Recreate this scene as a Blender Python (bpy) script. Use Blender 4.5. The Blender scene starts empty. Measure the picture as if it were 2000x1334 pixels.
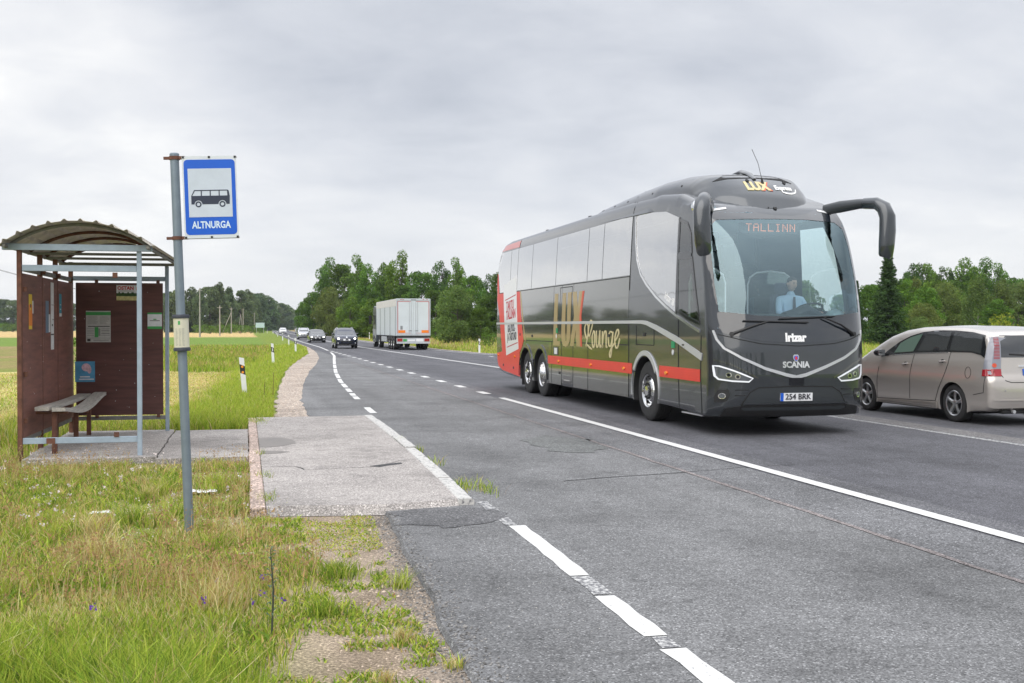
import bpy, bmesh, math, random
import numpy as np
from math import sin, cos, pi, radians, atan2, hypot
from mathutils import Vector, Matrix, noise as mnoise
from mathutils.bvhtree import BVHTree
from mathutils.geometry import delaunay_2d_cdt

random.seed(11)
SC = bpy.context.scene
COL = SC.collection

# ------------------------------------------------------------ camera
cam = bpy.data.cameras.new('camera')
camo = bpy.data.objects.new('camera', cam)
COL.objects.link(camo)
cam.sensor_width = 36.0
cam.lens = 36.0 * 2150 / 2000
cam.clip_start = 0.1
cam.clip_end = 9000
camo.location = (0, 0, 1.62)
camo.rotation_euler = (radians(90 - 0.7195), 0, radians(-13.5975))
SC.camera = camo

# ------------------------------------------------------------ world: overcast sky
SUN_EL, SUN_AZ = radians(42), radians(215)      # azimuth measured clockwise from +Y
w = bpy.data.worlds.new('World')
SC.world = w
w.use_nodes = True
nt = w.node_tree
nt.nodes.clear()


def nd(nt, typ, **kw):
    n = nt.nodes.new(typ)
    for k, v in kw.items():
        if k.startswith('i_'):
            key = k[2:]
            key = int(key) if key.isdigit() else key.replace('_', ' ')
            n.inputs[key].default_value = v
        else:
            setattr(n, k, v)
    return n


def ramp(nt, pts, interp='LINEAR'):
    n = nt.nodes.new('ShaderNodeValToRGB')
    cr = n.color_ramp
    cr.interpolation = interp
    while len(cr.elements) < len(pts):
        cr.elements.new(0.5)
    for e, (p, c) in zip(cr.elements, pts):
        e.position = p
        e.color = (c, c, c, 1) if isinstance(c, (int, float)) else (*c, 1)
    return n


def math_(nt, op, a, b=None, c=None, clamp=False):
    n = nt.nodes.new('ShaderNodeMath')
    n.operation = op
    n.use_clamp = clamp
    for i, v in enumerate((a, b, c)):
        if v is None:
            continue
        if isinstance(v, (int, float)):
            n.inputs[i].default_value = v
        else:
            nt.links.new(v, n.inputs[i])
    return n.outputs[0]


def mixc(nt, fac, a, b, typ='MIX'):
    n = nt.nodes.new('ShaderNodeMix')
    n.data_type = 'RGBA'
    n.blend_type = typ
    for i, v in ((0, fac), (6, a), (7, b)):
        if isinstance(v, (int, float)):
            n.inputs[i].default_value = v if i == 0 else (v, v, v, 1)
        elif isinstance(v, tuple):
            n.inputs[i].default_value = (*v, 1)
        else:
            nt.links.new(v, n.inputs[i])
    return n.outputs[2]


L = nt.links.new
out = nd(nt, 'ShaderNodeOutputWorld')
sky = nd(nt, 'ShaderNodeTexSky', sky_type='NISHITA', sun_disc=False, sun_elevation=SUN_EL, sun_rotation=SUN_AZ)
bg1 = nd(nt, 'ShaderNodeBackground', i_Strength=0.08)
L(sky.outputs[0], bg1.inputs[0])
tc = nd(nt, 'ShaderNodeTexCoord')
sep = nd(nt, 'ShaderNodeSeparateXYZ')
L(tc.outputs['Generated'], sep.inputs[0])
zc = math_(nt, 'MAXIMUM', sep.outputs[2], 0.0)
den = math_(nt, 'ADD', zc, 0.30)
px = math_(nt, 'DIVIDE', sep.outputs[0], den)
py = math_(nt, 'DIVIDE', sep.outputs[1], den)
comb = nd(nt, 'ShaderNodeCombineXYZ')
L(px, comb.inputs[0])
L(py, comb.inputs[1])
mp = nd(nt, 'ShaderNodeMapping')
mp.inputs['Rotation'].default_value = (0, 0, radians(25))
mp.inputs['Scale'].default_value = (1.2, 1.6, 1)
mp.inputs['Location'].default_value = (3.3, 1.1, 0)
L(comb.outputs[0], mp.inputs[0])
n1 = nd(nt, 'ShaderNodeTexNoise', i_Scale=0.9, i_Detail=7.0, i_Roughness=0.5, i_Distortion=0.35)
L(mp.outputs[0], n1.inputs['Vector'])
n2 = nd(nt, 'ShaderNodeTexNoise', i_Scale=3.4, i_Detail=8.0, i_Roughness=0.55, i_Distortion=0.3)
L(mp.outputs[0], n2.inputs['Vector'])


def blob(direction, inner, outer):
    d = Vector(direction).normalized()
    n = nd(nt, 'ShaderNodeVectorMath', operation='DOT_PRODUCT')
    L(tc.outputs['Generated'], n.inputs[0])
    n.inputs[1].default_value = d
    m = nd(nt, 'ShaderNodeMapRange', interpolation_type='SMOOTHSTEP')
    L(n.outputs['Value'], m.inputs[0])
    m.inputs[1].default_value = cos(radians(outer))
    m.inputs[2].default_value = cos(radians(inner))
    return m.outputs[0]


def dirpx(x, y):     # heading of a cloud bank, as azimuth from the road and elevation
    az, el = x, y
    return (sin(radians(az)) * cos(radians(el)), cos(radians(az)) * cos(radians(el)), sin(radians(el)))


v = math_(nt, 'MULTIPLY_ADD', n1.outputs[0], 1.0, 0.11)
v = math_(nt, 'ADD', v, math_(nt, 'MULTIPLY_ADD', n2.outputs[0], 0.50, -0.25))
v = math_(nt, 'SUBTRACT', v, math_(nt, 'MULTIPLY', blob(dirpx(-7, 18), 1, 20), 0.17))
v = math_(nt, 'SUBTRACT', v, math_(nt, 'MULTIPLY', blob(dirpx(5, 13.5), 0, 11), 0.04))
v = math_(nt, 'ADD', v, math_(nt, 'MULTIPLY', blob(dirpx(-11, 6.5), 0, 14), 0.27))
v = math_(nt, 'ADD', v, math_(nt, 'MULTIPLY', blob(dirpx(0, 5), 1, 9), 0.10))
cr = ramp(nt, [(0.10, (0.36, 0.39, 0.445)), (0.32, (0.49, 0.515, 0.57)), (0.52, (0.605, 0.625, 0.67)), (0.75, (0.72, 0.73, 0.755)), (1.0, (0.90, 0.895, 0.88)), ])
L(v, cr.inputs[0])
# the layer of cloud is brighter overhead than at the horizon
up = nd(nt, 'ShaderNodeMapRange', interpolation_type='SMOOTHSTEP')
L(sep.outputs[2], up.inputs[0])
up.inputs[1].default_value = 0.33
up.inputs[2].default_value = 0.95
up.inputs[3].default_value = 1.0
up.inputs[4].default_value = 2.6
hz = nd(nt, 'ShaderNodeMapRange', interpolation_type='SMOOTHSTEP')
L(sep.outputs[2], hz.inputs[0])
hz.inputs[1].default_value = 0.0
hz.inputs[2].default_value = 0.12
hz.inputs[3].default_value = 0.55
hz.inputs[4].default_value = 0.0
c1 = mixc(nt, hz.outputs[0], cr.outputs[0], (0.80, 0.805, 0.81))
bg2 = nd(nt, 'ShaderNodeBackground')
L(c1, bg2.inputs[0])
L(up.outputs[0], bg2.inputs[1])
ms = nd(nt, 'ShaderNodeMixShader', i_0=0.93)
L(bg1.outputs[0], ms.inputs[1])
L(bg2.outputs[0], ms.inputs[2])
L(ms.outputs[0], out.inputs[0])

# ------------------------------------------------------------ sun behind thin cloud, exposure
sl = bpy.data.lights.new('sun', 'SUN')
sl.energy = 1.6
sl.angle = radians(70)
sl.color = (1.0, 0.95, 0.88)
so = bpy.data.objects.new('sun', sl)
COL.objects.link(so)
sd = Vector((sin(SUN_AZ) * cos(SUN_EL), cos(SUN_AZ) * cos(SUN_EL), sin(SUN_EL)))
so.rotation_euler = (-sd).to_track_quat('-Z', 'Y').to_euler()
SC.view_settings.view_transform = 'Standard'
SC.view_settings.look = 'None'
SC.view_settings.exposure = 0.32
SC.view_settings.gamma = 1.0
SC.cycles.max_bounces = 8
SC.cycles.transparent_max_bounces = 16
SC.cycles.use_denoising = True


# ------------------------------------------------------------ materials
def mat(name, col, rough=0.5, metal=0.0, coat=0.0, ior=1.5, var=None, bump=None, attr=None, emit=None, spec=None, objvar=0.0):
    """var=(scale, amount[, stretch]) colour variation; bump=(scale, strength, distance)."""
    m = bpy.data.materials.new(name)
    m.use_nodes = True
    nt = m.node_tree
    b = nt.nodes['Principled BSDF']
    b.inputs['Base Color'].default_value = (*col, 1)
    b.inputs['Roughness'].default_value = rough
    b.inputs['Metallic'].default_value = metal
    b.inputs['IOR'].default_value = ior
    b.inputs['Coat Weight'].default_value = coat
    b.inputs['Coat Roughness'].default_value = 0.04
    if spec is not None:
        b.inputs['Specular IOR Level'].default_value = spec
    tc = nd(nt, 'ShaderNodeTexCoord')
    src = None
    if attr:
        a = nd(nt, 'ShaderNodeAttribute', attribute_name=attr)
        src = a.outputs['Color']
    if var:
        mpn = nd(nt, 'ShaderNodeMapping')
        if len(var) > 2:
            mpn.inputs['Scale'].default_value = var[2]
        nt.links.new(tc.outputs['Object'], mpn.inputs[0])
        n = nd(nt, 'ShaderNodeTexNoise', i_Scale=var[0], i_Detail=6.0, i_Roughness=0.6)
        nt.links.new(mpn.outputs[0], n.inputs['Vector'])
        r = ramp(nt, [(0.28, 1 - var[1]), (0.72, 1 + var[1])])
        nt.links.new(n.outputs[0], r.inputs[0])
        src = mixc(nt, 1.0, src if src is not None else tuple(col), r.outputs[0], 'MULTIPLY')
    if objvar:
        oi = nd(nt, 'ShaderNodeObjectInfo')
        r = ramp(nt, [(0, (1 - objvar, 1 - objvar * .6, 1 - objvar * .3)), (0.5, (1 + objvar * .3, 1, 1 - objvar)), (1, (1 - objvar * .5, 1 + objvar * .4, 1 - objvar))])
        nt.links.new(oi.outputs['Random'], r.inputs[0])
        src = mixc(nt, 1.0, src if src is not None else tuple(col), r.outputs[0], 'MULTIPLY')
    if src is not None:
        nt.links.new(src, b.inputs['Base Color'])
    if bump:
        n = nd(nt, 'ShaderNodeTexNoise', i_Scale=bump[0], i_Detail=3.0)
        nt.links.new(tc.outputs['Object'], n.inputs['Vector'])
        bn = nd(nt, 'ShaderNodeBump', i_Strength=bump[1], i_Distance=bump[2])
        nt.links.new(n.outputs[0], bn.inputs['Height'])
        nt.links.new(bn.outputs[0], b.inputs['Normal'])
    if emit:
        b.inputs['Emission Color'].default_value = (*emit[0], 1)
        b.inputs['Emission Strength'].default_value = emit[1]
    return m


def glass_mat(name, tint=(0.55, 0.62, 0.62), refl=1.0, minr=0.06, bump=False, gcol=(1, 1, 1)):
    m = bpy.data.materials.new(name)
    m.use_nodes = True
    nt = m.node_tree
    nt.nodes.clear()
    o = nd(nt, 'ShaderNodeOutputMaterial')
    tr = nd(nt, 'ShaderNodeBsdfTransparent')
    tr.inputs[0].default_value = (*tint, 1)
    gl = nd(nt, 'ShaderNodeBsdfGlossy', i_Roughness=0.01)
    gl.inputs[0].default_value = (*gcol, 1)
    fr = nd(nt, 'ShaderNodeFresnel', i_IOR=1.6)
    if bump:
        tc = nd(nt, 'ShaderNodeTexCoord')
        n = nd(nt, 'ShaderNodeTexNoise', i_Scale=0.8, i_Detail=3.0)
        nt.links.new(tc.outputs['Object'], n.inputs['Vector'])
        bn = nd(nt, 'ShaderNodeBump', i_Strength=0.35, i_Distance=0.02)
        nt.links.new(n.outputs[0], bn.inputs['Height'])
        nt.links.new(bn.outputs[0], gl.inputs['Normal'])
    f = math_(nt, 'MULTIPLY_ADD', fr.outputs[0], refl, minr, clamp=True)
    mx = nd(nt, 'ShaderNodeMixShader')
    nt.links.new(f, mx.inputs[0])
    nt.links.new(tr.outputs[0], mx.inputs[1])
    nt.links.new(gl.outputs[0], mx.inputs[2])
    nt.links.new(mx.outputs[0], o.inputs[0])
    return m


def leaf_mat(name, col, var=0.35, trans=0.35, objvar=0.12):
    m = bpy.data.materials.new(name)
    m.use_nodes = True
    nt = m.node_tree
    nt.nodes.clear()
    o = nd(nt, 'ShaderNodeOutputMaterial')
    a = nd(nt, 'ShaderNodeAttribute', attribute_name='Col')
    oi = nd(nt, 'ShaderNodeObjectInfo')
    r = ramp(nt, [(0, (1 - objvar, 1 - objvar * .5, 1)), (0.5, (1 + objvar, 1, 1 - objvar)), (1, (1 - objvar * .3, 1 + objvar * .5, 1 - objvar * .6))])
    nt.links.new(oi.outputs['Random'], r.inputs[0])
    c = mixc(nt, 1.0, tuple(col), a.outputs['Color'], 'MULTIPLY')
    c = mixc(nt, 1.0, c, r.outputs[0], 'MULTIPLY')
    d = nd(nt, 'ShaderNodeBsdfDiffuse')
    t = nd(nt, 'ShaderNodeBsdfTranslucent')
    nt.links.new(c, d.inputs[0])
    nt.links.new(c, t.inputs[0])
    mx = nd(nt, 'ShaderNodeMixShader', i_0=trans)
    nt.links.new(d.outputs[0], mx.inputs[1])
    nt.links.new(t.outputs[0], mx.inputs[2])
    nt.links.new(mx.outputs[0], o.inputs[0])
    return m


# ------------------------------------------------------------ object helpers
def tag(o, label=None, cat=None, group=None, kind=None):
    for k, v in (('label', label), ('category', cat), ('group', group), ('kind', kind)):
        if v:
            o[k] = v
    return o


def empty(name, loc=(0, 0, 0), rz=0.0, label=None, cat=None, group=None):
    o = bpy.data.objects.new(name, None)
    COL.objects.link(o)
    o.location = loc
    o.rotation_euler = (0, 0, rz)
    o.empty_display_size = 0.2
    return tag(o, label, cat, group)


def link(name, me, parent=None):
    o = bpy.data.objects.new(name, me)
    COL.objects.link(o)
    if parent is not None:
        o.parent = parent
    return o


def mesh_from(name, verts, faces, mats, midx=None, smooth=None):
    me = bpy.data.meshes.new(name)
    me.from_pydata([tuple(v) for v in verts], [], [tuple(f) for f in faces])
    for m in (mats if isinstance(mats, (list, tuple)) else [mats]):
        me.materials.append(m)
    if midx is not None:
        me.polygons.foreach_set('material_index', midx)
    if smooth is not None:
        me.shade_smooth()
        if smooth < 179:
            me.set_sharp_from_angle(angle=radians(smooth))
    me.update()
    return me


def copy_tree(o, parent=None, loc=None, rz=None, label=None):
    c = o.copy()
    COL.objects.link(c)
    if parent is not None:
        c.parent = parent
    if loc is not None:
        c.location = loc
    if rz is not None:
        c.rotation_euler = (0, 0, rz)
    if label:
        c['label'] = label
    for ch in list(o.children):
        copy_tree(ch, c)
    return c


class MB:
    def __init__(s):
        s.v = []
        s.f = []

    def add(s, vs, fs):
        n = len(s.v)
        s.v += [tuple(v) for v in vs]
        s.f += [tuple(i + n for i in f) for f in fs]
        return s

    def box(s, a, b, bev=0.0, mat=None):
        x0, y0, z0 = a
        x1, y1, z1 = b
        if bev:
            e = bev
            vs = []
            for (xa, ya, za) in ((x0, y0, z0), (x1, y0, z0), (x1, y1, z0), (x0, y1, z0), (x0, y0, z1), (x1, y0, z1), (x1, y1, z1), (x0, y1, z1)):
                sx = 1 if xa == x0 else -1
                sy = 1 if ya == y0 else -1
                sz = 1 if za == z0 else -1
                vs += [(xa + sx * e, ya + sy * e, za), (xa + sx * e, ya, za + sz * e), (xa, ya + sy * e, za + sz * e)]
            bm = bmesh.new()
            for q in vs:
                bm.verts.new(q)
            bmesh.ops.convex_hull(bm, input=bm.verts)
            bm.verts.index_update()
            vs = [q.co.copy() for q in bm.verts]
            fs = [[q.index for q in f.verts] for f in bm.faces]
            bm.free()
            if mat is not None:
                vs = [mat @ q for q in vs]
            return s.add(vs, fs)
        vs = [(x0, y0, z0), (x1, y0, z0), (x1, y1, z0), (x0, y1, z0), (x0, y0, z1), (x1, y0, z1), (x1, y1, z1), (x0, y1, z1)]
        if mat is not None:
            vs = [mat @ Vector(q) for q in vs]
        return s.add(vs, [(0, 3, 2, 1), (4, 5, 6, 7), (0, 1, 5, 4), (1, 2, 6, 5), (2, 3, 7, 6), (3, 0, 4, 7)])

    def tube(s, pts, r, n=10, cap=True, ell=None, upv=(0, 0, 1)):
        """pts polyline, r radius or list; ell=(a,b) multipliers across/along upv or list of them"""
        P = [Vector(p) for p in pts]
        m = len(P)
        R = r if isinstance(r, (list, tuple)) else [r] * m
        E = ell if isinstance(ell, list) else [ell or (1, 1)] * m
        vs = []
        upv = Vector(upv)
        for i, p in enumerate(P):
            t = (P[min(i + 1, m - 1)] - P[max(i - 1, 0)]).normalized()
            u = upv
            if abs(t.dot(u)) > 0.97:
                u = Vector((0, 1, 0)) if abs(t.y) < 0.9 else Vector((1, 0, 0))
            a = t.cross(u).normalized()
            b = a.cross(t).normalized()
            for k in range(n):
                an = 2 * pi * k / n
                vs.append(p + a * (cos(an) * R[i] * E[i][0]) + b * (sin(an) * R[i] * E[i][1]))
        fs = []
        for i in range(m - 1):
            for k in range(n):
                k2 = (k + 1) % n
                fs.append((i * n + k, i * n + k2, (i + 1) * n + k2, (i + 1) * n + k))
        if cap:
            fs.append(tuple(range(n - 1, -1, -1)))
            fs.append(tuple((m - 1) * n + k for k in range(n)))
        return s.add(vs, fs)

    def lathe(s, prof, c, axis='x', n=32, sgn=1):
        """prof [(r, a)] revolved round axis through c"""
        vs = []
        for r, a in prof:
            for k in range(n):
                an = 2 * pi * k / n
                q = (a * sgn, r * cos(an), r * sin(an))
                if axis == 'x':
                    p = q
                elif axis == 'y':
                    p = (q[1], q[0], q[2])
                else:
                    p = (q[1], q[2], q[0])
                vs.append((c[0] + p[0], c[1] + p[1], c[2] + p[2]))
        fs = []
        for i in range(len(prof) - 1):
            for k in range(n):
                k2 = (k + 1) % n
                fs.append((i * n + k, i * n + k2, (i + 1) * n + k2, (i + 1) * n + k))
        return s.add(vs, fs)

    def prism(s, poly, h0, h1, axis='z'):
        """2D polygon extruded; axis x: poly=(y,z); y: poly=(x,z); z: poly=(x,y)"""
        n = len(poly)

        def P(q, h):
            return (h, q[0], q[1]) if axis == 'x' else (q[0], h, q[1]) if axis == 'y' else (q[0], q[1], h)
        vs = [P(q, h0) for q in poly] + [P(q, h1) for q in poly]
        fs = [tuple(range(n - 1, -1, -1)), tuple(range(n, 2 * n))]
        fs += [(i, (i + 1) % n, n + (i + 1) % n, n + i) for i in range(n)]
        return s.add(vs, fs)

    def build(s, name, m, parent=None, smooth=None, recalc=True):
        me = mesh_from(name, s.v, s.f, m, smooth=None)
        if recalc:
            bm = bmesh.new()
            bm.from_mesh(me)
            bmesh.ops.recalc_face_normals(bm, faces=bm.faces)
            bm.to_mesh(me)
            bm.free()
        if smooth is not None:
            me.shade_smooth()
            if smooth < 179:
                me.set_sharp_from_angle(angle=radians(smooth))
        return link(name, me, parent)


def inside(p, poly):
    x, y = p
    c = False
    j = len(poly) - 1
    for i in range(len(poly)):
        xi, yi = poly[i]
        xj, yj = poly[j]
        if (yi > y) != (yj > y) and x < (xj - xi) * (y - yi) / (yj - yi) + xi:
            c = not c
        j = i
    return c


def densify(poly, ds, closed=True):
    o = []
    n = len(poly)
    for i in range(n if closed else n - 1):
        a, b = poly[i], poly[(i + 1) % n]
        k = max(1, int(math.ceil(hypot(b[0] - a[0], b[1] - a[1]) / ds)))
        for j in range(k):
            t = j / k
            o.append((a[0] + (b[0] - a[0]) * t, a[1] + (b[1] - a[1]) * t))
    if not closed:
        o.append(tuple(poly[-1]))
    return o


def cdt(outer, holes=(), sp=0.1):
    """fill a polygon (with holes) with small triangles"""
    vs, es = [], []
    for loop in [outer] + list(holes):
        b = len(vs)
        vs += [Vector(q) for q in loop]
        es += [(b + i, b + (i + 1) % len(loop)) for i in range(len(loop))]
    xs = [q[0] for q in outer]
    ys = [q[1] for q in outer]
    if sp:
        x0, x1, y0, y1 = min(xs), max(xs), min(ys), max(ys)
        bd = np.array([tuple(v) for v in vs])
        nx, ny = int((x1 - x0) / sp), int((y1 - y0) / sp)
        for i in range(1, nx + 1):
            for j in range(1, ny + 1):
                p = (x0 + (i - 0.5 + 0.25 * (j % 2)) * sp, y0 + (j - 0.5) * sp)
                if p[0] < x1 and inside(p, outer) and not any(inside(p, h) for h in holes):
                    if np.min((bd[:, 0] - p[0]) ** 2 + (bd[:, 1] - p[1]) ** 2) > (0.35 * sp) ** 2:
                        vs.append(Vector(p))
    V, _, F, *_ = delaunay_2d_cdt(vs, es, [], 0, 1e-6)
    fs = []
    for f in F:
        c = (sum(V[i][0] for i in f) / len(f), sum(V[i][1] for i in f) / len(f))
        if inside(c, outer) and not any(inside(c, h) for h in holes):
            fs.append(tuple(f))
    return [tuple(v) for v in V], fs


AX = {'L': (lambda a, b: Vector((-30, a, b)), Vector((1, 0, 0))), 'R': (lambda a, b: Vector((30, a, b)), Vector((-1, 0, 0))),
      'F': (lambda a, b: Vector((a, -40, b)), Vector((0, 1, 0))), 'B': (lambda a, b: Vector((a, 60, b)), Vector((0, -1, 0))),
      'T': (lambda a, b: Vector((a, b, 60)), Vector((0, 0, -1)))}


def project(v2, fs, axis, bvh, off=0.004, back=-0.004):
    """lay a flat pattern on a curved body"""
    o, d = AX[axis]
    P, B = [], []
    for a, b in v2:
        h, n, _, _ = bvh.ray_cast(o(a, b), d)
        if h is None:
            h, n, _, _ = bvh.find_nearest(o(a, b) + d * (30 if axis in 'LRT' else 40))
        if n.dot(d) > 0:
            n = -n
        P.append(h + n * off)
        B.append(h + n * back)
    F = []
    for f in fs:
        a, b, c = P[f[0]], P[f[1]], P[f[2]]
        F.append(tuple(f) if (b - a).cross(c - a).dot(d) < 0 else tuple(reversed(f)))
    cnt = {}
    for f in F:
        for i in range(len(f)):
            e = (f[i], f[(i + 1) % len(f)])
            cnt[e] = 1
    n = len(P)
    side = [(e[1], e[0], e[0] + n, e[1] + n) for e in cnt if (e[1], e[0]) not in cnt]
    return P + B, F, side


def patch(name, poly, axis, bvh, m, parent, off=0.004, sp=0.1, holes=(), ds=None, back=-0.004):
    ds = ds or sp or 1.0
    v2, fs = cdt(densify(poly, ds), [densify(h, ds) for h in holes], sp)
    V, F, S = project(v2, fs, axis, bvh, off, back)
    me = mesh_from(name, V, F + S, m, smooth=40)
    return link(name, me, parent)


def offset_path(path, wd, closed=False):
    n = len(path)
    Lp, Rp = [], []
    W = wd if isinstance(wd, (list, tuple)) else [wd] * n
    for i in range(n):
        a = path[(i - 1) % n] if (closed or i > 0) else path[i]
        b = path[(i + 1) % n] if (closed or i < n - 1) else path[i]
        dx, dy = b[0] - a[0], b[1] - a[1]
        l = hypot(dx, dy) or 1
        nx, ny = -dy / l, dx / l
        Lp.append((path[i][0] + nx * W[i] / 2, path[i][1] + ny * W[i] / 2))
        Rp.append((path[i][0] - nx * W[i] / 2, path[i][1] - ny * W[i] / 2))
    return Lp, Rp


def ribbon2(path, wd, closed=False):
    """2D strip mesh along a path"""
    Lp, Rp = offset_path(path, wd, closed)
    n = len(path)
    vs = Lp + Rp
    fs = []
    for i in range(n if closed else n - 1):
        j = (i + 1) % n
        fs.append((i, j, n + j, n + i))
    return vs, fs


def strip(name, paths, wd, axis, bvh, m, parent, off=0.005, ds=0.12, closed=False, back=-0.003):
    """one or several ribbons laid on a body, one mesh"""
    if isinstance(paths[0][0], (int, float)):
        paths = [paths]
    V, F = [], []
    for p in paths:
        W = wd
        if isinstance(wd, (list, tuple)):
            q, W = [], []
            for i in range(len(p) - 1):
                k = max(1, int(hypot(p[i + 1][0] - p[i][0], p[i + 1][1] - p[i][1]) / ds))
                for j in range(k):
                    t = j / k
                    q.append((p[i][0] + (p[i + 1][0] - p[i][0]) * t, p[i][1] + (p[i + 1][1] - p[i][1]) * t))
                    W.append(wd[i] + (wd[i + 1] - wd[i]) * t)
            q.append(p[-1])
            W.append(wd[-1])
        else:
            q = densify(p, ds, closed)
        v2, fs = ribbon2(q, W, closed)
        P, Fa, S = project(v2, fs, axis, bvh, off, back)
        n = len(V)
        V += P
        F += [tuple(i + n for i in f) for f in Fa + S]
    me = mesh_from(name, V, F, m, smooth=40)
    return link(name, me, parent)


_txt = {}


def text2d(s, size, bold=0.0, align='CENTER', sx=1.0, shear=0.0, space=1.0):
    key = (s, size, bold, align, sx, shear, space)
    if key in _txt:
        return _txt[key]
    c = bpy.data.curves.new('t', 'FONT')
    c.body = s
    c.size = size
    c.align_x = align
    c.align_y = 'CENTER'
    c.offset = bold
    c.shear = shear
    c.space_character = space
    c.resolution_u = 3
    o = bpy.data.objects.new('t', c)
    COL.objects.link(o)
    dg = bpy.context.evaluated_depsgraph_get()
    me = bpy.data.meshes.new_from_object(o.evaluated_get(dg))
    vs = [(v.co.x * sx, v.co.y) for v in me.vertices]
    fs = [tuple(p.vertices) for p in me.polygons]
    bpy.data.objects.remove(o)
    bpy.data.curves.remove(c)
    bpy.data.meshes.remove(me)
    _txt[key] = (vs, fs)
    return vs, fs


def text_on(name, s, size, at, axis, bvh, m, parent, off=0.006, rot=0.0, **kw):
    vs, fs = text2d(s, size, **kw)
    sg = {'L': -1, 'R': 1, 'F': 1, 'B': -1, 'T': 1}[axis]
    cr_, sr_ = cos(rot), sin(rot)
    v2 = [(at[0] + sg * (x * cr_ - y * sr_), at[1] + x * sr_ + y * cr_) for x, y in vs]
    V, F, S = project(v2, fs, axis, bvh, off, 0.0)
    return link(name, mesh_from(name, V, F + S, m), parent)


def disc(cx, cy, r, n=20, ry=None):
    ry = ry or r
    return [(cx + r * cos(2 * pi * k / n), cy + ry * sin(2 * pi * k / n)) for k in range(n)]


def shell(sil, W, R, rfun, warp, ds=0.08, dx=0.12, spcap=0.12, holesL=(), holesR=(), nr=5, mask=None, archflag=None, capwarp=None):
    """A vehicle body: a side silhouette (y, z) carried across the width, its edges rounded by R,
    then warped (tumblehome, curved front). Returns verts, faces, material index, and a BVH of the uncut body."""
    # orient clockwise seen so that inward normal is consistent
    area = sum(sil[i][0] * sil[(i + 1) % len(sil)][1] - sil[(i + 1) % len(sil)][0] * sil[i][1] for i in range(len(sil)))
    if area < 0:
        sil = sil[::-1]
    pts = densify(sil, ds)
    n = len(pts)
    rr = [rfun(*p) for p in pts]
    for _ in range(3):
        rr = [0 if rr[i] == 0 else (rr[i - 1] + 2 * rr[i] + rr[(i + 1) % n]) / 4 for i in range(n)]
    nm = []
    for i in range(n):
        a, b = pts[i - 1], pts[(i + 1) % n]
        t = (b[0] - a[0], b[1] - a[1])
        l = hypot(*t) or 1
        nm.append((-t[1] / l, t[0] / l))
    for _ in range(2):
        nm = [tuple((nm[i - 1][k] + nm[i][k] + nm[(i + 1) % n][k]) / 3 for k in (0, 1)) for i in range(n)]
    rows = []
    for k in range(nr, 0, -1):
        a = pi / 2 * k / nr
        rows.append((-(W - R + R * sin(a)), 1 - cos(a)))
    m = max(2, int(2 * (W - R) / dx))
    for k in range(m + 1):
        rows.append((-(W - R) + 2 * (W - R) * k / m, 0))
    for k in range(1, nr + 1):
        a = pi / 2 * k / nr
        rows.append((W - R + R * sin(a), 1 - cos(a)))
    V = []
    for x, d in rows:
        for i, (y, z) in enumerate(pts):
            V.append((x, y + nm[i][0] * rr[i] * d, z + nm[i][1] * rr[i] * d))
    F, MI = [], []
    for r in range(len(rows) - 1):
        for i in range(n):
            j = (i + 1) % n
            F.append((r * n + i, r * n + j, (r + 1) * n + j, (r + 1) * n + i))
            MI.append(1 if (archflag and archflag(*pts[i]) and archflag(*pts[j])) else 0)
    capf = {}
    for side, r, holes in (('L', 0, holesL), ('R', len(rows) - 1, holesR)):
        loop = [(V[r * n + i][1], V[r * n + i][2]) for i in range(n)]
        for tagk, hl in (('full', []), ('cut', [densify(h, spcap) for h in holes])):
            if tagk == 'cut' and not holes:
                continue
            v2, fs = cdt(loop, hl, spcap)
            b = len(V)
            V += [(rows[r][0], q[0], q[1]) for q in v2]
            ff = []
            for f in fs:
                f = tuple(i + b for i in f)
                a_, b_, c_ = (Vector(V[f[0]]), Vector(V[f[1]]), Vector(V[f[2]]))
                nx = (b_ - a_).cross(c_ - a_).x
                ff.append(f if (nx < 0) == (side == 'L') else f[::-1])
            capf[side + tagk] = ff
    VW = [warp(*v) for v in V]
    full = F + capf['Lfull'] + capf['Rfull']
    bvh = BVHTree.FromPolygons([Vector(v) for v in VW], full)
    keepF, keepM = [], []
    for f, mi in zip(F, MI):
        if mask:
            c = [sum(VW[i][k] for i in f) / len(f) for k in range(3)]
            if mask(*c):
                continue
        keepF.append(f)
        keepM.append(mi)
    for s_ in 'LR':
        ff = capf.get(s_ + 'cut', capf[s_ + 'full'])
        keepF += ff
        keepM += [0] * len(ff)
    return VW, keepF, keepM, bvh


def shell_obj(name, data, mats, parent, smooth=32):
    V, F, MI, bvh = data
    me = bpy.data.meshes.new(name)
    bm = bmesh.new()
    bv = [bm.verts.new(v) for v in V]
    for f, mi in zip(F, MI):
        try:
            q = bm.faces.new([bv[i] for i in f])
            q.material_index = mi
        except ValueError:
            pass
    loose = [v for v in bm.verts if not v.link_faces]
    bmesh.ops.delete(bm, geom=loose, context='VERTS')
    bmesh.ops.remove_doubles(bm, verts=bm.verts, dist=0.0004)
    bmesh.ops.recalc_face_normals(bm, faces=bm.faces)
    bm.to_mesh(me)
    bm.free()
    for m in mats:
        me.materials.append(m)
    me.shade_smooth()
    me.set_sharp_from_angle(angle=radians(smooth))
    return link(name, me, parent)


def arch_pts(cy, cz, R, zb, n=18, rev=False):
    """points of a wheel opening from its front foot to its rear foot (y rising)"""
    a0 = math.asin(max(-1, min(1, (zb - cz) / R)))
    o = []
    for k in range(n + 1):
        a = (pi - a0) + (a0 - (pi - a0)) * k / n
        o.append((cy + R * cos(a), cz + R * sin(a)))
    return o[::-1] if rev else o
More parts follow.
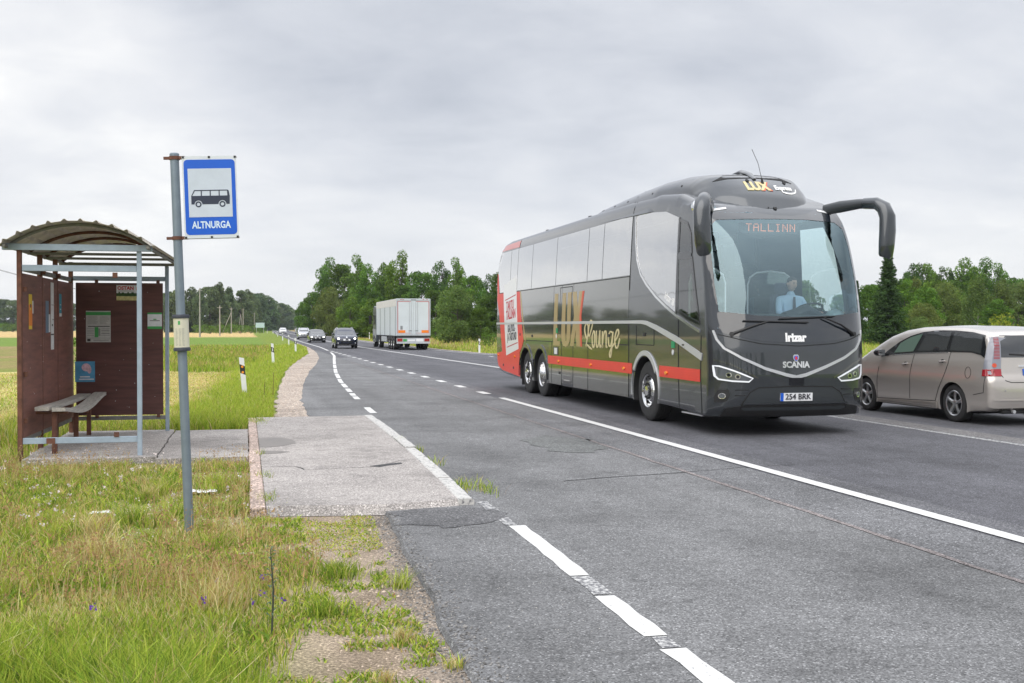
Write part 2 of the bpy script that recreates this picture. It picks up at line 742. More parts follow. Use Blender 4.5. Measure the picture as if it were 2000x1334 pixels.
# ============================================================ materials
M = dict(
    bus_paint=mat('bus_paint', (0.046, 0.052, 0.059), 0.24, 0.5, coat=1.0, bump=(1.1, 0.10, 0.02)),
    bus_side=mat('bus_side_paint', (0.125, 0.125, 0.105), 0.10, 0.75, coat=1.0, ior=1.8, bump=(0.9, 0.10, 0.02)),
    bus_front=mat('bus_front_paint', (0.044, 0.050, 0.055), 0.38, 0.35, coat=0.4),
    side_glass=glass_mat('bus_side_glass', (0.45, 0.50, 0.50), 1.0, 0.50, bump=True),
    black_gloss=mat('black_gloss', (0.008, 0.009, 0.011), 0.06, coat=0.6),
    frit=mat('black_band', (0.012, 0.016, 0.022), 0.05, coat=1.0, ior=1.7),
    black_trim=mat('black_trim', (0.015, 0.015, 0.016), 0.5, var=(40, 0.2)),
    black=mat('black_rubber', (0.012, 0.012, 0.013), 0.75),
    tyre=mat('tyre', (0.028, 0.028, 0.029), 0.8, var=(12, 0.25)),
    chrome=mat('chrome', (0.78, 0.78, 0.78), 0.12, 1.0),
    alu=mat('brushed_aluminium', (0.62, 0.63, 0.64), 0.28, 1.0, var=(30, 0.12)),
    satin=mat('satin_metal', (0.60, 0.61, 0.63), 0.36, 0.6),
    rim_dark=mat('rim_dark', (0.03, 0.03, 0.032), 0.5, 0.4),
    red=mat('red_film', (0.66, 0.036, 0.024), 0.42, coat=0.15, var=(3, 0.05)),
    pink=mat('faded_red_film', (0.50, 0.07, 0.06), 0.3, coat=0.8),
    gold=mat('gold_lettering', (0.38, 0.28, 0.115), 0.4, 0.1, coat=0.3),
    cream=mat('cream_lettering', (0.58, 0.50, 0.27), 0.4),
    shadow_red=mat('orange_red_lettering', (0.60, 0.08, 0.035), 0.4),
    white=mat('white_film', (0.72, 0.73, 0.75), 0.35, coat=0.4),
    white_text=mat('white_lettering', (0.85, 0.85, 0.85), 0.4),
    dark_text=mat('dark_lettering', (0.03, 0.03, 0.04), 0.5),
    red_text=mat('crimson_lettering', (0.42, 0.02, 0.04), 0.5),
    orange_lamp=mat('orange_lamp', (0.85, 0.22, 0.02), 0.2, coat=1.0),
    seam=mat('panel_gap', (0.008, 0.008, 0.008), 0.7),
    green=mat('green_sticker', (0.01, 0.25, 0.09), 0.5),
    plate=mat('plate_white', (0.75, 0.76, 0.78), 0.35),
    blue=mat('plate_blue', (0.01, 0.10, 0.55), 0.4),
    lens=mat('lamp_lens', (0.10, 0.11, 0.12), 0.05, 0.2, coat=1.0),
    drl=mat('white_light_bar', (0.75, 0.77, 0.8), 0.25, emit=((0.9, 0.95, 1.0), 0.12)),
    lamp_on=mat('lit_lamp', (1, 1, 1), 0.3, emit=((1.0, 0.97, 0.88), 6.0)),
    led=mat('orange_led', (0.8, 0.25, 0.1), 0.4, emit=((1.0, 0.30, 0.12), 0.9)),
    interior=mat('interior_grey', (0.22, 0.26, 0.28), 0.7),
    ceiling_grey=mat('pale_ceiling', (0.55, 0.64, 0.66), 0.6),
    seat=mat('seat_fabric', (0.035, 0.045, 0.07), 0.9),
    dash=mat('dashboard', (0.05, 0.06, 0.065), 0.6),
    windscreen=glass_mat('windscreen_glass', (0.86, 0.97, 1.0), 1.1, 0.10, gcol=(.70, .92, 1.0)),
    clear_glass=glass_mat('clear_glass', (0.45, 0.62, 0.52), 1.0, 0.07),
    silver_paint=mat('silver_beige_paint', (0.53, 0.495, 0.46), 0.22, 0.5, coat=1.0),
    car_glass=mat('car_dark_glass', (0.02, 0.022, 0.025), 0.04, coat=1.0, ior=1.8),
    tail_red=mat('tail_lamp_red', (0.32, 0.010, 0.018), 0.15, coat=1.0),
    tail_clear=mat('tail_lamp_clear', (0.24, 0.25, 0.29), 0.2, 0.1, coat=.6),
    skin=mat('skin', (0.62, 0.38, 0.28), 0.55),
    shirt=mat('pale_blue_shirt', (0.38, 0.52, 0.68), 0.8),
    tie=mat('dark_tie', (0.03, 0.03, 0.05), 0.7),
    hair=mat('brown_hair', (0.06, 0.04, 0.03), 0.8),
)

# ============================================================ wheels
def tyre_mb(mb, c, R, wdt, sg, rim=0.56):
    """sg=-1: outer face toward -x"""
    h = wdt / 2
    p = [(R * rim, -h * 0.9), (R * (rim + .04), -h), (R * 0.80, -h * 1.0), (R * 0.93, -h * 0.96), (R * 0.985, -h * 0.82), (R, -h * 0.6)]
    for a in (-.45, -.15, .15, .45):
        p += [(R, (a - .10) * h), (R * 0.982, (a - .07) * h), (R * 0.982, (a + .07) * h), (R, (a + .10) * h)]
    p += [(R, h * .6), (R * 0.985, h * .82), (R * .93, h * .96), (R * .8, h), (R * (rim + .04), h), (R * rim, h * .9)]
    return mb.lathe([(r, -a) for r, a in p], c, 'x', 44, sg)


def bus_wheel(parent, x, y, sg, kind='front'):
    w_ = empty('wheel', (x, y, 0.52))
    w_.parent = parent
    mb = MB()
    tyre_mb(mb, (0, 0, 0), 0.52, 0.30, sg)
    if kind == 'drive':
        tyre_mb(mb, (-sg * 0.34, 0, 0), 0.52, 0.30, sg)
    mb.build('tyre', M['tyre'], w_, smooth=35)
    mb = MB()
    r0 = 0.295
    if kind == 'drive':     # dished inward
        mb.lathe([(r0, 0.15), (r0 - .01, 0.16), (r0 - .03, 0.14), (r0 - .045, 0.02), (r0 - .075, -0.06), (0.16, -0.08), (0.11, -0.08), (0.11, 0.02), (0.09, 0.05), (0, 0.055)], (0, 0, 0), 'x', 40, sg)
    else:
        mb.lathe([(r0, 0.13), (r0 - .01, 0.155), (r0 - .03, 0.14), (r0 - .04, 0.05), (0.235, 0.06), (0.20, 0.105), (0.165, 0.125)], (0, 0, 0), 'x', 40, sg)
        mb.lathe([(0.165, 0.125), (0.16, 0.15), (0.09, 0.155), (0.085, 0.18), (0, 0.185)], (0, 0, 0), 'x', 32, sg)
    mb.build('rim', M['chrome'], w_, smooth=30)
    mb = MB()
    for k in range(10):
        a = 2 * pi * k / 10
        rr, xx = (0.205, -0.055) if kind == 'drive' else (0.218, 0.088)
        mb.tube([(sg * xx, rr * cos(a), rr * sin(a)), (sg * (xx + .012), rr * cos(a), rr * sin(a))], 0.024, 10)
        mb.tube([(sg * .12, .135 * cos(a + .3), .135 * sin(a + .3)), (sg * (.18 if kind != 'drive' else .13), .135 * cos(a + .3), .135 * sin(a + .3))], 0.013, 6)
    if kind == 'front':
        mb.lathe([(0.150, 0.152), (0.150, 0.160), (0.10, 0.160)], (0, 0, 0), 'x', 24, sg)
    mb.build('hub', M['rim_dark'], w_, smooth=30)
    return w_


# ============================================================ the coach
W0 = 1.30
def bw(z):
    return W0 - 0.085 * max(0.0, (z - 1.4) / 2.2) ** 1.7


def bus_warp(x, y, z):
    u = max(-1, min(1, x / W0))
    k = max(0.0, 1 - max(y, 0) / 2.0)
    dy = (.13 * u * u + .27 * u ** 6) * k * k
    kr = max(0.0, 1 - max(15.0 - y, 0) / 1.2)
    dy -= (.05 * u * u + .10 * u ** 6) * kr * kr
    dz = -0.03 * u * u if z > 3.6 else 0
    return (x * bw(z) / W0, y + dy, z + dz)


bus = empty('coach', (8.06, 15.0, 0), 0, 'dark grey three axle coach with gold lettering and red stripe driving towards the bus stop', 'bus')
AF, AD, AT = 3.08, 10.10, 11.45
sil = [(.34, .26), (.12, .29), (.03, .40), (0, .55), (-.01, .9), (.01, 1.3), (.05, 1.6), (.14, 2.0), (.215, 2.25), (.30, 2.5), (.40, 2.75), (.52, 3.0), (.62, 3.16), (.72, 3.3), (.82, 3.41), (.95, 3.52),
       (1.3, 3.68), (1.9, 3.84), (2.8, 3.93), (4.2, 3.96), (13.7, 3.96), (14.3, 3.92), (14.65, 3.84), (14.88, 3.66), (14.98, 3.4), (15.02, 3.0), (15.0, 2.4), (14.95, 1.7), (14.90, .95), (14.78, .62), (14.45, .45), (13.6, .37), (12.2, .33)]
sil += arch_pts(AT, .52, .60, .33, rev=True) + arch_pts(AD, .52, .60, .33, rev=True) + [(7, .33)] + arch_pts(AF, .52, .60, .33, rev=True) + [(1.2, .30)]


def bus_r(y, z):
    for c in (AF, AD, AT):
        if hypot(y - c, z - .52) < .63 and z > .3:
            return 0
    if z < .45:
        return 0.03
    if y < 0.75:
        return 0.05
    if z > 3.5:
        return min(0.27, 0.05 + (y - .75) * 0.2) if y < 5 else 0.27
    return 0.08


def is_arch(y, z):
    return any(hypot(y - c, z - .52) < .63 for c in (AF, AD, AT)) and z > .3


WS = [(-1.22, 1.56), (-1.245, 1.85), (-1.25, 2.3), (-1.235, 2.9), (-1.20, 3.3), (-1.12, 3.49), (-0.90, 3.56), (-0.62, 3.54), (-0.45, 3.47), (-0.25, 3.40), (0, 3.37), (0.3, 3.37), (0.55, 3.41), (0.75, 3.49), (0.95, 3.53), (1.13, 3.49),
      (1.20, 3.3), (1.235, 2.9), (1.25, 2.3), (1.245, 1.85), (1.22, 1.56), (0.95, 1.49), (.6, 1.42), (0, 1.385), (-.6, 1.42), (-.95, 1.49)]
WC = [(-1.16, 1.86), (-1.18, 2.3), (-1.17, 2.9), (-1.13, 3.18), (-1.0, 3.28), (-.5, 3.30), (0, 3.31), (.5, 3.31), (1.0, 3.28), (1.13, 3.18), (1.17, 2.9), (1.18, 2.3), (1.16, 1.86), (.6, 1.80), (0, 1.78), (-.6, 1.80)]
WH = [(x * 1.03, 1.72 if z < 1.9 else z + (.02 if z > 3 else 0)) for x, z in WC]
DOORW = [(1.66, 2.74), (1.10, 2.72), (0.90, 2.14), (0.72, 1.68), (1.2, 1.78), (1.62, 1.90)]
DOORU = [(1.66, 3.36), (1.36, 3.28), (1.20, 3.10), (1.12, 2.80), (1.66, 2.81)]
DRVW = [(2.3, 3.3), (1.5, 3.28), (1.15, 2.9), (0.85, 2.1), (0.8, 1.85), (2.3, 1.95)]
EDG = [14.72, 13.3, 12.53, 11.05, 8.88, 6.53, 5.55, 3.92]
WIN = [[(EDG[i] - .07, 2.63), (EDG[i + 1] + .07, 2.63), (EDG[i + 1] + .07, 3.59), (EDG[i] - .07, 3.59)] for i in range(1, 7)]
FWH = [(1.80, 3.36), (2.31, 3.46), (3.3, 3.56), (3.60, 3.55), (3.57, 3.19), (3.46, 2.88), (3.26, 2.66), (2.98, 2.50), (2.5, 2.28), (1.80, 2.0)]
bus_data = shell(sil, W0, 0.13, bus_r, bus_warp, ds=0.06, dx=0.06, spcap=0.11, holesL=[DOORW, DOORU, FWH] + WIN, holesR=[DRVW] + WIN,
                 mask=lambda x, y, z: y < 1.2 and inside((x, z), WH), archflag=is_arch, nr=6)
BB = bus_data[3]
shell_obj('body', bus_data, [M['bus_paint'], M['black']], bus)


def bp(name, poly, ax, m, off=0.004, parent=None, **kw):
    return patch(name, poly, ax, BB, M[m] if isinstance(m, str) else m, parent or bus, off=off, **kw)


# windscreen and its dark printed border
ws = bp('windscreen', WS, 'F', 'windscreen', off=.004, sp=.09)
bp('dark_border', WS, 'F', 'frit', off=.007, sp=.07, holes=[WC], parent=ws)
# side glass band, panel by panel
ZT, ZB = 3.655, 2.565
edges = [14.72, 13.3, 12.53, 11.05, 8.88, 6.53, 5.55, 3.92]
for side in 'LR':
    for i in range(len(edges) - 1):
        a, b = edges[i] - .02, edges[i + 1] + .02
        if side == 'R' and b < 2.5:
            continue
        poly = [(a, ZB + .01), (b, ZB + .01), (b, ZT), (a, ZT)]
        if i == 0:
            poly = [(14.42, ZB + .01), (b, ZB + .01), (b, ZT), (14.75, ZT), (14.75, 3.2)]
        bp('side_window', poly, side, 'side_glass', sp=.16)
    # glossy lower sheets under the glass band
    for a, b in ((14.3, 12.5), (12.47, 9.0), (8.97, 8.34), (8.31, 7.46), (7.43, 3.97)):
        if side == 'L' and a == 14.3:
            continue
        bp('side_panel', [(a, 1.80), (b, 1.80), (b, ZB - .015), (a, ZB - .015)], side, 'bus_side', off=.003, sp=.16)
# lower flaps
cuts = [13.05, 12.1, 9.42, 9.1, 8.31, 7.43, 6.38, 3.93]
for a, b, z0 in ((9.35, 9.12, .36), (9.09, 8.33, .36), (8.29, 7.45, .34), (7.41, 6.40, .36), (6.36, 3.95, .36)):
    for side in 'LR':
        bp('luggage_door', [(a, z0), (b, z0), (b, 1.29), (a, 1.29)], side, 'bus_side', off=.003, sp=.16)
for side in 'LR':
    for a, b in ((12.45, 9.0), (8.97, 8.34), (8.31, 7.46), (7.43, 3.97)):
        bp('waist_panel', [(a, 1.32), (b, 1.32), (b, 1.69), (a, 1.69)], side, 'bus_side', off=.003, sp=.16)
# curved front side glass, swept down by the bright moulding
chrome = [(3.76, 3.62), (3.71, 3.19), (3.59, 2.83), (3.38, 2.57), (3.1, 2.39), (2.6, 2.15), (2.13, 1.97), (1.61, 1.80), (1.1, 1.66), (0.70, 1.56)]
FW = [(1.70, 3.40), (2.31, 3.56), (3.3, 3.64), (3.70, 3.62), (3.66, 3.19), (3.55, 2.85), (3.35, 2.60), (3.07, 2.42), (2.6, 2.19), (2.13, 2.01), (1.70, 1.87)]
for side in 'LR':
    if side == 'L':
        bp('side_window', FW, side, 'side_glass', sp=.13)
    else:
        bp('side_window', [(y, z) for y, z in FW if y > 2.25] + [(2.35, 2.1), (2.35, 3.5)][::-1][:0], side, 'side_glass', sp=.13) if False else None
        bp('driver_window', DRVW, side, glass_mat('driver_window_glass', (.75, .85, .82), .25, 0.0), sp=.2)
    strip('chrome_moulding', chrome, .045, side, BB, M['chrome'], bus, off=.014)
    strip('silver_moulding', [(14.86, 1.735), (3.76, 1.722), (3.3, 1.72), (3.04, 1.705), (2.57, 1.625), (1.59, 1.42), (0.62, 1.17)], [.055, .055, .06, .07, .085, .10, .11], side, BB, M['satin'], bus, off=.012)
    # panel gaps
    gaps = [[(y, 1.30), (y, .36)] for y in (13.05, 9.1, 8.31, 7.43, 6.38, 3.93)]
    gaps += [[(14.3, 1.305), (3.93, 1.305)], [(3.93, 1.69), (3.93, 1.30)], [(14.6, 2.555), (3.93, 2.55)], [(3.94, 3.9), (3.94, 2.3)],
             [(3.53, 1.66), (3.53, 1.32)], [(3.53, 1.32), (2.66, 1.32), (2.66, 1.60)], [(1.58, 1.8), (1.56, .8), (1.53, .33)], [(.66, 1.5), (.68, .9), (.62, .30)],
             [(8.46, 2.5), (8.46, 1.78)], [(7.55, 2.5), (7.55, 1.78)], [(8.46, 2.5), (7.55, 2.5)], [(12.47, 3.95), (12.47, 3.67)]]
    strip('panel_gap', gaps, .016, side, BB, M['seam'], bus, off=.0055)
    # red stripe, broken by the wheel openings
    for a, b in ((9.42, 3.76), (2.40, .70)):
        bp('red_stripe', [(a, .80), (b, .79), (b, .98), (a, .985)], side, 'red', off=.006, sp=.2)
    for c in (AF, AD, AT):
        ar = [(c + .635 * cos(t), .52 + .66 * sin(t)) for t in np.linspace(pi + .15, -.15, 30)]
        strip('arch_trim', ar, .085, side, BB, M['satin'] if c == AF else M['bus_paint'], bus, off=.022)
    for y in (8.51, 6.17, 4.17, 2.07, 12.6, 14.5):
        bp('side_marker_lamp', disc(y, .875, .055, 10, .03), side, 'orange_lamp', off=.028, sp=0)
    for y, z in ((3.12, 1.5), (5.05, 1.47), (8.45, .62), (10.85, 1.42), (12.75, .58), (13.9, .62), (1.35, 1.33), (12.05, 1.45)):
        bp('latch', [(y - .05, z - .03), (y + .05, z - .03), (y + .05, z + .03), (y - .05, z + .03)], side, 'black_trim', off=.012, sp=0)
strip('window_bar', [[(1.69, 3.4), (1.68, 1.85)], [(1.66, 2.775), (1.12, 2.76)]], .05, 'L', BB, M['black_gloss'], bus, off=.012)
dr = bp('door_glass', DOORW, 'L', 'clear_glass', sp=.2)
bp('door_glass', DOORU, 'L', 'clear_glass', sp=.2)
strip('door_glass_frame', [p + [p[0]] for p in (DOORW, DOORU)], .05, 'L', BB, M['black_gloss'], dr, off=.010)

# tail in red film with the white poster
bp('red_tail_film', [(14.80, 3.10), (14.83, 2.5), (14.45, 2.0), (14.22, 1.45), (14.05, .98), (14.72, .92), (14.66, .62), (14.05, .48), (12.10, .38), (12.12, .98), (11.86, 1.14), (11.72, 1.30), (11.98, 1.90), (12.22, 2.54), (14.55, 2.55), (14.7, 2.9)][::-1], 'L', 'red', off=.0065, sp=.14)
bp('red_roof_film', [(14.72, 3.70), (12.50, 3.69), (12.50, 3.86), (14.6, 3.84)], 'L', 'pink', off=.005, sp=.1)
strip('gold_edge', [(12.14, 2.53), (11.78, 1.78), (11.52, 1.27)], .06, 'L', BB, M['gold'], bus, off=.008)
ps = bp('white_poster', [(14.05, 2.75), (12.63, 2.97), (12.21, 1.08), (13.57, 0.88)], 'L', 'white', off=.009, sp=.16)
for s_, sz, at, m, r in (('TARTU', .33, (13.20, 2.20), 'red_text', .06), ('TALLINN', .33, (13.08, 1.96), 'red_text', .06), ('IGA POOL-', .27, (12.98, 1.60), 'dark_text', .05), ('JA TÄISTUND', .27, (12.92, 1.38), 'dark_text', .05)):
    text_on('lettering', s_, sz, at, 'L', BB, M[m], ps, off=.012, rot=r, bold=.008, sx={'TARTU': .80, 'TALLINN': .78}.get(s_, .62))
for q_ in ([(13.76, 2.35), (12.6, 2.47)], [(13.49, 1.10), (12.3, 1.24)]):
    strip('red_rule', q_, .025, 'L', BB, M['red_text'], ps, off=.011)

# gold lettering on the side
LUXP = [[(8.89, 2.38), (8.64, 2.38), (8.65, 1.32), (8.4, 1.32), (8.44, 1.22), (8.96, 1.22)],
        [(8.26, 2.38), (8.01, 2.38), (8.02, 1.40), (7.99, 1.33), (7.94, 1.315), (7.90, 1.35), (7.885, 1.42), (7.86, 2.38), (7.6, 2.38), (7.63, 1.42), (7.68, 1.31), (7.80, 1.23), (7.97, 1.205), (8.16, 1.23), (8.27, 1.31), (8.31, 1.42)],
        [(7.5, 2.38), (7.24, 2.38), (7.11, 2.02), (7.02, 2.38), (6.8, 2.38), (6.97, 1.86), (6.89, 1.23), (7.15, 1.23), (7.23, 1.58), (7.37, 1.23), (7.63, 1.23), (7.36, 1.86)]]
for p in LUXP:
    bp('lettering', p, 'L', 'gold', off=.008, sp=.16)
bp('lettering', [(6.8, 2.38), (6.68, 2.38), (6.85, 1.86), (6.78, 1.23), (6.89, 1.23), (6.97, 1.86)], 'L', 'shadow_red', off=.008, sp=.16)


def smooth_path(p, k=5):
    q = []
    n = len(p)
    for i in range(n - 1):
        a, b, c, d = p[max(i - 1, 0)], p[i], p[i + 1], p[min(i + 2, n - 1)]
        for j in range(k):
            t = j / k
            q.append(tuple(.5 * (2 * b[m] + (c[m] - a[m]) * t + (2 * a[m] - 5 * b[m] + 4 * c[m] - d[m]) * t * t + (3 * b[m] - a[m] - 3 * c[m] + d[m]) * t ** 3) for m in (0, 1)))
    q.append(p[-1])
    return q


script = [[(6.52, 1.26), (6.45, 1.27), (6.38, 1.26), (6.22, 1.21), (6.10, 1.19)],
          [(6.50, 1.24), (6.45, 1.32), (6.37, 1.47), (6.29, 1.65), (6.21, 1.76), (6.13, 1.75), (6.08, 1.68), (6.18, 1.54), (6.27, 1.45), (6.34, 1.50), (6.36, 1.65), (6.43, 1.70), (6.51, 1.69), (6.58, 1.62), (6.57, 1.51), (6.45, 1.40)],
          [(5.99, 1.55), (6.07, 1.46), (6.08, 1.33), (6.02, 1.23), (5.94, 1.26), (5.91, 1.40), (5.94, 1.52), (5.99, 1.55)],
          [(5.81, 1.56), (5.82, 1.38), (5.79, 1.25), (5.71, 1.25), (5.63, 1.38), (5.60, 1.56), (5.60, 1.35), (5.57, 1.24), (5.51, 1.27)],
          [(5.43, 1.55), (5.43, 1.40), (5.43, 1.24), (5.40, 1.38), (5.32, 1.52), (5.23, 1.55), (5.20, 1.45), (5.20, 1.26), (5.13, 1.25)],
          [(4.84, 1.53), (4.97, 1.54), (5.07, 1.43), (5.04, 1.29), (4.94, 1.27), (4.85, 1.40), (4.80, 1.54), (4.84, 1.35), (4.89, 1.15), (4.95, 1.06), (5.00, 1.12), (4.90, 1.22), (4.72, 1.32)],
          [(4.70, 1.36), (4.56, 1.43), (4.47, 1.52), (4.52, 1.585), (4.62, 1.53), (4.69, 1.38), (4.63, 1.25), (4.52, 1.26), (4.41, 1.41)]]
for p in script:
    q = smooth_path(p)
    wd = [.024 + .034 * abs((q[min(i + 1, len(q) - 1)][1] - q[max(i - 1, 0)][1]) / (hypot(q[min(i + 1, len(q) - 1)][0] - q[max(i - 1, 0)][0], q[min(i + 1, len(q) - 1)][1] - q[max(i - 1, 0)][1]) + 1e-6)) for i in range(len(q))]
    strip('lettering', q, wd, 'L', BB, M['cream'], bus, off=.009, ds=.5)
text_on('lettering', 'irizar i8', .17, (1.98, 2.09), 'L', BB, M['white_text'], bus, rot=-.33, bold=.004, sx=.85)
bp('sticker', [(8.74, 1.50), (8.60, 1.50), (8.60, 1.61), (8.74, 1.61)], 'L', 'green', off=.011, sp=0)
bp('sticker', disc(8.70, 1.43, .04, 10, .05), 'L', 'white', off=.011, sp=0)
bp('sticker', [(1.86, 1.29), (1.72, 1.29), (1.72, 1.40), (1.86, 1.40)], 'L', 'green', off=.009, sp=0)
bp('sticker', disc(1.80, 1.22, .035, 10, .045), 'L', 'white', off=.009, sp=0)
bp('white_hatch', [(8.93, 1.01), (8.56, 1.01), (8.56, 1.19), (8.93, 1.19)], 'L', 'black_trim', off=.010, sp=0)
bp('white_hatch', [(8.86, 1.03), (8.62, 1.03), (8.62, 1.17), (8.86, 1.17)], 'L', 'white', off=.013, sp=0)

# front: bright V moulding, lamps, bumper panel
chev = [(-1.235, 1.58), (-1.20, 1.44), (-1.12, 1.31), (-.89, 1.165), (-.55, 1.01), (-.22, .915), (-.06, .882), (.10, .915), (.43, 1.03), (.77, 1.165), (1.02, 1.30), (1.14, 1.43), (1.19, 1.58)]
strip('chrome_v_moulding', chev, [.022, .026, .03, .036, .042, .048, .05, .048, .042, .036, .03, .026, .022], 'F', BB, M['satin'], bus, off=.016, ds=.08)
HL = [(-1.245, 1.05), (-1.18, 1.045), (-1.02, .985), (-.74, .865), (-.80, .815), (-1.02, .825), (-1.19, .85), (-1.23, .90)]
for sg in (1, -1):
    c0 = -.04
    mir = (lambda p: p) if sg == 1 else (lambda p: (-p[0] - .09, p[1]))
    h = empty('headlight')
    h.parent = bus
    patch('lens', [mir(p) for p in HL], 'F', BB, M['lens'], h, off=.006, sp=.1)
    strip('light_bar', [mir(p) for p in HL], .022, 'F', BB, M['drl'], h, off=.013, closed=True)
    for cx_, cz_ in ((-1.07, .915), (-.955, .89)):
        patch('projector', disc(*mir((cx_, cz_)), .038, 16), 'F', BB, M['chrome'], h, off=.014, sp=0)
        patch('projector', disc(*mir((cx_, cz_)), .024, 14), 'F', BB, M['black_gloss'], h, off=.017, sp=0)
    f = empty('fog_lamp')
    f.parent = bus
    patch('recess', [mir(p) for p in ((-1.235, .60), (-1.20, .69), (-1.07, .70), (-1.05, .62), (-1.09, .52), (-1.235, .50))], 'F', BB, M['black_trim'], f, off=.006, sp=.1)
    patch('lamp', disc(*mir((-1.145, .60)), .045, 18), 'F', BB, M['chrome'], f, off=.022, sp=0)
    patch('lamp_glass', disc(*mir((-1.145, .60)), .034, 18), 'F', BB, M['lens'], f, off=.025, sp=0)
    strip('bumper_groove', [[mir((-.99, .69)), mir((-.80, .695))], [mir((-.99, .61)), mir((-.84, .61))]], .012, 'F', BB, M['seam'], bus, off=.005)
    strip('bumper_crease', [mir(p) for p in ((-1.24, 1.14), (-1.05, 1.08), (-.85, .97), (-.66, .865))], .02, 'F', BB, M['bus_side'], bus, off=.012)
PAN = [(-.93, .34), (-.88, .50), (-.78, .655), (-.66, .725), (-.2, .742), (.1, .742), (.54, .73), (.68, .655), (.78, .50), (.83, .34)]
bp('bumper_panel', PAN, 'F', 'bus_front', off=.010, sp=.12)
strip('bumper_seam', PAN, .016, 'F', BB, M['seam'], bus, off=.013)
bp('bumper_spoiler', [(-1.15, .30), (1.10, .30), (1.05, .42), (.75, .475), (-.80, .475), (-1.1, .42)], 'F', 'black_trim', off=.016, sp=.15)
strip('bumper_strip', [(-.86, .49), (.78, .49)], .018, 'F', BB, M['bus_paint'], bus, off=.022)  # thin raised strip of body paint along the spoiler top
bp('camera_cover', [(-.165, .765), (.055, .765), (.06, .872), (-.17, .872)], 'F', 'black_gloss', off=.02, sp=0)
pl = bp('number_plate', [(-.32, .53), (.20, .53), (.20, .645), (-.32, .645)], 'F', 'plate', off=.026, sp=0, back=.0)
patch('blue_strip', [(-.32, .53), (-.272, .53), (-.272, .645), (-.32, .645)], 'F', BB, M['blue'], pl, off=.029, sp=0)
text_on('lettering', '254 BRK', .118, (-.035, .587), 'F', BB, M['dark_text'], pl, off=.0295, bold=.001, sx=.98)
text_on('lettering', 'SCANIA', .125, (-.062, 1.063), 'F', BB, M['chrome'], bus, off=.010, bold=.005, sx=.98)
em = bp('badge', [(-.062 + .047 * a, 1.165 + .058 * b) for a, b in ((-.8, .75), (-.4, .95), (0, .85), (.4, .95), (.8, .75), (1, .35), (.95, -.1), (.6, -.6), (0, -1), (-.6, -.6), (-.95, -.1), (-1, .35))], 'F', 'satin', off=.010, sp=0)
patch('badge_shield', [(-.062 + .036 * a, 1.165 + .045 * b) for a, b in ((-.8, .7), (0, .8), (.8, .7), (.95, 0), (.55, -.6), (0, -1), (-.55, -.6), (-.95, 0))], 'F', BB, M['blue'], em, off=.013, sp=0)
patch('badge_figure', disc(-.062, 1.165, .019, 12, .026), 'F', BB, M['red'], em, off=.016, sp=0)
text_on('lettering', 'Irizar', .17, (-.055, 1.468), 'F', BB, M['white_text'], bus, off=.012, bold=.008, sx=.95)
strip('lower_glass_line', [(-1.19, 1.52), (-.9, 1.44), (-.6, 1.38), (0, 1.345), (.6, 1.38), (.9, 1.44), (1.16, 1.52)], .012, 'F', BB, M['seam'], bus, off=.006)
for sg in (1, -1):
    bp('marker_lamp', [(sg * x, z) for x, z in ((-1.02, 3.42), (-.78, 3.46), (-.78, 3.49), (-1.0, 3.46))], 'F', 'white', off=.016, sp=0)

# wipers
for nm_, a, b, bl in (('wiper', (-1.02, 1.52), (-.50, 1.70), ((-.86, 1.715), (.16, 1.69))), ('wiper', (.96, 1.52), (.42, 1.76), ((-.30, 1.745), (.62, 1.785)))):
    wp = empty(nm_)
    wp.parent = bus

    def on(p, off):
        h, n, _, _ = BB.ray_cast(Vector((p[0], -20, p[1])), Vector((0, 1, 0)))
        return h + n * off
    MB().tube([on(a, .03), on(((a[0] + b[0]) / 2, (a[1] + b[1]) / 2 + .01), .075), on(b, .06)], [.024, .016, .010], 8).tube([on(a, -.01), on(a, .05)], .035, 10).build('arm', M['black_trim'], wp, smooth=40)
    MB().tube([on((bl[0][0] + (bl[1][0] - bl[0][0]) * t, bl[0][1] + (bl[1][1] - bl[0][1]) * t), .035) for t in np.linspace(0, 1, 9)], .012, 6).build('blade', M['black'], wp, smooth=40)

# roof pod at the front, with its air intake
pod_sil = [(.92, 3.50), (1.05, 3.72), (1.25, 3.90), (1.42, 4.02), (1.55, 4.09), (1.8, 4.15), (2.4, 4.20), (3.2, 4.215), (4.1, 4.20), (5.2, 4.16), (6.3, 4.10), (6.62, 4.05), (6.85, 3.90), (6.9, 3.80), (6.0, 3.70), (2.0, 3.60)]


def pod_warp(x, y, z):
    u = x / 1.02
    k = max(0.0, 1 - max(y - .92, 0) / 1.6)
    wd = 0.80 + 0.20 * min(1, max(0, (y - .9) / 2.2))
    sl = 1 + .16 * max(0, (4.2 - z) / .4)
    return (x * wd * sl, y + (.22 * u * u + .38 * abs(u) ** 4) * k * k + (.10 * u * u if y > 5.5 else 0), z - .05 * u * u)


pod = shell(pod_sil, 1.02, .30, lambda y, z: .20 if z > 3.9 else .05, pod_warp, ds=.07, dx=.09, spcap=.15, nr=6)
po = shell_obj('roof_pod', pod, [M['bus_paint']], bus)
PB = pod[3]
for sg in (-1, 1):
    patch('air_intake', [(-.05 + sg * .05, 4.04), (-.05 + sg * .46, 4.015), (-.05 + sg * .68, 3.975), (-.05 + sg * .46, 4.09), (-.05 + sg * .06, 4.12)], 'F', PB, M['black'], po, off=.006, sp=.1)
MB().tube([(-.06, 1.40, 4.02), (-.05, 1.62, 4.13), (-.04, 1.9, 4.205), (-.02, 2.3, 4.215)], [.03, .06, .07, .03], 10, ell=(1.0, .5)).build('intake_rib', M['bus_paint'], po, smooth=50)
text_on('lettering', 'LUX', .20, (-.10, 3.875), 'F', PB, M['cream'], po, off=.010, bold=.012, sx=1.0)
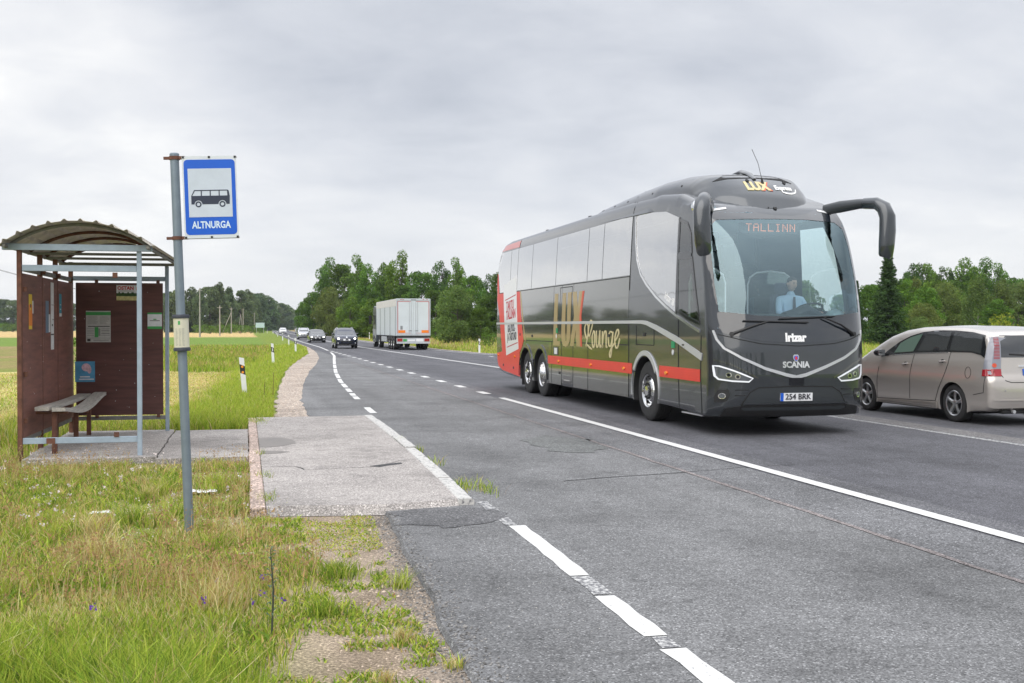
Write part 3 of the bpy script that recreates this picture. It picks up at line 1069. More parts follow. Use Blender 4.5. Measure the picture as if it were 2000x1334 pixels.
text_on('lettering', 'X', .20, (.04, 3.87), 'F', PB, M['shadow_red'], po, off=.008, bold=.012, sx=1.0)
text_on('lettering', 'Express', .105, (.36, 3.86), 'F', PB, M['white_text'], po, off=.010, bold=.003, sx=1.0)
sw = smooth_path([(.62, 3.86), (.58, 3.80), (.46, 3.765), (.34, 3.775), (.30, 3.80)])
strip('swoosh', sw, [.006 + .018 * sin(pi * i / (len(sw) - 1)) for i in range(len(sw))], 'F', PB, M['white_text'], po, off=.009, ds=.5)
for x, z in ((-.20, 3.985), (.46, 3.97)):
    patch('washer_cap', disc(x, z, .028, 12), 'F', PB, M['black'], po, off=.012, sp=0)
patch('roof_camera', disc(.06, 3.50, .03, 12), 'F', BB, M['black'], bus, off=.015, sp=0)
patch('roof_camera', disc(-.05, 3.515, .015, 10), 'F', BB, M['black'], bus, off=.012, sp=0)
MB().tube([(.03, 1.30, 3.93), (.03, 1.33, 4.03)], [.028, .012], 10).tube([(.03, 1.33, 4.02), (.0, 1.40, 4.28), (-.05, 1.52, 4.52)], .0045, 5).build('antenna', M['black'], po, smooth=40)
strip('pod_seam', [(4.10, 3.9), (4.10, 4.12)], .014, 'L', PB, M['seam'], po, off=.004)
for y in (7.28, 10.66):
    MB().box((-1.0, y - .05, 3.90), (-.9, y + .05, 3.985), .01).build('roof_hook', M['black_trim'], bus)
for y in (2.2, 3.3, 4.6, 5.4, 6.2):
    patch('pod_bolt', disc(y, 3.98, .016, 8), 'L', PB, M['black'], po, off=.006, sp=0)

# long horn-shaped mirrors
for sg in (-1, 1):
    mr = empty('mirror')
    mr.parent = bus
    if sg > 0:
        mr.location = (-.07, .01, 0)
    arm = [(sg * 1.00, .95, 3.50), (sg * 1.15, .70, 3.53), (sg * 1.32, .42, 3.55), (sg * 1.46, .20, 3.535)]
    MB().tube(arm, [.075, .09, .082, .082], 16, ell=[(.5, 1.1), (.6, 1.05), (.75, .95), (.9, .9)]).build('arm', M['bus_front'], mr, smooth=50)
    bod = [(sg * 1.36, .36, 3.55), (sg * 1.46, .18, 3.535), (sg * 1.53, .09, 3.46), (sg * 1.565, .04, 3.32), (sg * 1.56, .03, 3.10), (sg * 1.545, .03, 2.88), (sg * 1.53, .03, 2.73), (sg * 1.52, .04, 2.69)]
    MB().tube(bod, [.095, .105, .118, .125, .125, .122, .115, .10], 18, ell=[(.9, .9), (.9, .9), (.9, 1.0), (.75, 1.05), (.75, 1.08), (.75, 1.06), (.72, 1.0), (.68, .85)], upv=(1, 0, 0)).build('housing', M['bus_paint'], mr, smooth=50)
    MB().prism([(sg * (1.55 - .09), 2.76), (sg * (1.55 + .08), 2.76), (sg * (1.565 + .08), 3.36), (sg * (1.56 - .08), 3.36)], .10, .115, 'y').build('mirror_glass', M['lens'], mr)
    if sg < 0:
        MB().tube([(-1.36, .66, 3.52), (-1.40, .58, 3.47), (-1.43, .50, 3.40), (-1.44, .46, 3.36)], [.05, .10, .09, .03], 12, ell=(1, 1)).build('corner_mirror', M['chrome'], mr, smooth=60)

# underside, wheels, mudflap
MB().box((-1.15, .5, .34), (1.15, 2.3, .40)).box((-1.15, 3.9, .34), (1.15, 9.3, .40)).box((-1.15, 12.2, .38), (1.15, 14.5, .44)).box((-.9, 2.2, .42), (.9, 12.4, .6)).box((-1.05, .5, .27), (1.0, .9, .33)).build('underside', M['black'], bus)
MB().box((-1.27, 11.98, .18), (-1.0, 12.0, .6)).box((1.0, 11.98, .18), (1.27, 12.0, .6)).build('mudflap', M['black'], bus)
MB().box((-1.27, .70, .262), (-1.05, 1.5, .285)).build('door_step', M['satin'], bus)
for y, k in ((AF, 'front'), (AD, 'drive'), (AT, 'front')):
    for sg in (-1, 1):
        bus_wheel(bus, sg * 1.10, y, sg, k)
MB().tube([(-1.1, AF, .52), (1.1, AF, .52)], .07, 8).tube([(-1.1, AD, .52), (1.1, AD, .52)], .12, 8).build('axle', M['black'], bus)

# cabin
MB().box((-1.18, 1.0, 1.30), (1.18, 13.5, 1.36)).build('cabin_floor', M['interior'], bus)
MB().box((-1.1, 1.3, 3.40), (1.1, 9.0, 3.43)).build('cabin_ceiling', M['ceiling_grey'], bus)
MB().box((-1.1, 8.6, 1.4), (1.1, 8.65, 3.4)).build('cabin_back', M['interior'], bus)
for sg in (-1, 1):
    MB().box((sg * 1.13 - .01, 2.6, 1.9), (sg * 1.13 + .01, 8.6, 2.5)).box((sg * 1.10 - .01, 2.6, 3.25), (sg * 1.10 + .01, 8.6, 3.4)).build('cabin_wall', M['interior'], bus)
dash_v = MB()
prof = [(.45, 1.40), (.42, 1.72), (.55, 1.80), (.95, 1.84), (1.10, 1.78), (1.12, 1.38)]
dash_v.prism(prof, -1.08, 1.08, 'x')
dash_v.tube([(.25, .95, 1.78), (.60, .92, 1.90), (.95, .90, 1.70)], .13, 12, ell=(1.3, .7))
dash_v.build('dashboard', M['dash'], bus, smooth=40)
swl = empty('steering_wheel', (.80, 1.22, 1.90))
swl.parent = bus
swl.rotation_euler = (radians(-28), 0, 0)
mb = MB()
ring = [(.235 * cos(a), .235 * sin(a), 0) for a in np.linspace(0, 2 * pi, 33)]
mb.tube(ring, .016, 8, cap=False)
for a in (radians(200), radians(-20), radians(90)):
    mb.tube([(0, 0, -.02), (.23 * cos(a), .23 * sin(a), 0)], .014, 6)
mb.tube([(0, 0, .01), (0, 0, -.4)], .04, 8)
mb.build('rim', M['black_trim'], swl, smooth=40)


def seat(x, y, z, s=1.0, name='seat'):
    mb = MB()
    mb.box((x - .23 * s, y - .05, z), (x + .23 * s, y + .42, z + .12), .04)
    mb.box((x - .23 * s, y + .38, z + .08), (x + .23 * s, y + .50, z + .72), .05)
    mb.box((x - .15 * s, y + .40, z + .70), (x + .15 * s, y + .50, z + .92), .04)
    mb.box((x - .15, y + .05, 1.36), (x + .15, y + .35, z))
    return mb.build(name, M['seat'], bus, smooth=40)


seat(.80, 1.62, 1.46, 1.10)
seat(-.75, 2.2, 1.75)
for r in range(3):
    for x in (-.92, -.46, .46, .92):
        seat(x, 3.6 + r * .95, 1.85)
# rounded glass screens behind the front seats
for x0, x1, y_ in ((-1.12, -.50, 1.55), (.28, 1.12, 2.35)):
    w2 = x1 - x0
    path = [(x0, y_, 1.45), (x0, y_, 2.35), (x0 + .04, y_, 2.48), (x0 + .16, y_, 2.56), ((x0 + x1) / 2, y_, 2.59), (x1 - .16, y_, 2.56), (x1 - .04, y_, 2.48), (x1, y_, 2.35), (x1, y_, 1.45)]
    sc_ = MB().tube(path, .016, 8).build('screen_frame', M['white'], bus, smooth=60)
    MB().prism([(p[0], p[2]) for p in path], y_ - .003, y_ + .003, 'y').build('screen_glass', M['clear_glass'], sc_)
# destination display
dd = MB().box((-.52, .96, 3.10), (.50, 1.02, 3.27), .01).build('destination_display', M['black_gloss'], bus)
GL5 = dict(T='11111 00100 00100 00100 00100 00100 00100', A='01110 10001 10001 11111 10001 10001 10001', L='10000 10000 10000 10000 10000 10000 11111', I='01110 00100 00100 00100 00100 00100 01110', N='10001 11001 10101 10101 10011 10001 10001')
dv, df = [], []
for ci, ch in enumerate('TALLINN'):
    for r_, row in enumerate(GL5[ch].split()):
        for c_, bit in enumerate(row):
            if bit == '1':
                x, z = -.42 + ci * .125 + c_ * .0195, 3.245 - r_ * .0175
                b = len(dv)
                dv += [(x, .952, z), (x + .012, .952, z), (x + .012, .952, z + .012), (x, .952, z + .012)]
                df.append((b, b + 1, b + 2, b + 3))
link('lettering', mesh_from('lettering', dv, df, M['led']), dd)
# hanging ceiling monitor and stairs rail
MB().box((-.45, 3.0, 2.95), (.05, 3.06, 3.30), .02).build('ceiling_monitor', M['black_gloss'], bus)
MB().box((.35, 2.9, 2.75), (.70, 2.98, 3.30), .02).build('curtain', M['seat'], bus)

# crumpled pale cloth on the dashboard
mb = MB()
V = []
N_ = 15
for i in range(N_):
    for j in range(N_):
        a, b = i / (N_ - 1), j / (N_ - 1)
        x, y = .80 + .34 * a, .62 + .38 * b
        z = 1.84 + .13 * max(0, sin(pi * a)) * max(0, sin(pi * b)) + .05 * mnoise.noise(Vector((a * 7, b * 7, 1.3)))
        V.append((x + .02, y - .12, z - .06))
mb.add(V, [(i * N_ + j, (i + 1) * N_ + j, (i + 1) * N_ + j + 1, i * N_ + j + 1) for i in range(N_ - 1) for j in range(N_ - 1)])
clo = mb.build('cloth', mat('pale_cloth', (.55, .72, .75), .8), None, smooth=60)
clo.location = bus.location
tag(clo, 'crumpled pale blue cloth on the coach dashboard beside the steering wheel', 'cloth')


# ============================================================ the driver
def skin_mesh(name, verts, edges, radii, m, parent, levels=2, root=0):
    me = bpy.data.meshes.new(name)
    me.from_pydata(verts, edges, [])
    o = bpy.data.objects.new(name, me)
    COL.objects.link(o)
    md = o.modifiers.new('s', 'SKIN')
    for i, r in enumerate(radii):
        sv = me.skin_vertices[0].data[i]
        sv.radius = r if isinstance(r, tuple) else (r, r)
    me.skin_vertices[0].data[root].use_root = True
    o.modifiers.new('u', 'SUBSURF').levels = levels
    dg = bpy.context.evaluated_depsgraph_get()
    m2 = bpy.data.meshes.new_from_object(o.evaluated_get(dg))
    bpy.data.objects.remove(o)
    m2.materials.clear()
    m2.materials.append(m)
    m2.shade_smooth()
    return link(name, m2, parent)


drv = empty('person', (8.06 + .80, 15 + 1.80, 1.58), 0, 'coach driver in pale blue shirt and dark tie, both hands on the steering wheel', 'person')
V = [(0, 0, .08), (0, .02, .28), (0, .03, .48), (0, .01, .58), (0, -.01, .66)]
E_ = [(0, 1), (1, 2), (2, 3), (3, 4)]
R_ = [(.17, .12), (.17, .12), (.18, .11), (.07, .065), (.06, .06)]
Vk, Ek, Rk = [], [], []
for sg in (-1, 1):
    b = len(V)
    V += [(sg * .20, .02, .50), (sg * .27, -.10, .28), (sg * .25, -.33, .24)]
    E_ += [(2, b), (b, b + 1), (b + 1, b + 2)]
    R_ += [.075, .055, .045]
    V += [(sg * .11, -.05, .04), (sg * .14, -.45, .06)]
    E_ += [(0, b + 3), (b + 3, b + 4)]
    R_ += [.09, .075]
body = skin_mesh('body', V, E_, R_, M['shirt'], drv)
# forearms with hands and fingers closed on the rim
for sg in (-1, 1):
    v = [(sg * .25, -.30, .245), (sg * .23, -.42, .26), (sg * .215, -.50, .275), (sg * .205, -.56, .285)]
    e = [(0, 1), (1, 2), (2, 3)]
    r = [.040, .033, .026, (.036, .02)]
    for k in range(4):
        b = len(v)
        ox = (k - 1.5) * .019
        v += [(sg * .205 + ox, -.60, .30 - abs(k - 1.3) * .003), (sg * .205 + ox, -.635, .285), (sg * .205 + ox, -.63, .255)]
        e += [(3, b), (b, b + 1), (b + 1, b + 2)]
        r += [.0095, .0088, .0075]
    b = len(v)
    v += [(sg * .17, -.56, .272), (sg * .15, -.60, .265)]
    e += [(2, b), (b, b + 1)]
    r += [.011, .009]
    skin_mesh('forearm', v, e, r, M['skin'], body, 1)
hd = bmesh.new()
bmesh.ops.create_uvsphere(hd, u_segments=28, v_segments=20, radius=1)
for q in hd.verts:
    x, y, z = q.co
    jaw = 1 - .28 * max(0, -z) ** 1.3
    q.co = Vector((x * .076 * jaw, y * .098 * (1 - .12 * max(0, -z)), z * .118))
    f = q.co
    if f.y < -.05:
        if abs(f.x) < .016 and -.045 < f.z < .015:
            q.co.y -= .022 * (1 - abs(f.x) / .016)
        if .012 < abs(f.x) < .045 and .0 < f.z < .03:
            q.co.y += .010
        if abs(f.x) < .03 and -.07 < f.z < -.055:
            q.co.y += .005
me = bpy.data.meshes.new('head')
hd.to_mesh(me)
hd.free()
me.shade_smooth()
me.materials.append(M['skin'])
head = link('head', me, body)
head.location = (0, -.035, .765)
head.rotation_euler = (radians(6), 0, radians(12))
hb = MB()
for sg in (-1, 1):
    hb.tube([(sg * .076, .0, .02), (sg * .084, .01, .0), (sg * .078, .0, -.03)], [.010, .016, .008], 8)
hb.build('ear', M['skin'], head, smooth=60)
hb = MB()
for sg in (-1, 1):
    hb.box((sg * .03 - .013, -.094, .008), (sg * .03 + .013, -.086, .016))
    hb.box((sg * .03 - .018, -.098, .028), (sg * .03 + .018, -.088, .034))
hb.box((-.022, -.093, -.064), (.022, -.086, -.058))
hb.build('face_features', M['hair'], head)
hm = bmesh.new()
bmesh.ops.create_uvsphere(hm, u_segments=24, v_segments=16, radius=1)
for q in list(hm.verts):
    if q.co.z < .05 - q.co.y * .5 and not (q.co.y > .2 and q.co.z > -.5):
        hm.verts.remove(q)
for q in hm.verts:
    q.co = Vector((q.co.x * .083, q.co.y * .104 + .004, q.co.z * .124 + .006))
me = bpy.data.meshes.new('hair')
hm.to_mesh(me)
hm.free()
me.shade_smooth()
me.materials.append(M['hair'])
link('hair', me, head)
MB().prism([(-.018, .55), (.018, .55), (.03, .25), (0, .2), (-.03, .25)], -.128, -.115, 'y').build('tie', M['tie'], body)
# ============================================================ ground materials
def asphalt(name, col, dark, grain=1.0, streak=0.12, gc=1.0):
    m = bpy.data.materials.new(name)
    m.use_nodes = True
    nt = m.node_tree
    b = nt.nodes['Principled BSDF']
    tc = nd(nt, 'ShaderNodeTexCoord')
    vo = nd(nt, 'ShaderNodeTexVoronoi', i_Scale=95.0 * grain)
    nt.links.new(tc.outputs['Object'], vo.inputs['Vector'])
    sp_ = nd(nt, 'ShaderNodeSeparateColor')
    nt.links.new(vo.outputs['Color'], sp_.inputs[0])
    r0 = ramp(nt, [(p_, 1 + (q_ - 1) * gc) for p_, q_ in ((0.0, 0.35), (0.30, 0.72), (0.60, 1.0), (0.88, 1.3), (0.97, 1.9), (1.0, 2.8))])
    nt.links.new(sp_.outputs[0], r0.inputs[0])
    n1 = nd(nt, 'ShaderNodeTexNoise', i_Scale=0.55, i_Detail=7.0, i_Roughness=0.6)
    nt.links.new(tc.outputs['Object'], n1.inputs['Vector'])
    r1 = ramp(nt, [(0.30, 0.66), (0.50, 1.0), (0.72, 1.22)])
    nt.links.new(n1.outputs[0], r1.inputs[0])
    mp_ = nd(nt, 'ShaderNodeMapping')
    mp_.inputs['Scale'].default_value = (1.6, 0.06, 1)
    nt.links.new(tc.outputs['Object'], mp_.inputs[0])
    n2 = nd(nt, 'ShaderNodeTexNoise', i_Scale=1.0, i_Detail=3.0)
    nt.links.new(mp_.outputs[0], n2.inputs['Vector'])
    r2 = ramp(nt, [(0.3, 1 - streak), (0.7, 1 + streak)])
    nt.links.new(n2.outputs[0], r2.inputs[0])
    n3 = nd(nt, 'ShaderNodeTexNoise', i_Scale=5.0, i_Detail=8.0, i_Roughness=0.7)
    nt.links.new(tc.outputs['Object'], n3.inputs['Vector'])
    r3 = ramp(nt, [(0.36, 0.62), (0.46, 0.97), (0.7, 1.12)])
    nt.links.new(n3.outputs[0], r3.inputs[0])
    # dark worn blotches
    n4 = nd(nt, 'ShaderNodeTexNoise', i_Scale=0.8, i_Detail=5.0, i_Roughness=0.75)
    mp4 = nd(nt, 'ShaderNodeMapping')
    mp4.inputs['Location'].default_value = (5.2, 3.1, 0)
    nt.links.new(tc.outputs['Object'], mp4.inputs[0])
    nt.links.new(mp4.outputs[0], n4.inputs['Vector'])
    r4 = ramp(nt, [(0.28, 0.0), (0.37, 1.0)])
    nt.links.new(n4.outputs[0], r4.inputs[0])
    c = mixc(nt, 1.0, tuple(col), r0.outputs[0], 'MULTIPLY')
    c = mixc(nt, 1.0, c, r1.outputs[0], 'MULTIPLY')
    c = mixc(nt, 1.0, c, r2.outputs[0], 'MULTIPLY')
    c = mixc(nt, 0.6, c, mixc(nt, 1.0, c, r3.outputs[0], 'MULTIPLY'))
    c = mixc(nt, r4.outputs[0], mixc(nt, 1.0, c, (dark, dark, dark), 'MULTIPLY'), c)
    nt.links.new(c, b.inputs['Base Color'])
    b.inputs['Roughness'].default_value = 0.82
    b.inputs['Specular IOR Level'].default_value = 0.35
    bn = nd(nt, 'ShaderNodeBump', i_Strength=0.55, i_Distance=0.004)
    nt.links.new(vo.outputs['Distance'], bn.inputs['Height'])
    nt.links.new(bn.outputs[0], b.inputs['Normal'])
    return m


def paint_mat(name, col, thr=0.40):
    """road paint with worn-through specks"""
    m = bpy.data.materials.new(name)
    m.use_nodes = True
    nt = m.node_tree
    b = nt.nodes['Principled BSDF']
    tc = nd(nt, 'ShaderNodeTexCoord')
    n = nd(nt, 'ShaderNodeTexNoise', i_Scale=26.0, i_Detail=9.0, i_Roughness=0.75)
    nt.links.new(tc.outputs['Object'], n.inputs['Vector'])
    r = ramp(nt, [(thr - .05, (0.13, 0.13, 0.14)), (thr + 0.02, col), (0.75, tuple(min(1, q * 1.08) for q in col))])
    nt.links.new(n.outputs[0], r.inputs[0])
    nt.links.new(r.outputs[0], b.inputs['Base Color'])
    b.inputs['Roughness'].default_value = 0.7
    return m


A_BAY = asphalt('bay_asphalt', (0.160, 0.161, 0.164), 0.6, 1.1, .12, .85)
A_ROAD = asphalt('road_asphalt', (0.094, 0.094, 0.105), 0.75, 1.2, 0.16)
A_DARK = asphalt('patched_asphalt', (0.060, 0.061, 0.064), 0.7)
A_SLAB = asphalt('slab_concrete', (0.345, 0.32, 0.303), 0.85, 1.15, 0.05, .8)
A_GRAV = asphalt('gravel', (0.38, 0.32, 0.27), 0.75, 0.45, 0.04)
PAINT = paint_mat('white_road_paint', (0.60, 0.60, 0.59), 0.395)
PAINT_W = paint_mat('worn_road_paint', (0.50, 0.50, 0.49), 0.53)
PAINT_K = paint_mat('kerb_paint', (0.50, 0.49, 0.47), 0.45)


def centre(Y):
    return float(np.interp(Y, [0, 13, 17, 44, 58, 94, 125, 155, 200, 300, 500, 800, 1400], [10.5, 10.45, 10.3, 10.0, 9.8, 9.3, 9.4, 9.9, 10.6, 11.9, 15.5, 25, 60]))


def leftline(Y):
    return float(np.interp(Y, [0, 16, 21.5, 26.5, 33.4, 40, 47, 55, 64, 76, 93, 125, 155, 200, 300, 500, 800, 1400], [2.1, 2.3, 2.36, 2.5, 2.77, 3.15, 3.65, 4.25, 4.95, 5.6, 6.0, 6.15, 6.6, 7.2, 8.4, 12, 21.5, 56.5]))


def asphalt_left(Y):
    return float(np.interp(Y, [-30, 3.9, 4.9, 5.8, 6.9, 8.2, 9.64, 9.8, 20, 25.3, 33.7, 42, 50.4, 60, 70.6, 80, 93, 155, 200, 300, 500, 800, 1400],
                           [.95, 1.0, 1.03, 1.06, 1.10, 1.16, 1.2, 1.18, 1.11, 1.22, 1.71, 2.35, 3.1, 3.85, 4.4, 4.75, 5.1, 5.8, 6.4, 7.6, 11.2, 20.7, 55.7]))


def asphalt_right(Y):
    return float(np.interp(Y, [0, 50, 63, 70, 80, 120, 155, 200, 300, 500, 800, 1400], [16.3, 16.2, 15.2, 14.4, 13.9, 13.9, 14.3, 15.0, 16.3, 19.9, 29.4, 64.4]))


YS = list(np.arange(-30, 3, 3)) + list(np.arange(3, 30, .5)) + list(np.arange(30, 100, 2)) + list(np.arange(100, 300, 10)) + list(np.arange(300, 1401, 50))


def sheet(name, left, right, mat_, z=0.0, ys=YS, skirt=.03, jag=0.0, label=None):
    V, F = [], []
    for Y in ys:
        j = jag * (mnoise.noise(Vector((0, Y * 1.3, 7))) + .6 * mnoise.noise(Vector((3, Y * 4.1, 7)))) if jag else 0
        a, b = left(Y) + j, right(Y)
        V += [(a - .02, Y, z - skirt), (a, Y, z), (b, Y, z), (b + .02, Y, z - skirt)]
    for i in range(len(ys) - 1):
        for k in range(3):
            F.append((i * 4 + k, i * 4 + k + 1, i * 4 + 5 + k, i * 4 + 4 + k))
    o = link(name, mesh_from(name, V, F, mat_))
    tag(o, kind='structure')
    return o


def line_mesh(name, segs, mat_, z, jag=0.0):
    """segs: list of (list of (x, y) centre points, width)"""
    V, F = [], []
    for path, wd in segs:
        q = densify(path, .25 if path[0][1] < 40 else 4, False)
        v2, fs = ribbon2(q, wd)
        b = len(V)
        V += [(x + (jag * mnoise.noise(Vector((x * 9, y * 9, 2))) if jag else 0), y, z) for x, y in v2]
        F += [tuple(i + b for i in f)[::-1] for f in fs]
    bm = bmesh.new()
    vv = [bm.verts.new(v) for v in V]
    for f in F:
        bm.faces.new([vv[i] for i in f])
    for f in bm.faces:
        f.normal_update()
        if f.normal.z < 0:
            f.normal_flip()
    me = bpy.data.meshes.new(name)
    bm.to_mesh(me)
    bm.free()
    me.materials.append(mat_)
    o = link(name, me)
    tag(o, kind='structure')
    return o


JOIN = lambda Y: float(np.interp(Y, [-30, 0, 40, 60, 75, 80], [4.85, 4.82, 4.82, 4.9, 4.95, 5.0]))
YB = [y for y in YS if y <= 78] + [79]
YB += []
ax_l = sheet('bus_bay_asphalt', asphalt_left, lambda Y: JOIN(Y) if asphalt_left(Y) < JOIN(Y) else asphalt_left(Y) + .01, A_BAY, 0.0, YB, jag=.05)
sheet('road', lambda Y: max(JOIN(Y), asphalt_left(Y)) if Y < 79 else asphalt_left(Y), asphalt_right, A_ROAD, 0.0, YS, jag=0)
# the lighter seam between bay and lane, and the strip outside the white line
line_mesh('pavement_seam', [([(4.80, y) for y in (2, 12, 24, 40, 52)], .055)], asphalt('seam_filler', (.225, .198, .195), .8), .0045, .03)
line_mesh('pavement_strip', [([(5.20, y) for y in (0, 12, 24, 40, 60)], .82)], asphalt('strip_asphalt', (.150, .151, .157), .7), .0035, 0)
line_mesh('pale_wheel_track', [([(5.98, y) for y in np.arange(2, 60, 3)], .30)], asphalt('pale_track2', (.118, .118, .128), .85), .0032, .04)
line_mesh('pavement_crack', [([(3.25, 11.14), (3.9, 11.32), (4.6, 11.45), (5.2, 11.62), (5.8, 11.78), (6.3, 11.82)], .022), ([(3.0, 24.6), (3.6, 24.2), (4.6, 24.4)], .02), ([(2.9, 30), (3.8, 29.6), (4.7, 29.9)], .025)], M['seam'], .0045, .05)
def blotch(name, pts_, z, m, amp=.1):
    q = densify(pts_, .12)
    q = [(x + amp * mnoise.noise(Vector((x * 3, y * 3, 1))) + amp * .4 * mnoise.noise(Vector((x * 11, y * 11, 1))), y + amp * mnoise.noise(Vector((x * 3, y * 3, 6))) + amp * .4 * mnoise.noise(Vector((x * 11, y * 11, 6)))) for x, y in q]
    v2, fs = cdt(q, (), .4)
    o = link(name, mesh_from(name, [(x, y, z) for x, y in v2], fs, m))
    tag(o, kind='structure')


blotch('repair_patch', [(3.75, 15.3), (3.95, 13.9), (4.35, 13.6), (4.75, 14.0), (4.78, 15.2), (4.4, 16.0), (4.1, 15.5)], .0045, asphalt('patched_asphalt2', (.135, .14, .138), .7), .18)
blotch('repair_patch', [(1.24, 9.60), (1.22, 8.95), (1.6, 8.75), (2.1, 8.95), (2.25, 9.35), (2.05, 9.70), (1.6, 9.72)], .0042, asphalt('dark_tar', (.118, .118, .122), .7), .12)

# ------------------------------------------------ painted lines
segs = []
for a, b in ((3.2, 4.05), (4.13 + .0, 5.02), (5.42, 6.30), (6.66, 8.74)):
    segs.append(([(2.10, a), (2.12, b)], .135))
segs = [([(2.08, 1.2), (2.08, 3.0)], .135), ([(2.08, 3.4), (2.09, 5.18)], .135), ([(2.085, 5.42), (2.10, 6.30)], .135), ([(2.115, 6.86), (2.155, 8.72)], .135)]
line_mesh('bay_edge_line', segs, PAINT, .004, .018)
line_mesh('worn_bay_line', [([(2.10, 6.34), (2.11, 6.84)], .13), ([(2.12, 8.75), (2.13, 10.0)], .10), ([(2.09, 5.2), (2.09, 5.4)], .1)], PAINT_W, .0038, .03)
ll = [([(leftline(y), y) for y in np.arange(a, b + .01, .5)], .13) for a, b in ((20.9, 22.4), (22.8, 23.2), (25.0, 26.0), (26.3, 27.6), (27.9, 29.6), (30.0, 32.0), (32.5, 35.0), (35.6, 39.2), (39.8, 44), (44.6, 49), (49.4, 55))]
ll.append(([(leftline(y), y) for y in list(np.arange(55, 150, 3)) + list(np.arange(150, 1300, 25))], .14))
line_mesh('curved_bay_line', ll, PAINT, .004, .01)
# solid line then dashes along the lane
line_mesh('lane_line', [([(5.74, 1.5), (5.74, 12), (5.72, 24.7)], .16)], PAINT, .0075, .008)
ds_ = []
y = 26.2
while y < 78:
    ds_.append(([(5.73, y), (5.73, y + 1.0)], .20))
    y += 3.05
line_mesh('lane_dashes', ds_, PAINT, .0075, .01)
line_mesh('pale_dash_band', [([(5.62, y) for y in np.arange(27, 80, 4)], .45)], asphalt('pale_band', (.155, .155, .162), .8), .0055)
line_mesh('centre_line', [([(centre(y), y) for y in list(np.arange(24, 100, 3)) + list(np.arange(100, 1300, 25))], .26)], paint_mat('grey_line', (.42, .42, .42), .42), .004, .01)
line_mesh('centre_line_worn', [([(10.40, y) for y in np.arange(6, 24.5, 2)], .14)], PAINT_W, .004, .03)
line_mesh('pale_wheel_track', [([(10.75, y) for y in np.arange(5, 26, 3)], .5)], asphalt('pale_track', (.16, .155, .155), .8), .003, .05)
rl = [([(13.45, y), (13.45, y + 1.2)], .16) for y in np.arange(28, 62, 3.2)] + [([(asphalt_right(y) - .75, y) for y in list(np.arange(64, 150, 4)) + list(np.arange(150, 1300, 25))], .13)]
line_mesh('right_edge_line', rl, PAINT, .004, .01)

# ------------------------------------------------ gravel shoulder, platform, slabs, kerbs
gl = lambda Y: float(np.interp(Y, [19.7, 20.1, 26.3, 33.9, 47.3, 62, 70.6, 85, 120], [.40, .53, .72, 1.05, 1.8, 3.1, 3.9, 4.5, 5.2]))
YG = [y for y in YS if 19.5 <= y <= 120]
sheet('gravel_shoulder', gl, lambda Y: asphalt_left(Y) + .08, A_GRAV, -.012, YG, skirt=.02, jag=.12)
sheet('gravel_edge', lambda Y: asphalt_right(Y) - .05, lambda Y: asphalt_right(Y) + .55, A_GRAV, -.01, [y for y in YS if y > 20 and y < 600], skirt=.02)

KIN = [(2.02, 9.86), (2.09, 11.7), (2.14, 13.8), (2.18, 16.9), (2.20, 19.75)]
kx = lambda Y: float(np.interp(Y, [k[1] for k in KIN], [k[0] for k in KIN]))
Vp, Fp = [], []
ysl = list(np.arange(9.9, 19.8, .35)) + [19.72]
for i, Y in enumerate(ysl):
    n_ = .03 * mnoise.noise(Vector((Y * 2, 0, 0)))
    Vp += [(.17, Y, .052), (kx(Y) - .135, Y, .052)]
for i in range(len(ysl) - 1):
    Fp.append((2 * i, 2 * i + 1, 2 * i + 3, 2 * i + 2))
# front edge slightly ragged and skirts
b_ = len(Vp)
Vp += [(.17, 9.82, -.03), (1.22, 9.66, -.03), (kx(9.9) - .135, 9.80, -.03), (.17, 9.9, .052), (1.22, 9.74, .052), (kx(9.9) - .135, 9.9, .052)]
Fp += [(b_, b_ + 1, b_ + 4, b_ + 3), (b_ + 1, b_ + 2, b_ + 5, b_ + 4), (b_ + 3, b_ + 4, b_ + 5)]
b_ = len(Vp)
Vp += [(.17, 19.72, .052), (2.07, 19.72, .052), (2.07, 19.75, -.03), (.17, 19.75, -.03)]
Fp.append((b_, b_ + 1, b_ + 2, b_ + 3))
o = link('platform_pavement', mesh_from('platform_pavement', Vp, Fp, A_SLAB))
tag(o, kind='structure')
line_mesh('platform_crack', [([(.19, 12.75), (.55, 12.62), (.62, 12.3), (1.0, 12.35), (1.4, 12.4), (1.75, 12.9), (1.98, 13.0)], .012)], M['seam'], .0555, .04)
line_mesh('platform_patch', [([(1.42, 12.42), (1.66, 12.66)], .16)], A_DARK, .0552, .25)
wetm = mat('damp_pavement', (.16, .135, .115), .35, var=(9, .2))
for pts_, ps_ in (([(.18, 16.0), (.45, 16.05), (.62, 15.7), (.66, 15.2), (.50, 14.9), (.30, 14.75), (.18, 14.8)], .0552), ([(.18, 14.35), (.42, 14.3), (.55, 14.15), (.35, 14.0), (.18, 14.0)], .0552)):
    v2, fs = cdt([(x + .03 * mnoise.noise(Vector((x * 6, y * 6, 0))), y) for x, y in densify(pts_, .08)], (), .3)
    o = link('damp_patch', mesh_from('damp_patch', [(x, y, ps_) for x, y in v2], fs, wetm))
    tag(o, kind='structure')
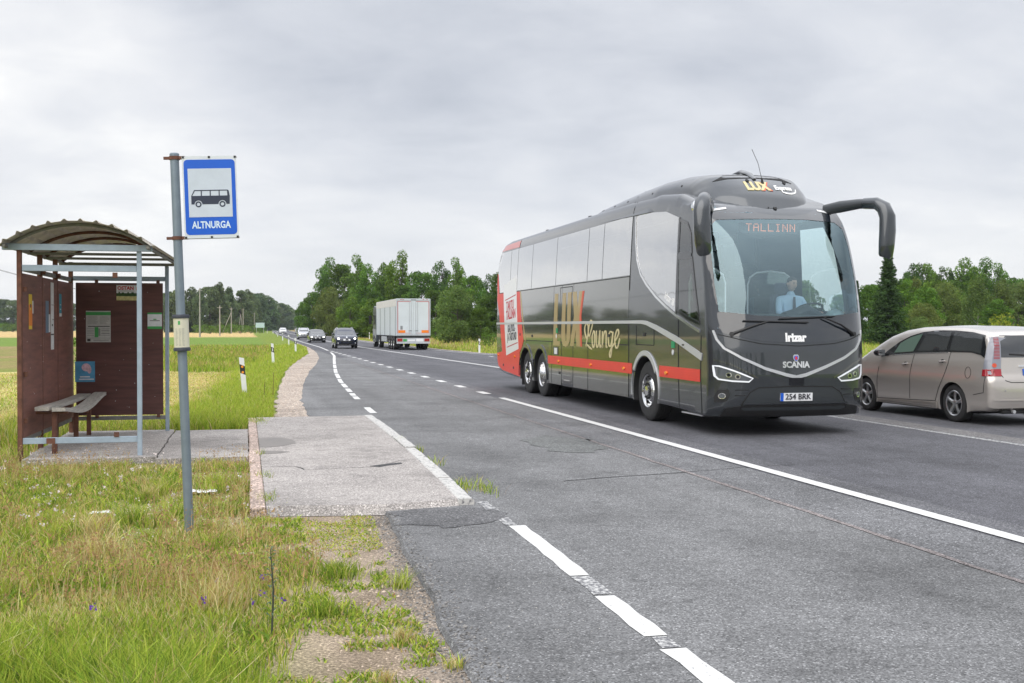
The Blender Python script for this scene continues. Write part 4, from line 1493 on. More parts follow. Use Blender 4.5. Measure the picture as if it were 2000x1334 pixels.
# white painted kerb stones on the road side, plain ones on the shelter side
kst = []
ya = 9.86
rk = random.Random(4)
while ya < 19.7:
    yb = min(19.75, ya + 1.42)
    kst.append((ya, yb))
    ya = yb + .045
for i, (a, b) in enumerate(kst):
    mb = MB()
    dz = rk.uniform(-.008, .012)
    tw = rk.uniform(-.012, .012)
    n0 = 7
    vs, fs = [], []
    for k in range(n0):
        Y = a + (b - a) * k / (n0 - 1)
        x1 = kx(Y)
        e = .012 * mnoise.noise(Vector((Y * 5, i, 1)))
        e2 = .012 * mnoise.noise(Vector((Y * 6, i, 5)))
        zt = .062 + dz + .004 * mnoise.noise(Vector((Y * 9, i, 9)))
        vs += [(x1 - .135 + e + tw, Y, -.05), (x1 - .135 + e + tw, Y, zt - .012), (x1 - .12 + e + tw, Y, zt), (x1 + .0 + e2 + tw, Y, zt), (x1 + .02 + e2 + tw, Y, zt - .02), (x1 + .022 + e2 + tw, Y, -.05)]
    for k in range(n0 - 1):
        for q in range(5):
            fs.append((k * 6 + q, k * 6 + q + 1, k * 6 + 7 + q, k * 6 + 6 + q))
    fs += [tuple(range(5, -1, -1)), tuple((n0 - 1) * 6 + q for q in range(6))]
    o = mb.add(vs, fs).build('kerb_stone', PAINT_K, None, smooth=30)
    tag(o, kind='structure')
ya = 9.75
KM = asphalt('kerb_concrete', (.46, .36, .31), .8, .7, .04)
for i in range(9):
    yb = ya + 1.09
    o = MB().box((.035 + rk.uniform(-.008, .008), ya, -.05), (.165, yb, .058 + rk.uniform(-.006, .008)), .010).build('kerb_stone', KM, None)
    tag(o, kind='structure')
    ya = yb + .012
# slab under and beside the shelter
for a, b, z in (((-2.62, 14.15), (-1.08, 17.9), .035), ((-1.06, 13.95), (.03, 17.75), .03)):
    pts_ = densify([(a[0], a[1]), (b[0], a[1]), (b[0], b[1]), (a[0], b[1])], .2)
    pts_ = [(x + .03 * mnoise.noise(Vector((x * 4, y * 4, 3))), y + .03 * mnoise.noise(Vector((x * 4, y * 4, 8)))) for x, y in pts_]
    o = MB().prism(pts_, -.06, z).build('slab', A_SLAB if a[0] < -2 else A_SLAB)
    tag(o, kind='structure')


# ============================================================ terrain
def ditch(Y):
    return -3.2 + 0.035 * max(0, Y - 20)


def terr(x, y):
    z = -.035
    al = asphalt_left(max(-30, min(1400, y)))
    # shallow ditch left of the verge, past the stop
    if y > 18:
        s = min(1, (y - 18) / 10)
        d = (al - 3.2) - x
        if -1.2 < d:
            q = max(0, min(1, (d + 3.4) / 3.6))
        else:
            q = max(0, min(1, (d + 3.4) / 3.6))
        dep = .16 * s * (q * q * (3 - 2 * q))
        bank = .42 * s * math.exp(-((d - 5.2) / 1.8) ** 2) * max(0, min(1, (y - 36) / 8)) * max(0, min(1, (80 - y) / 20))
        z += -dep + bank
    if x < -1.2 or x > 17 or y < 12:
        k = min(1, max(abs(x - 7) - 9, 0) / 6)
        z += .05 * k * mnoise.noise(Vector((x * .35, y * .35, 0))) + .02 * mnoise.noise(Vector((x * 1.3, y * 1.3, 4))) * (1 if x < .2 else 0)
    ar = asphalt_right(max(0, min(1400, y)))
    if x > ar + .5:
        d = x - ar - .5
        z -= .35 * min(1, d / 4) * max(0, 1 - max(0, d - 4) / 12)
    if y > 150:
        z -= 0.0
    # a small bare hollow in front
    z -= .12 * math.exp(-(((x + 1.0) / .35) ** 2 + ((y - 4.85) / .30) ** 2))
    return z


def ground_col(x, y):
    """natural colour of soil and short sward by place"""
    n = mnoise.noise(Vector((x * .25, y * .12, 0)))
    n2 = mnoise.noise(Vector((x * 1.1, y * .9, 5)))
    soil = Vector((.36, .29, .225))
    green = Vector((.17, .22, .04))
    yel = Vector((.52, .45, .19))
    orange = Vector((.50, .34, .16))
    bright = Vector((.15, .225, .045))
    al = asphalt_left(max(-30, min(1400, y)))
    ar = asphalt_right(max(0, min(1400, y)))
    if x > ar:
        d = x - ar
        if y > 62 and d < 60:
            return green.lerp(Vector((.30, .22, .10)), max(0, min(1, .35 + n * .9 + (y - 80) / 120)))
        return bright.lerp(green, .3 + .3 * n)
    d = al - x
    if y < 18.5:
        c = green.lerp(Vector((.24, .18, .085)), max(0, min(1, .45 + .6 * n2)))
        t = max(0, min(1, (x + .5) / 1.0))
        c = c.lerp(soil.lerp(Vector((.24, .19, .14)), max(0, min(1, .5 + 1.6 * mnoise.noise(Vector((x * 2.6, y * 2.6, 9)))))), t)
        return c.lerp(Vector((.17, .155, .14)), max(0, min(1, (x - al + .28 + .12 * n2) / .22)) * .75)
    t = max(0, min(1, (d - 1.5 - .012 * y - n2 * .4) / .8))
    if y < 48:
        f = yel.lerp(green, max(0, min(1, .25 + 1.2 * n + .3 * n2)))
    elif y < 118:
        k = max(0, min(1, .45 + 1.3 * n))
        f = Vector((.19, .22, .055)).lerp(Vector((.30, .20, .11)), k)
    elif y < 205:
        f = bright
    else:
        f = orange.lerp(yel, .3 + .4 * n2)
        if y > 600:
            f = Vector((.10, .14, .05))
    return green.lerp(f, t)


def axis_pts(a, b, near0, near1, s):
    o = list(np.arange(near0, near1, s))
    x, st = near1, s
    while x < b:
        o.append(x)
        st *= 1.16
        x += st
    o.append(b)
    x, st = near0 - s, s
    while x > a:
        o.insert(0, x)
        st *= 1.16
        x -= st
    o.insert(0, a)
    return o


gx = axis_pts(-2500, 2500, -7, 2.2, .22)
gy = axis_pts(-900, 5000, 2.5, 45, .35)
V = [(x, y, terr(x, y)) for y in gy for x in gx]
nx_ = len(gx)
F = [(j * nx_ + i, j * nx_ + i + 1, (j + 1) * nx_ + i + 1, (j + 1) * nx_ + i) for j in range(len(gy) - 1) for i in range(nx_ - 1)]
gm = mat('ground', (1, 1, 1), .95, attr='Col', var=(2.3, .22), bump=(30, .6, .02), spec=.1)
gn = gm.node_tree
bs = gn.nodes['Principled BSDF']
srcl = bs.inputs['Base Color'].links[0].from_socket
tcn = nd(gn, 'ShaderNodeTexCoord')
vn = nd(gn, 'ShaderNodeTexNoise', i_Scale=55.0, i_Detail=8.0, i_Roughness=.75)
gn.links.new(tcn.outputs['Object'], vn.inputs['Vector'])
rn = ramp(gn, [(.36, .22), (.45, .8), (.55, 1.1), (.62, 2.1)])
gn.links.new(vn.outputs[0], rn.inputs[0])
gn.links.new(mixc(gn, 1.0, srcl, rn.outputs[0], 'MULTIPLY'), bs.inputs['Base Color'])
me = mesh_from('ground', V, F, gm, smooth=180)
ca = me.color_attributes.new('Col', 'FLOAT_COLOR', 'POINT')
cols = np.ones((len(V), 4), dtype=np.float32)
for i, v in enumerate(V):
    cols[i, :3] = ground_col(v[0], v[1])
ca.data.foreach_set('color', cols.ravel())
g = link('ground', me)
tag(g, kind='structure')

# ============================================================ bus shelter
blue_grey = mat('blue_grey_paint', (.30, .37, .44), .55, .1, var=(7, .14), bump=(60, .2, .003))
rust = mat('rusty_brown_steel', (.13, .055, .035), .8, var=(9, .45), bump=(70, .4, .004))
grey_st = mat('weathered_grey_steel', (.20, .20, .19), .7, var=(11, .25))
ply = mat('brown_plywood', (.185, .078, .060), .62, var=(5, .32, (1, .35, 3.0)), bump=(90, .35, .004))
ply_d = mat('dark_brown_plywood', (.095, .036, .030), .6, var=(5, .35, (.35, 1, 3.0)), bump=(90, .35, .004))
tin = mat('weathered_roof_sheet', (.50, .46, .40), .65, .2, var=(4, .3), bump=(40, .3, .005))
plank = mat('grey_plank', (.36, .34, .31), .85, var=(14, .28, (3, .25, 3)), bump=(70, .5, .005))
shel = empty('bus_shelter', (-1.90, 16.05, 0), radians(-1.9), 'open brown plywood bus shelter with blue grey steel frame and curved corrugated roof', 'bus shelter')
sx0, sx1, sy0, sy1 = -.745, .70, -1.68, 1.68


def sbox(name, a, b, m, bev=.004, parent=None):
    return MB().box(a, b, bev).build(name, m, parent or shel)


p_ = .055
for y0, nm2, m_ in ((sy0, 'post', rust), (-.52, 'post', rust), (.48, 'post', rust), (sy1 - p_, 'post', rust)):
    sbox('post', (sx0 - (.006 if y0 != sy0 else 0), y0, -.05), (sx0 + p_, y0 + p_, 2.61), m_)
sbox('post', (sx1 - p_ - .0, sy0, -.05), (sx1, sy0 + p_, 2.56), blue_grey)
sbox('post', (sx1 - p_, sy1 - p_, -.05), (sx1, sy1, 2.56), blue_grey)
# beams
sbox('beam', (sx0 - .16, sy0 - .03, 2.562), (sx1 + .13, sy0 + .03, 2.64), blue_grey)
sbox('beam', (sx0 + p_ + .002, sy0 + .012, 2.31), (sx1 - p_ - .002, sy0 + .042, 2.385), blue_grey)
sbox('beam', (sx0 + p_ + .002, sy0 + .012, .20), (sx1 - p_ - .002, sy0 + .042, .275), blue_grey)
sbox('beam', (sx0 - .14, sy1 - .06, 2.562), (sx1 + .12, sy1 - .01, 2.605), grey_st)
for yb in (-.55, .45):
    sbox('beam', (sx0 - .12, yb, 2.578), (sx1 + .12, yb + .05, 2.612), grey_st)
sbox('beam', (sx0 + p_ + .002, sy1 - .045, 2.33), (sx1 - p_ - .002, sy1 - .015, 2.40), blue_grey)
sbox('beam', (sx0 + p_ + .002, sy1 - .045, .215), (sx1 - p_ - .002, sy1 - .015, .275), grey_st)
sbox('beam', (sx0 + .008, sy0 + p_ + .002, 2.315), (sx0 + .04, sy1 - p_ - .002, 2.375), grey_st)
sbox('beam', (sx0 + .008, sy0 + p_ + .002, .205), (sx0 + .04, sy1 - p_ - .002, .265), grey_st)
# side wall in three sheets, end wall in one
for i, (a, b) in enumerate(((sy0 + .065, -.515), (-.455, .475), (.545, sy1 - .065))):
    pw = sbox('wall_panel', (sx0 + .042, a, .27), (sx0 + .056, b, 2.285), ply, .002)
    if i == 0:
        pan0 = pw
    if i == 1:
        pan1 = pw
    if i == 2:
        pan2 = pw
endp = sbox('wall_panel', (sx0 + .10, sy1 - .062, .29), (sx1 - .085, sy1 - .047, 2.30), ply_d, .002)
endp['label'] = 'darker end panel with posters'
# brackets and bolts
mbk = []
for y, z in ((sy0 + .075, 2.06), (sy0 + .075, 1.02), (sy0 + .075, .45), (-.54, 2.32), (.46, 2.32)):
    sbox('bracket', (sx0 + .058, y, z), (sx0 + .10, y + .04, z + .06), rust, .003)
for x in (-.37, .52):
    for z in (2.30, .25):
        sbox('bracket', (x, sy1 - .075, z), (x + .05, sy1 - .064, z + .045), rust, .002)
sbox('bracket', (.36, sy0 + .0, 2.235), (.42, sy0 + .011, 2.30), rust, .002)
sbox('bracket', (.37, sy0 + .0, .27), (.43, sy0 + .011, .33), rust, .002)
sbox('bracket', (sx0 + .33, sy0 - .002, .20), (sx0 + .43, sy0 + .011, .27), rust, .002)
# curved corrugated roof; ribs run the length of the shelter
V, F = [], []
na, nl = 120, 8
Wd, rise = 1.77, .31
Rr = (Wd * Wd / 4 + rise * rise) / (2 * rise)
amax = math.asin(Wd / 2 / Rr)
rows_ = []
for layer in (0, 1):
    for i in range(na + 1):
        a = -amax + 2 * amax * i / na
        s_ = (i / na) * 10.5 % 1.0
        rib = .032 * (max(0, 1 - abs(s_ - .5) / .16) ** .6)
        r_ = Rr + rib - (.004 if layer else 0)
        for j in range(nl + 1):
            y = -1.92 + 3.84 * j / nl
            V.append((-.018 + r_ * sin(a), y, 2.60 + r_ * cos(a) - (Rr - rise)))
for layer in (0, 1):
    o_ = layer * (na + 1) * (nl + 1)
    for i in range(na):
        for j in range(nl):
            q = [o_ + i * (nl + 1) + j, o_ + (i + 1) * (nl + 1) + j, o_ + (i + 1) * (nl + 1) + j + 1, o_ + i * (nl + 1) + j + 1]
            F.append(tuple(q if layer else q[::-1]))
o2 = (na + 1) * (nl + 1)
for i in range(na):
    for j in (0, nl):
        F.append((i * (nl + 1) + j, (i + 1) * (nl + 1) + j, o2 + (i + 1) * (nl + 1) + j, o2 + i * (nl + 1) + j))
rf = link('roof', mesh_from('roof', V, F, tin, smooth=40), shel)
for y in (-1.66, -.53, .47, 1.63):
    pts_ = [(-.018 + (Rr - .025) * sin(a), y, 2.60 + (Rr - .025) * cos(a) - (Rr - rise)) for a in np.linspace(-amax * .96, amax * .96, 26)]
    MB().tube(pts_, .022, 6, ell=(.8, 1)).build('roof_arch', grey_st if y < -1.6 else rust, shel, smooth=40)
for x in (-.85, .80):
    sbox('eaves_rail', (x - .02, -1.88, 2.585), (x + .02, 1.88, 2.625), grey_st)


# posters: thin sheets with printing, children of their panel
def poster(parent, name, plane, u0, z0, u1, z1, m, items=(), d=.0025):
    """plane 'E': on the end wall (u = x); plane 'S': on the side wall (u = y)"""
    fy = sy1 - .062
    fx = sx0 + .056

    def bx(a, b, c, e, m_, k, nm, par):
        if plane == 'E':
            return MB().box((a, fy - k - .0016, c), (b, fy - k, e)).build(nm, m_, par)
        return MB().box((fx + k, a, c), (fx + k + .0016, b, e)).build(nm, m_, par)
    base = bx(u0, u1, z0, z1, m, .001, name, parent)
    for it in items:
        if it[0] == 'box':
            _, a, b, c, e, m_ = it[:6]
            bx(u0 + a * (u1 - u0), u0 + c * (u1 - u0), z0 + b * (z1 - z0), z0 + e * (z1 - z0), m_, .0028 + .0002 * (it[6] if len(it) > 6 else 0), 'print', base)
        elif it[0] == 'text':
            _, s_, sz, a, b, m_, kw = it
            vs, fs = text2d(s_, sz, **kw)
            cx_, cz_ = u0 + a * (u1 - u0), z0 + b * (z1 - z0)
            if plane == 'E':
                V_ = [(cx_ + x, fy - .0055, cz_ + y) for x, y in vs]
            else:
                V_ = [(fx + .0055, cx_ + x, cz_ + y) for x, y in vs]
            link('lettering', mesh_from('lettering', V_, fs, m_), base)
    return base


paper = mat('poster_paper', (.50, .50, .48), .8, var=(20, .12))
paper_w = mat('white_paper', (.66, .67, .68), .8, var=(15, .12))
pgreen = mat('print_green', (.06, .33, .09), .7)
pdark = mat('print_dark', (.05, .05, .05), .7)
pgrey = mat('print_grey', (.26, .26, .25), .7)
pred = mat('print_red', (.42, .035, .03), .7)
pblue = mat('print_blue', (.08, .30, .50), .6, var=(8, .25))
ppink = mat('print_pink', (.62, .42, .48), .7, var=(25, .3))
pyel = mat('print_yellow', (.72, .50, .03), .6)
porg = mat('print_orange', (.75, .22, .02), .6)
pfield = mat('print_field', (.50, .45, .20), .7, var=(20, .3))
pforest = mat('print_forest', (.03, .07, .02), .8, var=(60, .5))
steelb = mat('faded_blue_paper', (.16, .22, .30), .7)
rp = random.Random(5)
its = [('box', 0, .86, 1, .965, pgreen), ('text', 'KOLMAPÄEV', .035, .42, .915, paper_w, dict(bold=.001, sx=.8))]
its = its[:1]
for k in range(7):
    its.append(('box', .06, .80 - k * .036, .50 + rp.uniform(-.12, 0), .812 - k * .036, pgrey))
    its.append(('box', .56, .80 - k * .036, .94 + rp.uniform(-.15, 0), .812 - k * .036, pgrey))
its += [('box', .08, .49, .96, .515, pdark), ('box', .35, .16, .50, .48, pgreen), ('box', .50, .20, .58, .44, pgrey, 1), ('box', .02, .125, .98, .135, pgrey), ('box', .05, .03, .18, .11, pdark), ('box', .30, .05, .92, .075, pgrey)]
for k in range(5):
    its.append(('box', .03, .43 - k * .055, .32, .445 - k * .055, pgrey))
    its.append(('box', .62, .43 - k * .055, .95, .445 - k * .055, pdark if k % 2 else pgrey))
poster(endp, 'poster', 'E', -.50, 1.40, -.145, 1.875, paper, its)
trees_pts = []
poster(endp, 'poster', 'E', -.06, 2.035, .30, 2.265, paper_w, [('text', 'OSTAN', .075, .37, .80, pred, dict(bold=.003, sx=.95)), ('box', .05, .60, .70, .64, pgrey), ('box', 0, .0, 1, .30, pfield), ('box', 0, .28, 1, .48, pforest, 1),
                                                        ('box', .08, .45, .14, .56, pforest, 2), ('box', .22, .45, .30, .53, pforest, 2), ('box', .44, .45, .50, .55, pforest, 2), ('box', .60, .45, .70, .54, pforest, 2), ('box', .84, .45, .90, .56, pforest, 2),
                                                        ('box', .80, .66, .92, .90, porg), ('box', .88, .58, .99, .76, pred, 1)])
poster(endp, 'poster', 'E', .39, 1.60, .60, 1.85, paper_w, [('box', 0, .90, 1, 1, pgreen), ('box', 0, 0, 1, .16, pgreen), ('box', .15, .48, .85, .54, pgrey), ('box', .40, .56, .62, .62, pgreen)])
bl = poster(endp, 'poster', 'E', -.66, .80, -.375, 1.11, pblue, [('box', .20, .10, .95, .16, paper_w), ('box', .25, .22, .75, .28, paper_w)])
MB().prism(disc(-.50, 1.02, .065, 16, .06), sy1 - .0668, sy1 - .0664, 'y').prism(disc(-.455, .985, .03, 12, .06), sy1 - .0664, sy1 - .0660, 'y').build('print', ppink, bl)
poster(pan0, 'poster', 'S', -1.30, 1.60, -1.12, 2.04, pyel, [('box', 0, .10, 1, .70, porg), ('box', .3, .55, .7, .85, pyel, 1), ('box', .35, .62, .65, .72, pdark, 2)])
poster(pan0, 'torn_paper', 'S', -1.10, 1.80, -1.045, 1.96, paper_w)
poster(pan1, 'poster', 'S', -.31, 1.55, -.12, 1.98, steelb)
poster(pan1, 'torn_paper', 'S', -.17, 1.56, -.02, 1.80, paper_w)
nt_ = poster(pan1, 'poster', 'S', .02, 1.32, .22, 2.24, paper_w, [('box', .1, .66, .9, .67, pgrey), ('box', .3, .35, .6, .38, pdark), ('box', .5, .44, .9, .455, pgrey), ('box', .0, .215, .9, .235, pdark)])
poster(pan2, 'poster', 'S', .60, 1.78, .76, 2.10, mat('print_teal', (.05, .27, .36), .7), [('box', 0, 0, 1, .14, paper_w), ('box', .3, .3, .7, .34, paper_w), ('box', .3, .5, .7, .54, paper_w)])
# specks of old paper and staples
mb = MB()
for k in range(46):
    if k % 2:
        x, z = rp.uniform(-.55, .55), rp.uniform(.4, 2.2)
        s_ = rp.uniform(.003, .008)
        mb.box((x, sy1 - .0638, z), (x + s_, sy1 - .0622, z + s_ * 1.3))
    else:
        y, z = rp.uniform(-1.5, 1.5), rp.uniform(.7, 2.2)
        s_ = rp.uniform(.004, .012)
        mb.box((sx0 + .0562, y, z), (sx0 + .0578, y + s_, z + s_))
o = mb.build('paper_specks', paper_w, shel)
o['kind'] = 'stuff'

# bench on its own brown legs
bench = empty('bench', (-1.92, 16.05, 0), radians(-1.9), 'weathered two plank bench with a sagging front plank inside the shelter', 'bench')
for k, (x0, x1) in enumerate(((-.585, -.415), (-.385, -.225))):
    n = 26
    vs, fs = [], []
    for i in range(n):
        y = -1.40 + 2.90 * i / (n - 1)
        t = (y + 1.40) / 2.9
        sag = -.10 * sin(pi * min(1, t * 1.05)) ** 1.3 * (.95 if k else .12)
        sx_ = (.05 * t if k else .02 * t)
        tw_ = .02 * sin(pi * t) if k else 0
        z = .575 + sag + (.03 * t if k else .01)
        vs += [(x0 + sx_, y, z), (x1 + sx_, y, z - tw_), (x1 + sx_, y, z + .048 - tw_), (x0 + sx_, y, z + .048)]
    for i in range(n - 1):
        for q in range(4):
            fs.append((i * 4 + q, i * 4 + (q + 1) % 4, (i + 1) * 4 + (q + 1) % 4, (i + 1) * 4 + q))
    fs += [(3, 2, 1, 0), tuple((n - 1) * 4 + q for q in range(4))]
    MB().add(vs, fs).build('plank', plank, bench)
for y in (-1.28, .18, 1.20):
    z_ = .565
    if y == .18:
        z_ = .47
    MB().box((-.41, y, -.03), (-.35, y + .05, z_ - .03), .003).build('leg', rust, bench)
    MB().box((-.60, y, z_ - .03), (-.22, y + .05, z_), .003).build('cross_bar', rust, bench)
MB().tube([(-.30, .9, .50), (-.33, .86, .42), (-.36, .8, .33), (-.37, .62, .26)], .003, 5).build('wire', rust, bench)

# ============================================================ bus stop sign
pole_m = mat('galvanised_blue_grey', (.19, .235, .28), .45, .3, var=(9, .12), bump=(50, .15, .003))
sign = empty('bus_stop_sign', (-.45, 9.28, -.03), 0, 'leaning grey pole with a blue bus stop sign and a timetable drum', 'road sign')
sign.rotation_euler = (radians(.3), radians(-1.95), radians(-6))
MB().lathe([(.037, 0), (.037, 1.5), (.035, 3.02), (.038, 3.022), (.038, 3.05), (.030, 3.058), (0, 3.06)], (0, 0, 0), 'z', 24).build('pole', pole_m, sign, smooth=40)
pz0, pz1, px0, px1 = 2.365, 3.025, .062, .488


def rrect(x0, z0, x1, z1, r, n=6):
    o = []
    for cx_, cz_, a0 in ((x1 - r, z1 - r, 0), (x0 + r, z1 - r, 90), (x0 + r, z0 + r, 180), (x1 - r, z0 + r, 270)):
        for k in range(n + 1):
            a = radians(a0 + 90 * k / n)
            o.append((cx_ + r * cos(a), cz_ + r * sin(a)))
    return o


sgw = mat('sign_white', (.62, .66, .70), .4, var=(6, .06))
sgb = mat('sign_blue', (.0, .095, .56), .35, var=(4, .06))
sgd = mat('sign_dark_symbol', (.02, .03, .06), .5)
pf = MB().prism(rrect(px0, pz0, px1, pz1, .012), -.038, -.034, 'y').build('plate', sgw, sign)
MB().prism(rrect(px0 + .012, pz0 + .028, px1 - .012, pz1 - .028, .03), -.0395, -.0381, 'y').build('blue_field', sgb, pf)
MB().prism([(px0 + .042, pz0 + .17), (px1 - .042, pz0 + .17), (px1 - .042, pz1 - .10), (px0 + .042, pz1 - .10)], -.041, -.0396, 'y').build('white_field', mat('sign_grey_white', (.52, .58, .66), .45, var=(7, .06)), pf)
# bus symbol
cx_, cz_ = (px0 + px1) / 2, pz0 + .335
mb = MB()


def sq(poly, k=0):
    mb.prism([(cx_ + x, cz_ + z) for x, z in poly], -.0424 - .0003 * k, -.0411, 'y')


wl = [(-.145, -.018), (-.145, .005), (.152, .005), (.152, -.018)]
left_ = [(-.150, .0), (-.150, -.062), (-.128, -.062)] + [(-.095 + .031 * cos(a), -.062 + .031 * sin(a)) for a in np.linspace(pi, 0, 12)] + [(.062, -.062)] + [(.093 + .031 * cos(a), -.062 + .031 * sin(a)) for a in np.linspace(pi, 0, 12)] + [(.150, -.062), (.153, .02), (.146, .048), (.138, .050), (.134, .004), (.073, .004), (.073, .044), (.066, .044), (.066, .004), (.004, .004), (.004, .044), (-.003, .044), (-.003, .004), (-.066, .004), (-.066, .044), (-.073, .044), (-.073, .004), (-.140, .004), (-.120, .044), (.13, .044), (.138, .051), (-.125, .051), (-.150, .004)]
lower = [(-.150, .0)] + left_[1:30]
body_ = [(-.150, .006), (-.150, -.062), (-.128, -.062)] + [(-.095 + .031 * cos(a), -.062 + .031 * sin(a)) for a in np.linspace(pi, 0, 12)] + [(.062, -.062)] + [(.093 + .031 * cos(a), -.062 + .031 * sin(a)) for a in np.linspace(pi, 0, 12)] + [(.150, -.062), (.153, .006)]
v2, fs = cdt([(cx_ + x, cz_ + z) for x, z in body_], (), 0)
link('symbol', mesh_from('symbol', [(x, -.0424, z) for x, z in v2], fs, sgd), pf)
mb = MB()
sq([(-.150, .004), (-.143, .004), (-.119, .048), (-.126, .052)])
sq([(-.126, .045), (.142, .045), (.138, .053), (-.126, .053)])
for x in (-.070, .0, .070):
    sq([(x - .004, .004), (x + .004, .004), (x + .004, .046), (x - .004, .046)])
sq([(.134, .004), (.1525, .004), (.146, .045), (.140, .050), (.132, .046)])
for x in (-.095, .093):
    vs_ = []
    q1 = [(cx_ + x + .024 * cos(a), cz_ - .062 + .024 * sin(a)) for a in np.linspace(0, 2 * pi, 25)[:-1]]
    q2 = [(cx_ + x + .0135 * cos(a), cz_ - .062 + .0135 * sin(a)) for a in np.linspace(0, 2 * pi, 25)[:-1]]
    n = 24
    mb.add([(a, -.0424, b) for a, b in q1 + q2], [(i, (i + 1) % n, n + (i + 1) % n, n + i) for i in range(n)])
mb.build('symbol', sgd, pf, recalc=False)
vs, fs = text2d('ALTNURGA', .078, bold=.0022, sx=1.0)
k_ = .305 / (max(v[0] for v in vs) - min(v[0] for v in vs))
link('lettering', mesh_from('lettering', [(cx_ + x * k_, -.0405, pz0 + .105 + y) for x, y in vs], fs, mat('sign_lettering', (.62, .74, .85), .4)), pf)
for z in (pz1 - .012, pz0 + .002):
    MB().box((px0 - .005, -.033, z - .006), (px1 + .002, -.018, z + .012), .002).build('rail', mat('rail_grey', (.30, .28, .26), .6, var=(20, .3)), sign)
for z in (pz1 - .008, pz0 + .008):
    MB().lathe([(.039, -.014), (.043, -.014), (.043, .014), (.039, .014)], (0, 0, z), 'z', 20).box((-.085, -.012, z - .011), (-.040, .012, z + .011)).box((.038, -.03, z - .012), (.085, .004, z + .012)).build('clamp', rust, sign)
    for x in (px0 + .01, cx_, px1 - .01):
        MB().box((x - .008, -.043, z - .008), (x + .008, -.030, z + .008)).build('bolt', M['black_trim'], sign)
drm = MB().lathe([(.040, 1.485), (.060, 1.485), (.060, 1.735), (.040, 1.735)], (0, 0, 0), 'z', 28).build('timetable_drum', mat('yellowed_paper', (.62, .60, .48), .35, var=(6, .06)), sign, smooth=40)
for z in (1.47, 1.735):
    MB().lathe([(.036, z - .008), (.066, z - .008), (.068, z + .012), (.062, z + .022), (.036, z + .022)], (0, 0, 0), 'z', 28).build('rim', mat('drum_rim', (.035, .04, .055), .6), drm, smooth=40)


def curved_print(z0, z1, a0, a1, m):
    vs, fs = [], []
    n = 6
    for i in range(n + 1):
        a = radians(-90 + a0 + (a1 - a0) * i / n)
        vs += [(.0606 * cos(a), .0606 * sin(a), z0), (.0606 * cos(a), .0606 * sin(a), z1)]
    fs = [(2 * i, 2 * i + 2, 2 * i + 3, 2 * i + 1) for i in range(n)]
    return vs, fs


mb = MB()
for r in range(15):
    z = 1.64 - r * .0095
    for a0 in (-38, -12, 12):
        mb.add(*curved_print(z, z + .0035, a0 + rp.uniform(-1, 2), a0 + rp.uniform(12, 20), None))
mb.build('print', mat('faint_print', (.36, .36, .31), .6), drm, recalc=False)
mb = MB()
mb.add(*curved_print(1.675, 1.705, -14, 2, None))
mb.build('print', pgreen, drm, recalc=False)

# ============================================================ marker posts along the verge
post_w = mat('marker_post_white', (.70, .71, .73), .5, var=(6, .08))
post_b = mat('marker_post_black', (.02, .02, .022), .5)
refl = mat('orange_reflector', (.85, .30, .03), .25, coat=1)
refl_w = mat('white_reflector', (.6, .6, .62), .2, coat=1)


def marker(loc, tilt, label, orange=True, rz=0):
    p = empty('marker_post', loc, rz, label, 'marker post', 'white marker posts along the road')
    p.rotation_euler = (0, tilt, rz)
    prof = [(-.06, -.02), (.06, -.02), (.055, .02), (.03, .035), (-.03, .035), (-.055, .02)]
    vs = [(x, y, -.1) for x, y in prof] + [(x, y, 1.0 + .10 * (x + .06) / .12 * -.35) for x, y in prof]
    n = 6
    fs = [tuple(range(n - 1, -1, -1)), tuple(range(n, 2 * n))] + [(i, (i + 1) % n, n + (i + 1) % n, n + i) for i in range(n)]
    MB().add(vs, fs).build('post', post_w, p)
    V_ = [(-.061, -.0225, .80), (.061, -.0225, .76), (.061, -.0225, .58), (-.061, -.0225, .62)]
    MB().prism([(-.0615, .83), (.0615, .77), (.0615, .55), (-.0615, .61)], -.0225, .024, 'y').build('black_band', post_b, p)
    if orange:
        for z in (.76, .62):
            MB().prism(disc(0, z, .030, 14), -.028, -.022, 'y').build('reflector', refl, p)
    else:
        MB().prism([(-.025, .62), (.025, .62), (.025, .76), (-.025, .76)], -.028, -.022, 'y').build('reflector', refl_w, p)
    return p


marker((-.02, 28.0, -.1), radians(-5), 'tilted white marker post nearest the shelter with two round orange reflectors')
marker((1.25, 52.6, -.10), radians(-3), 'second white marker post beyond the shelter, standing in bright grass by the verge', False)
marker((3.25, 75.0, -.06), radians(-1.5), 'white marker post at the far tip of the gravel shoulder', False)
marker((3.95, 106, -.06), radians(-1), 'fourth white marker post along the left verge', False)
marker((4.75, 149, -.06), 0, 'fifth white marker post along the left verge', False)
marker((5.85, 212, -.06), 0, 'sixth white marker post along the left verge', False)
marker((6.9, 262, -.06), 0, 'seventh white marker post along the left verge', False)
marker((7.4, 315, -.06), 0, 'eighth white marker post along the left verge', False)
marker((6.6, 356, -.06), 0, 'farthest white marker post on the left verge near the green signboard', False)
marker((14.75, 70, -.08), 0, 'white marker post in the grass between the lorry and the coach', False)
marker((18.3, 168, -.08), 0, 'white marker post seen just beyond the dark blue car, in front of the wood', False)
marker((20.5, 275, -.06), 0, 'farthest white marker post on the right side above the dark saloon', False)

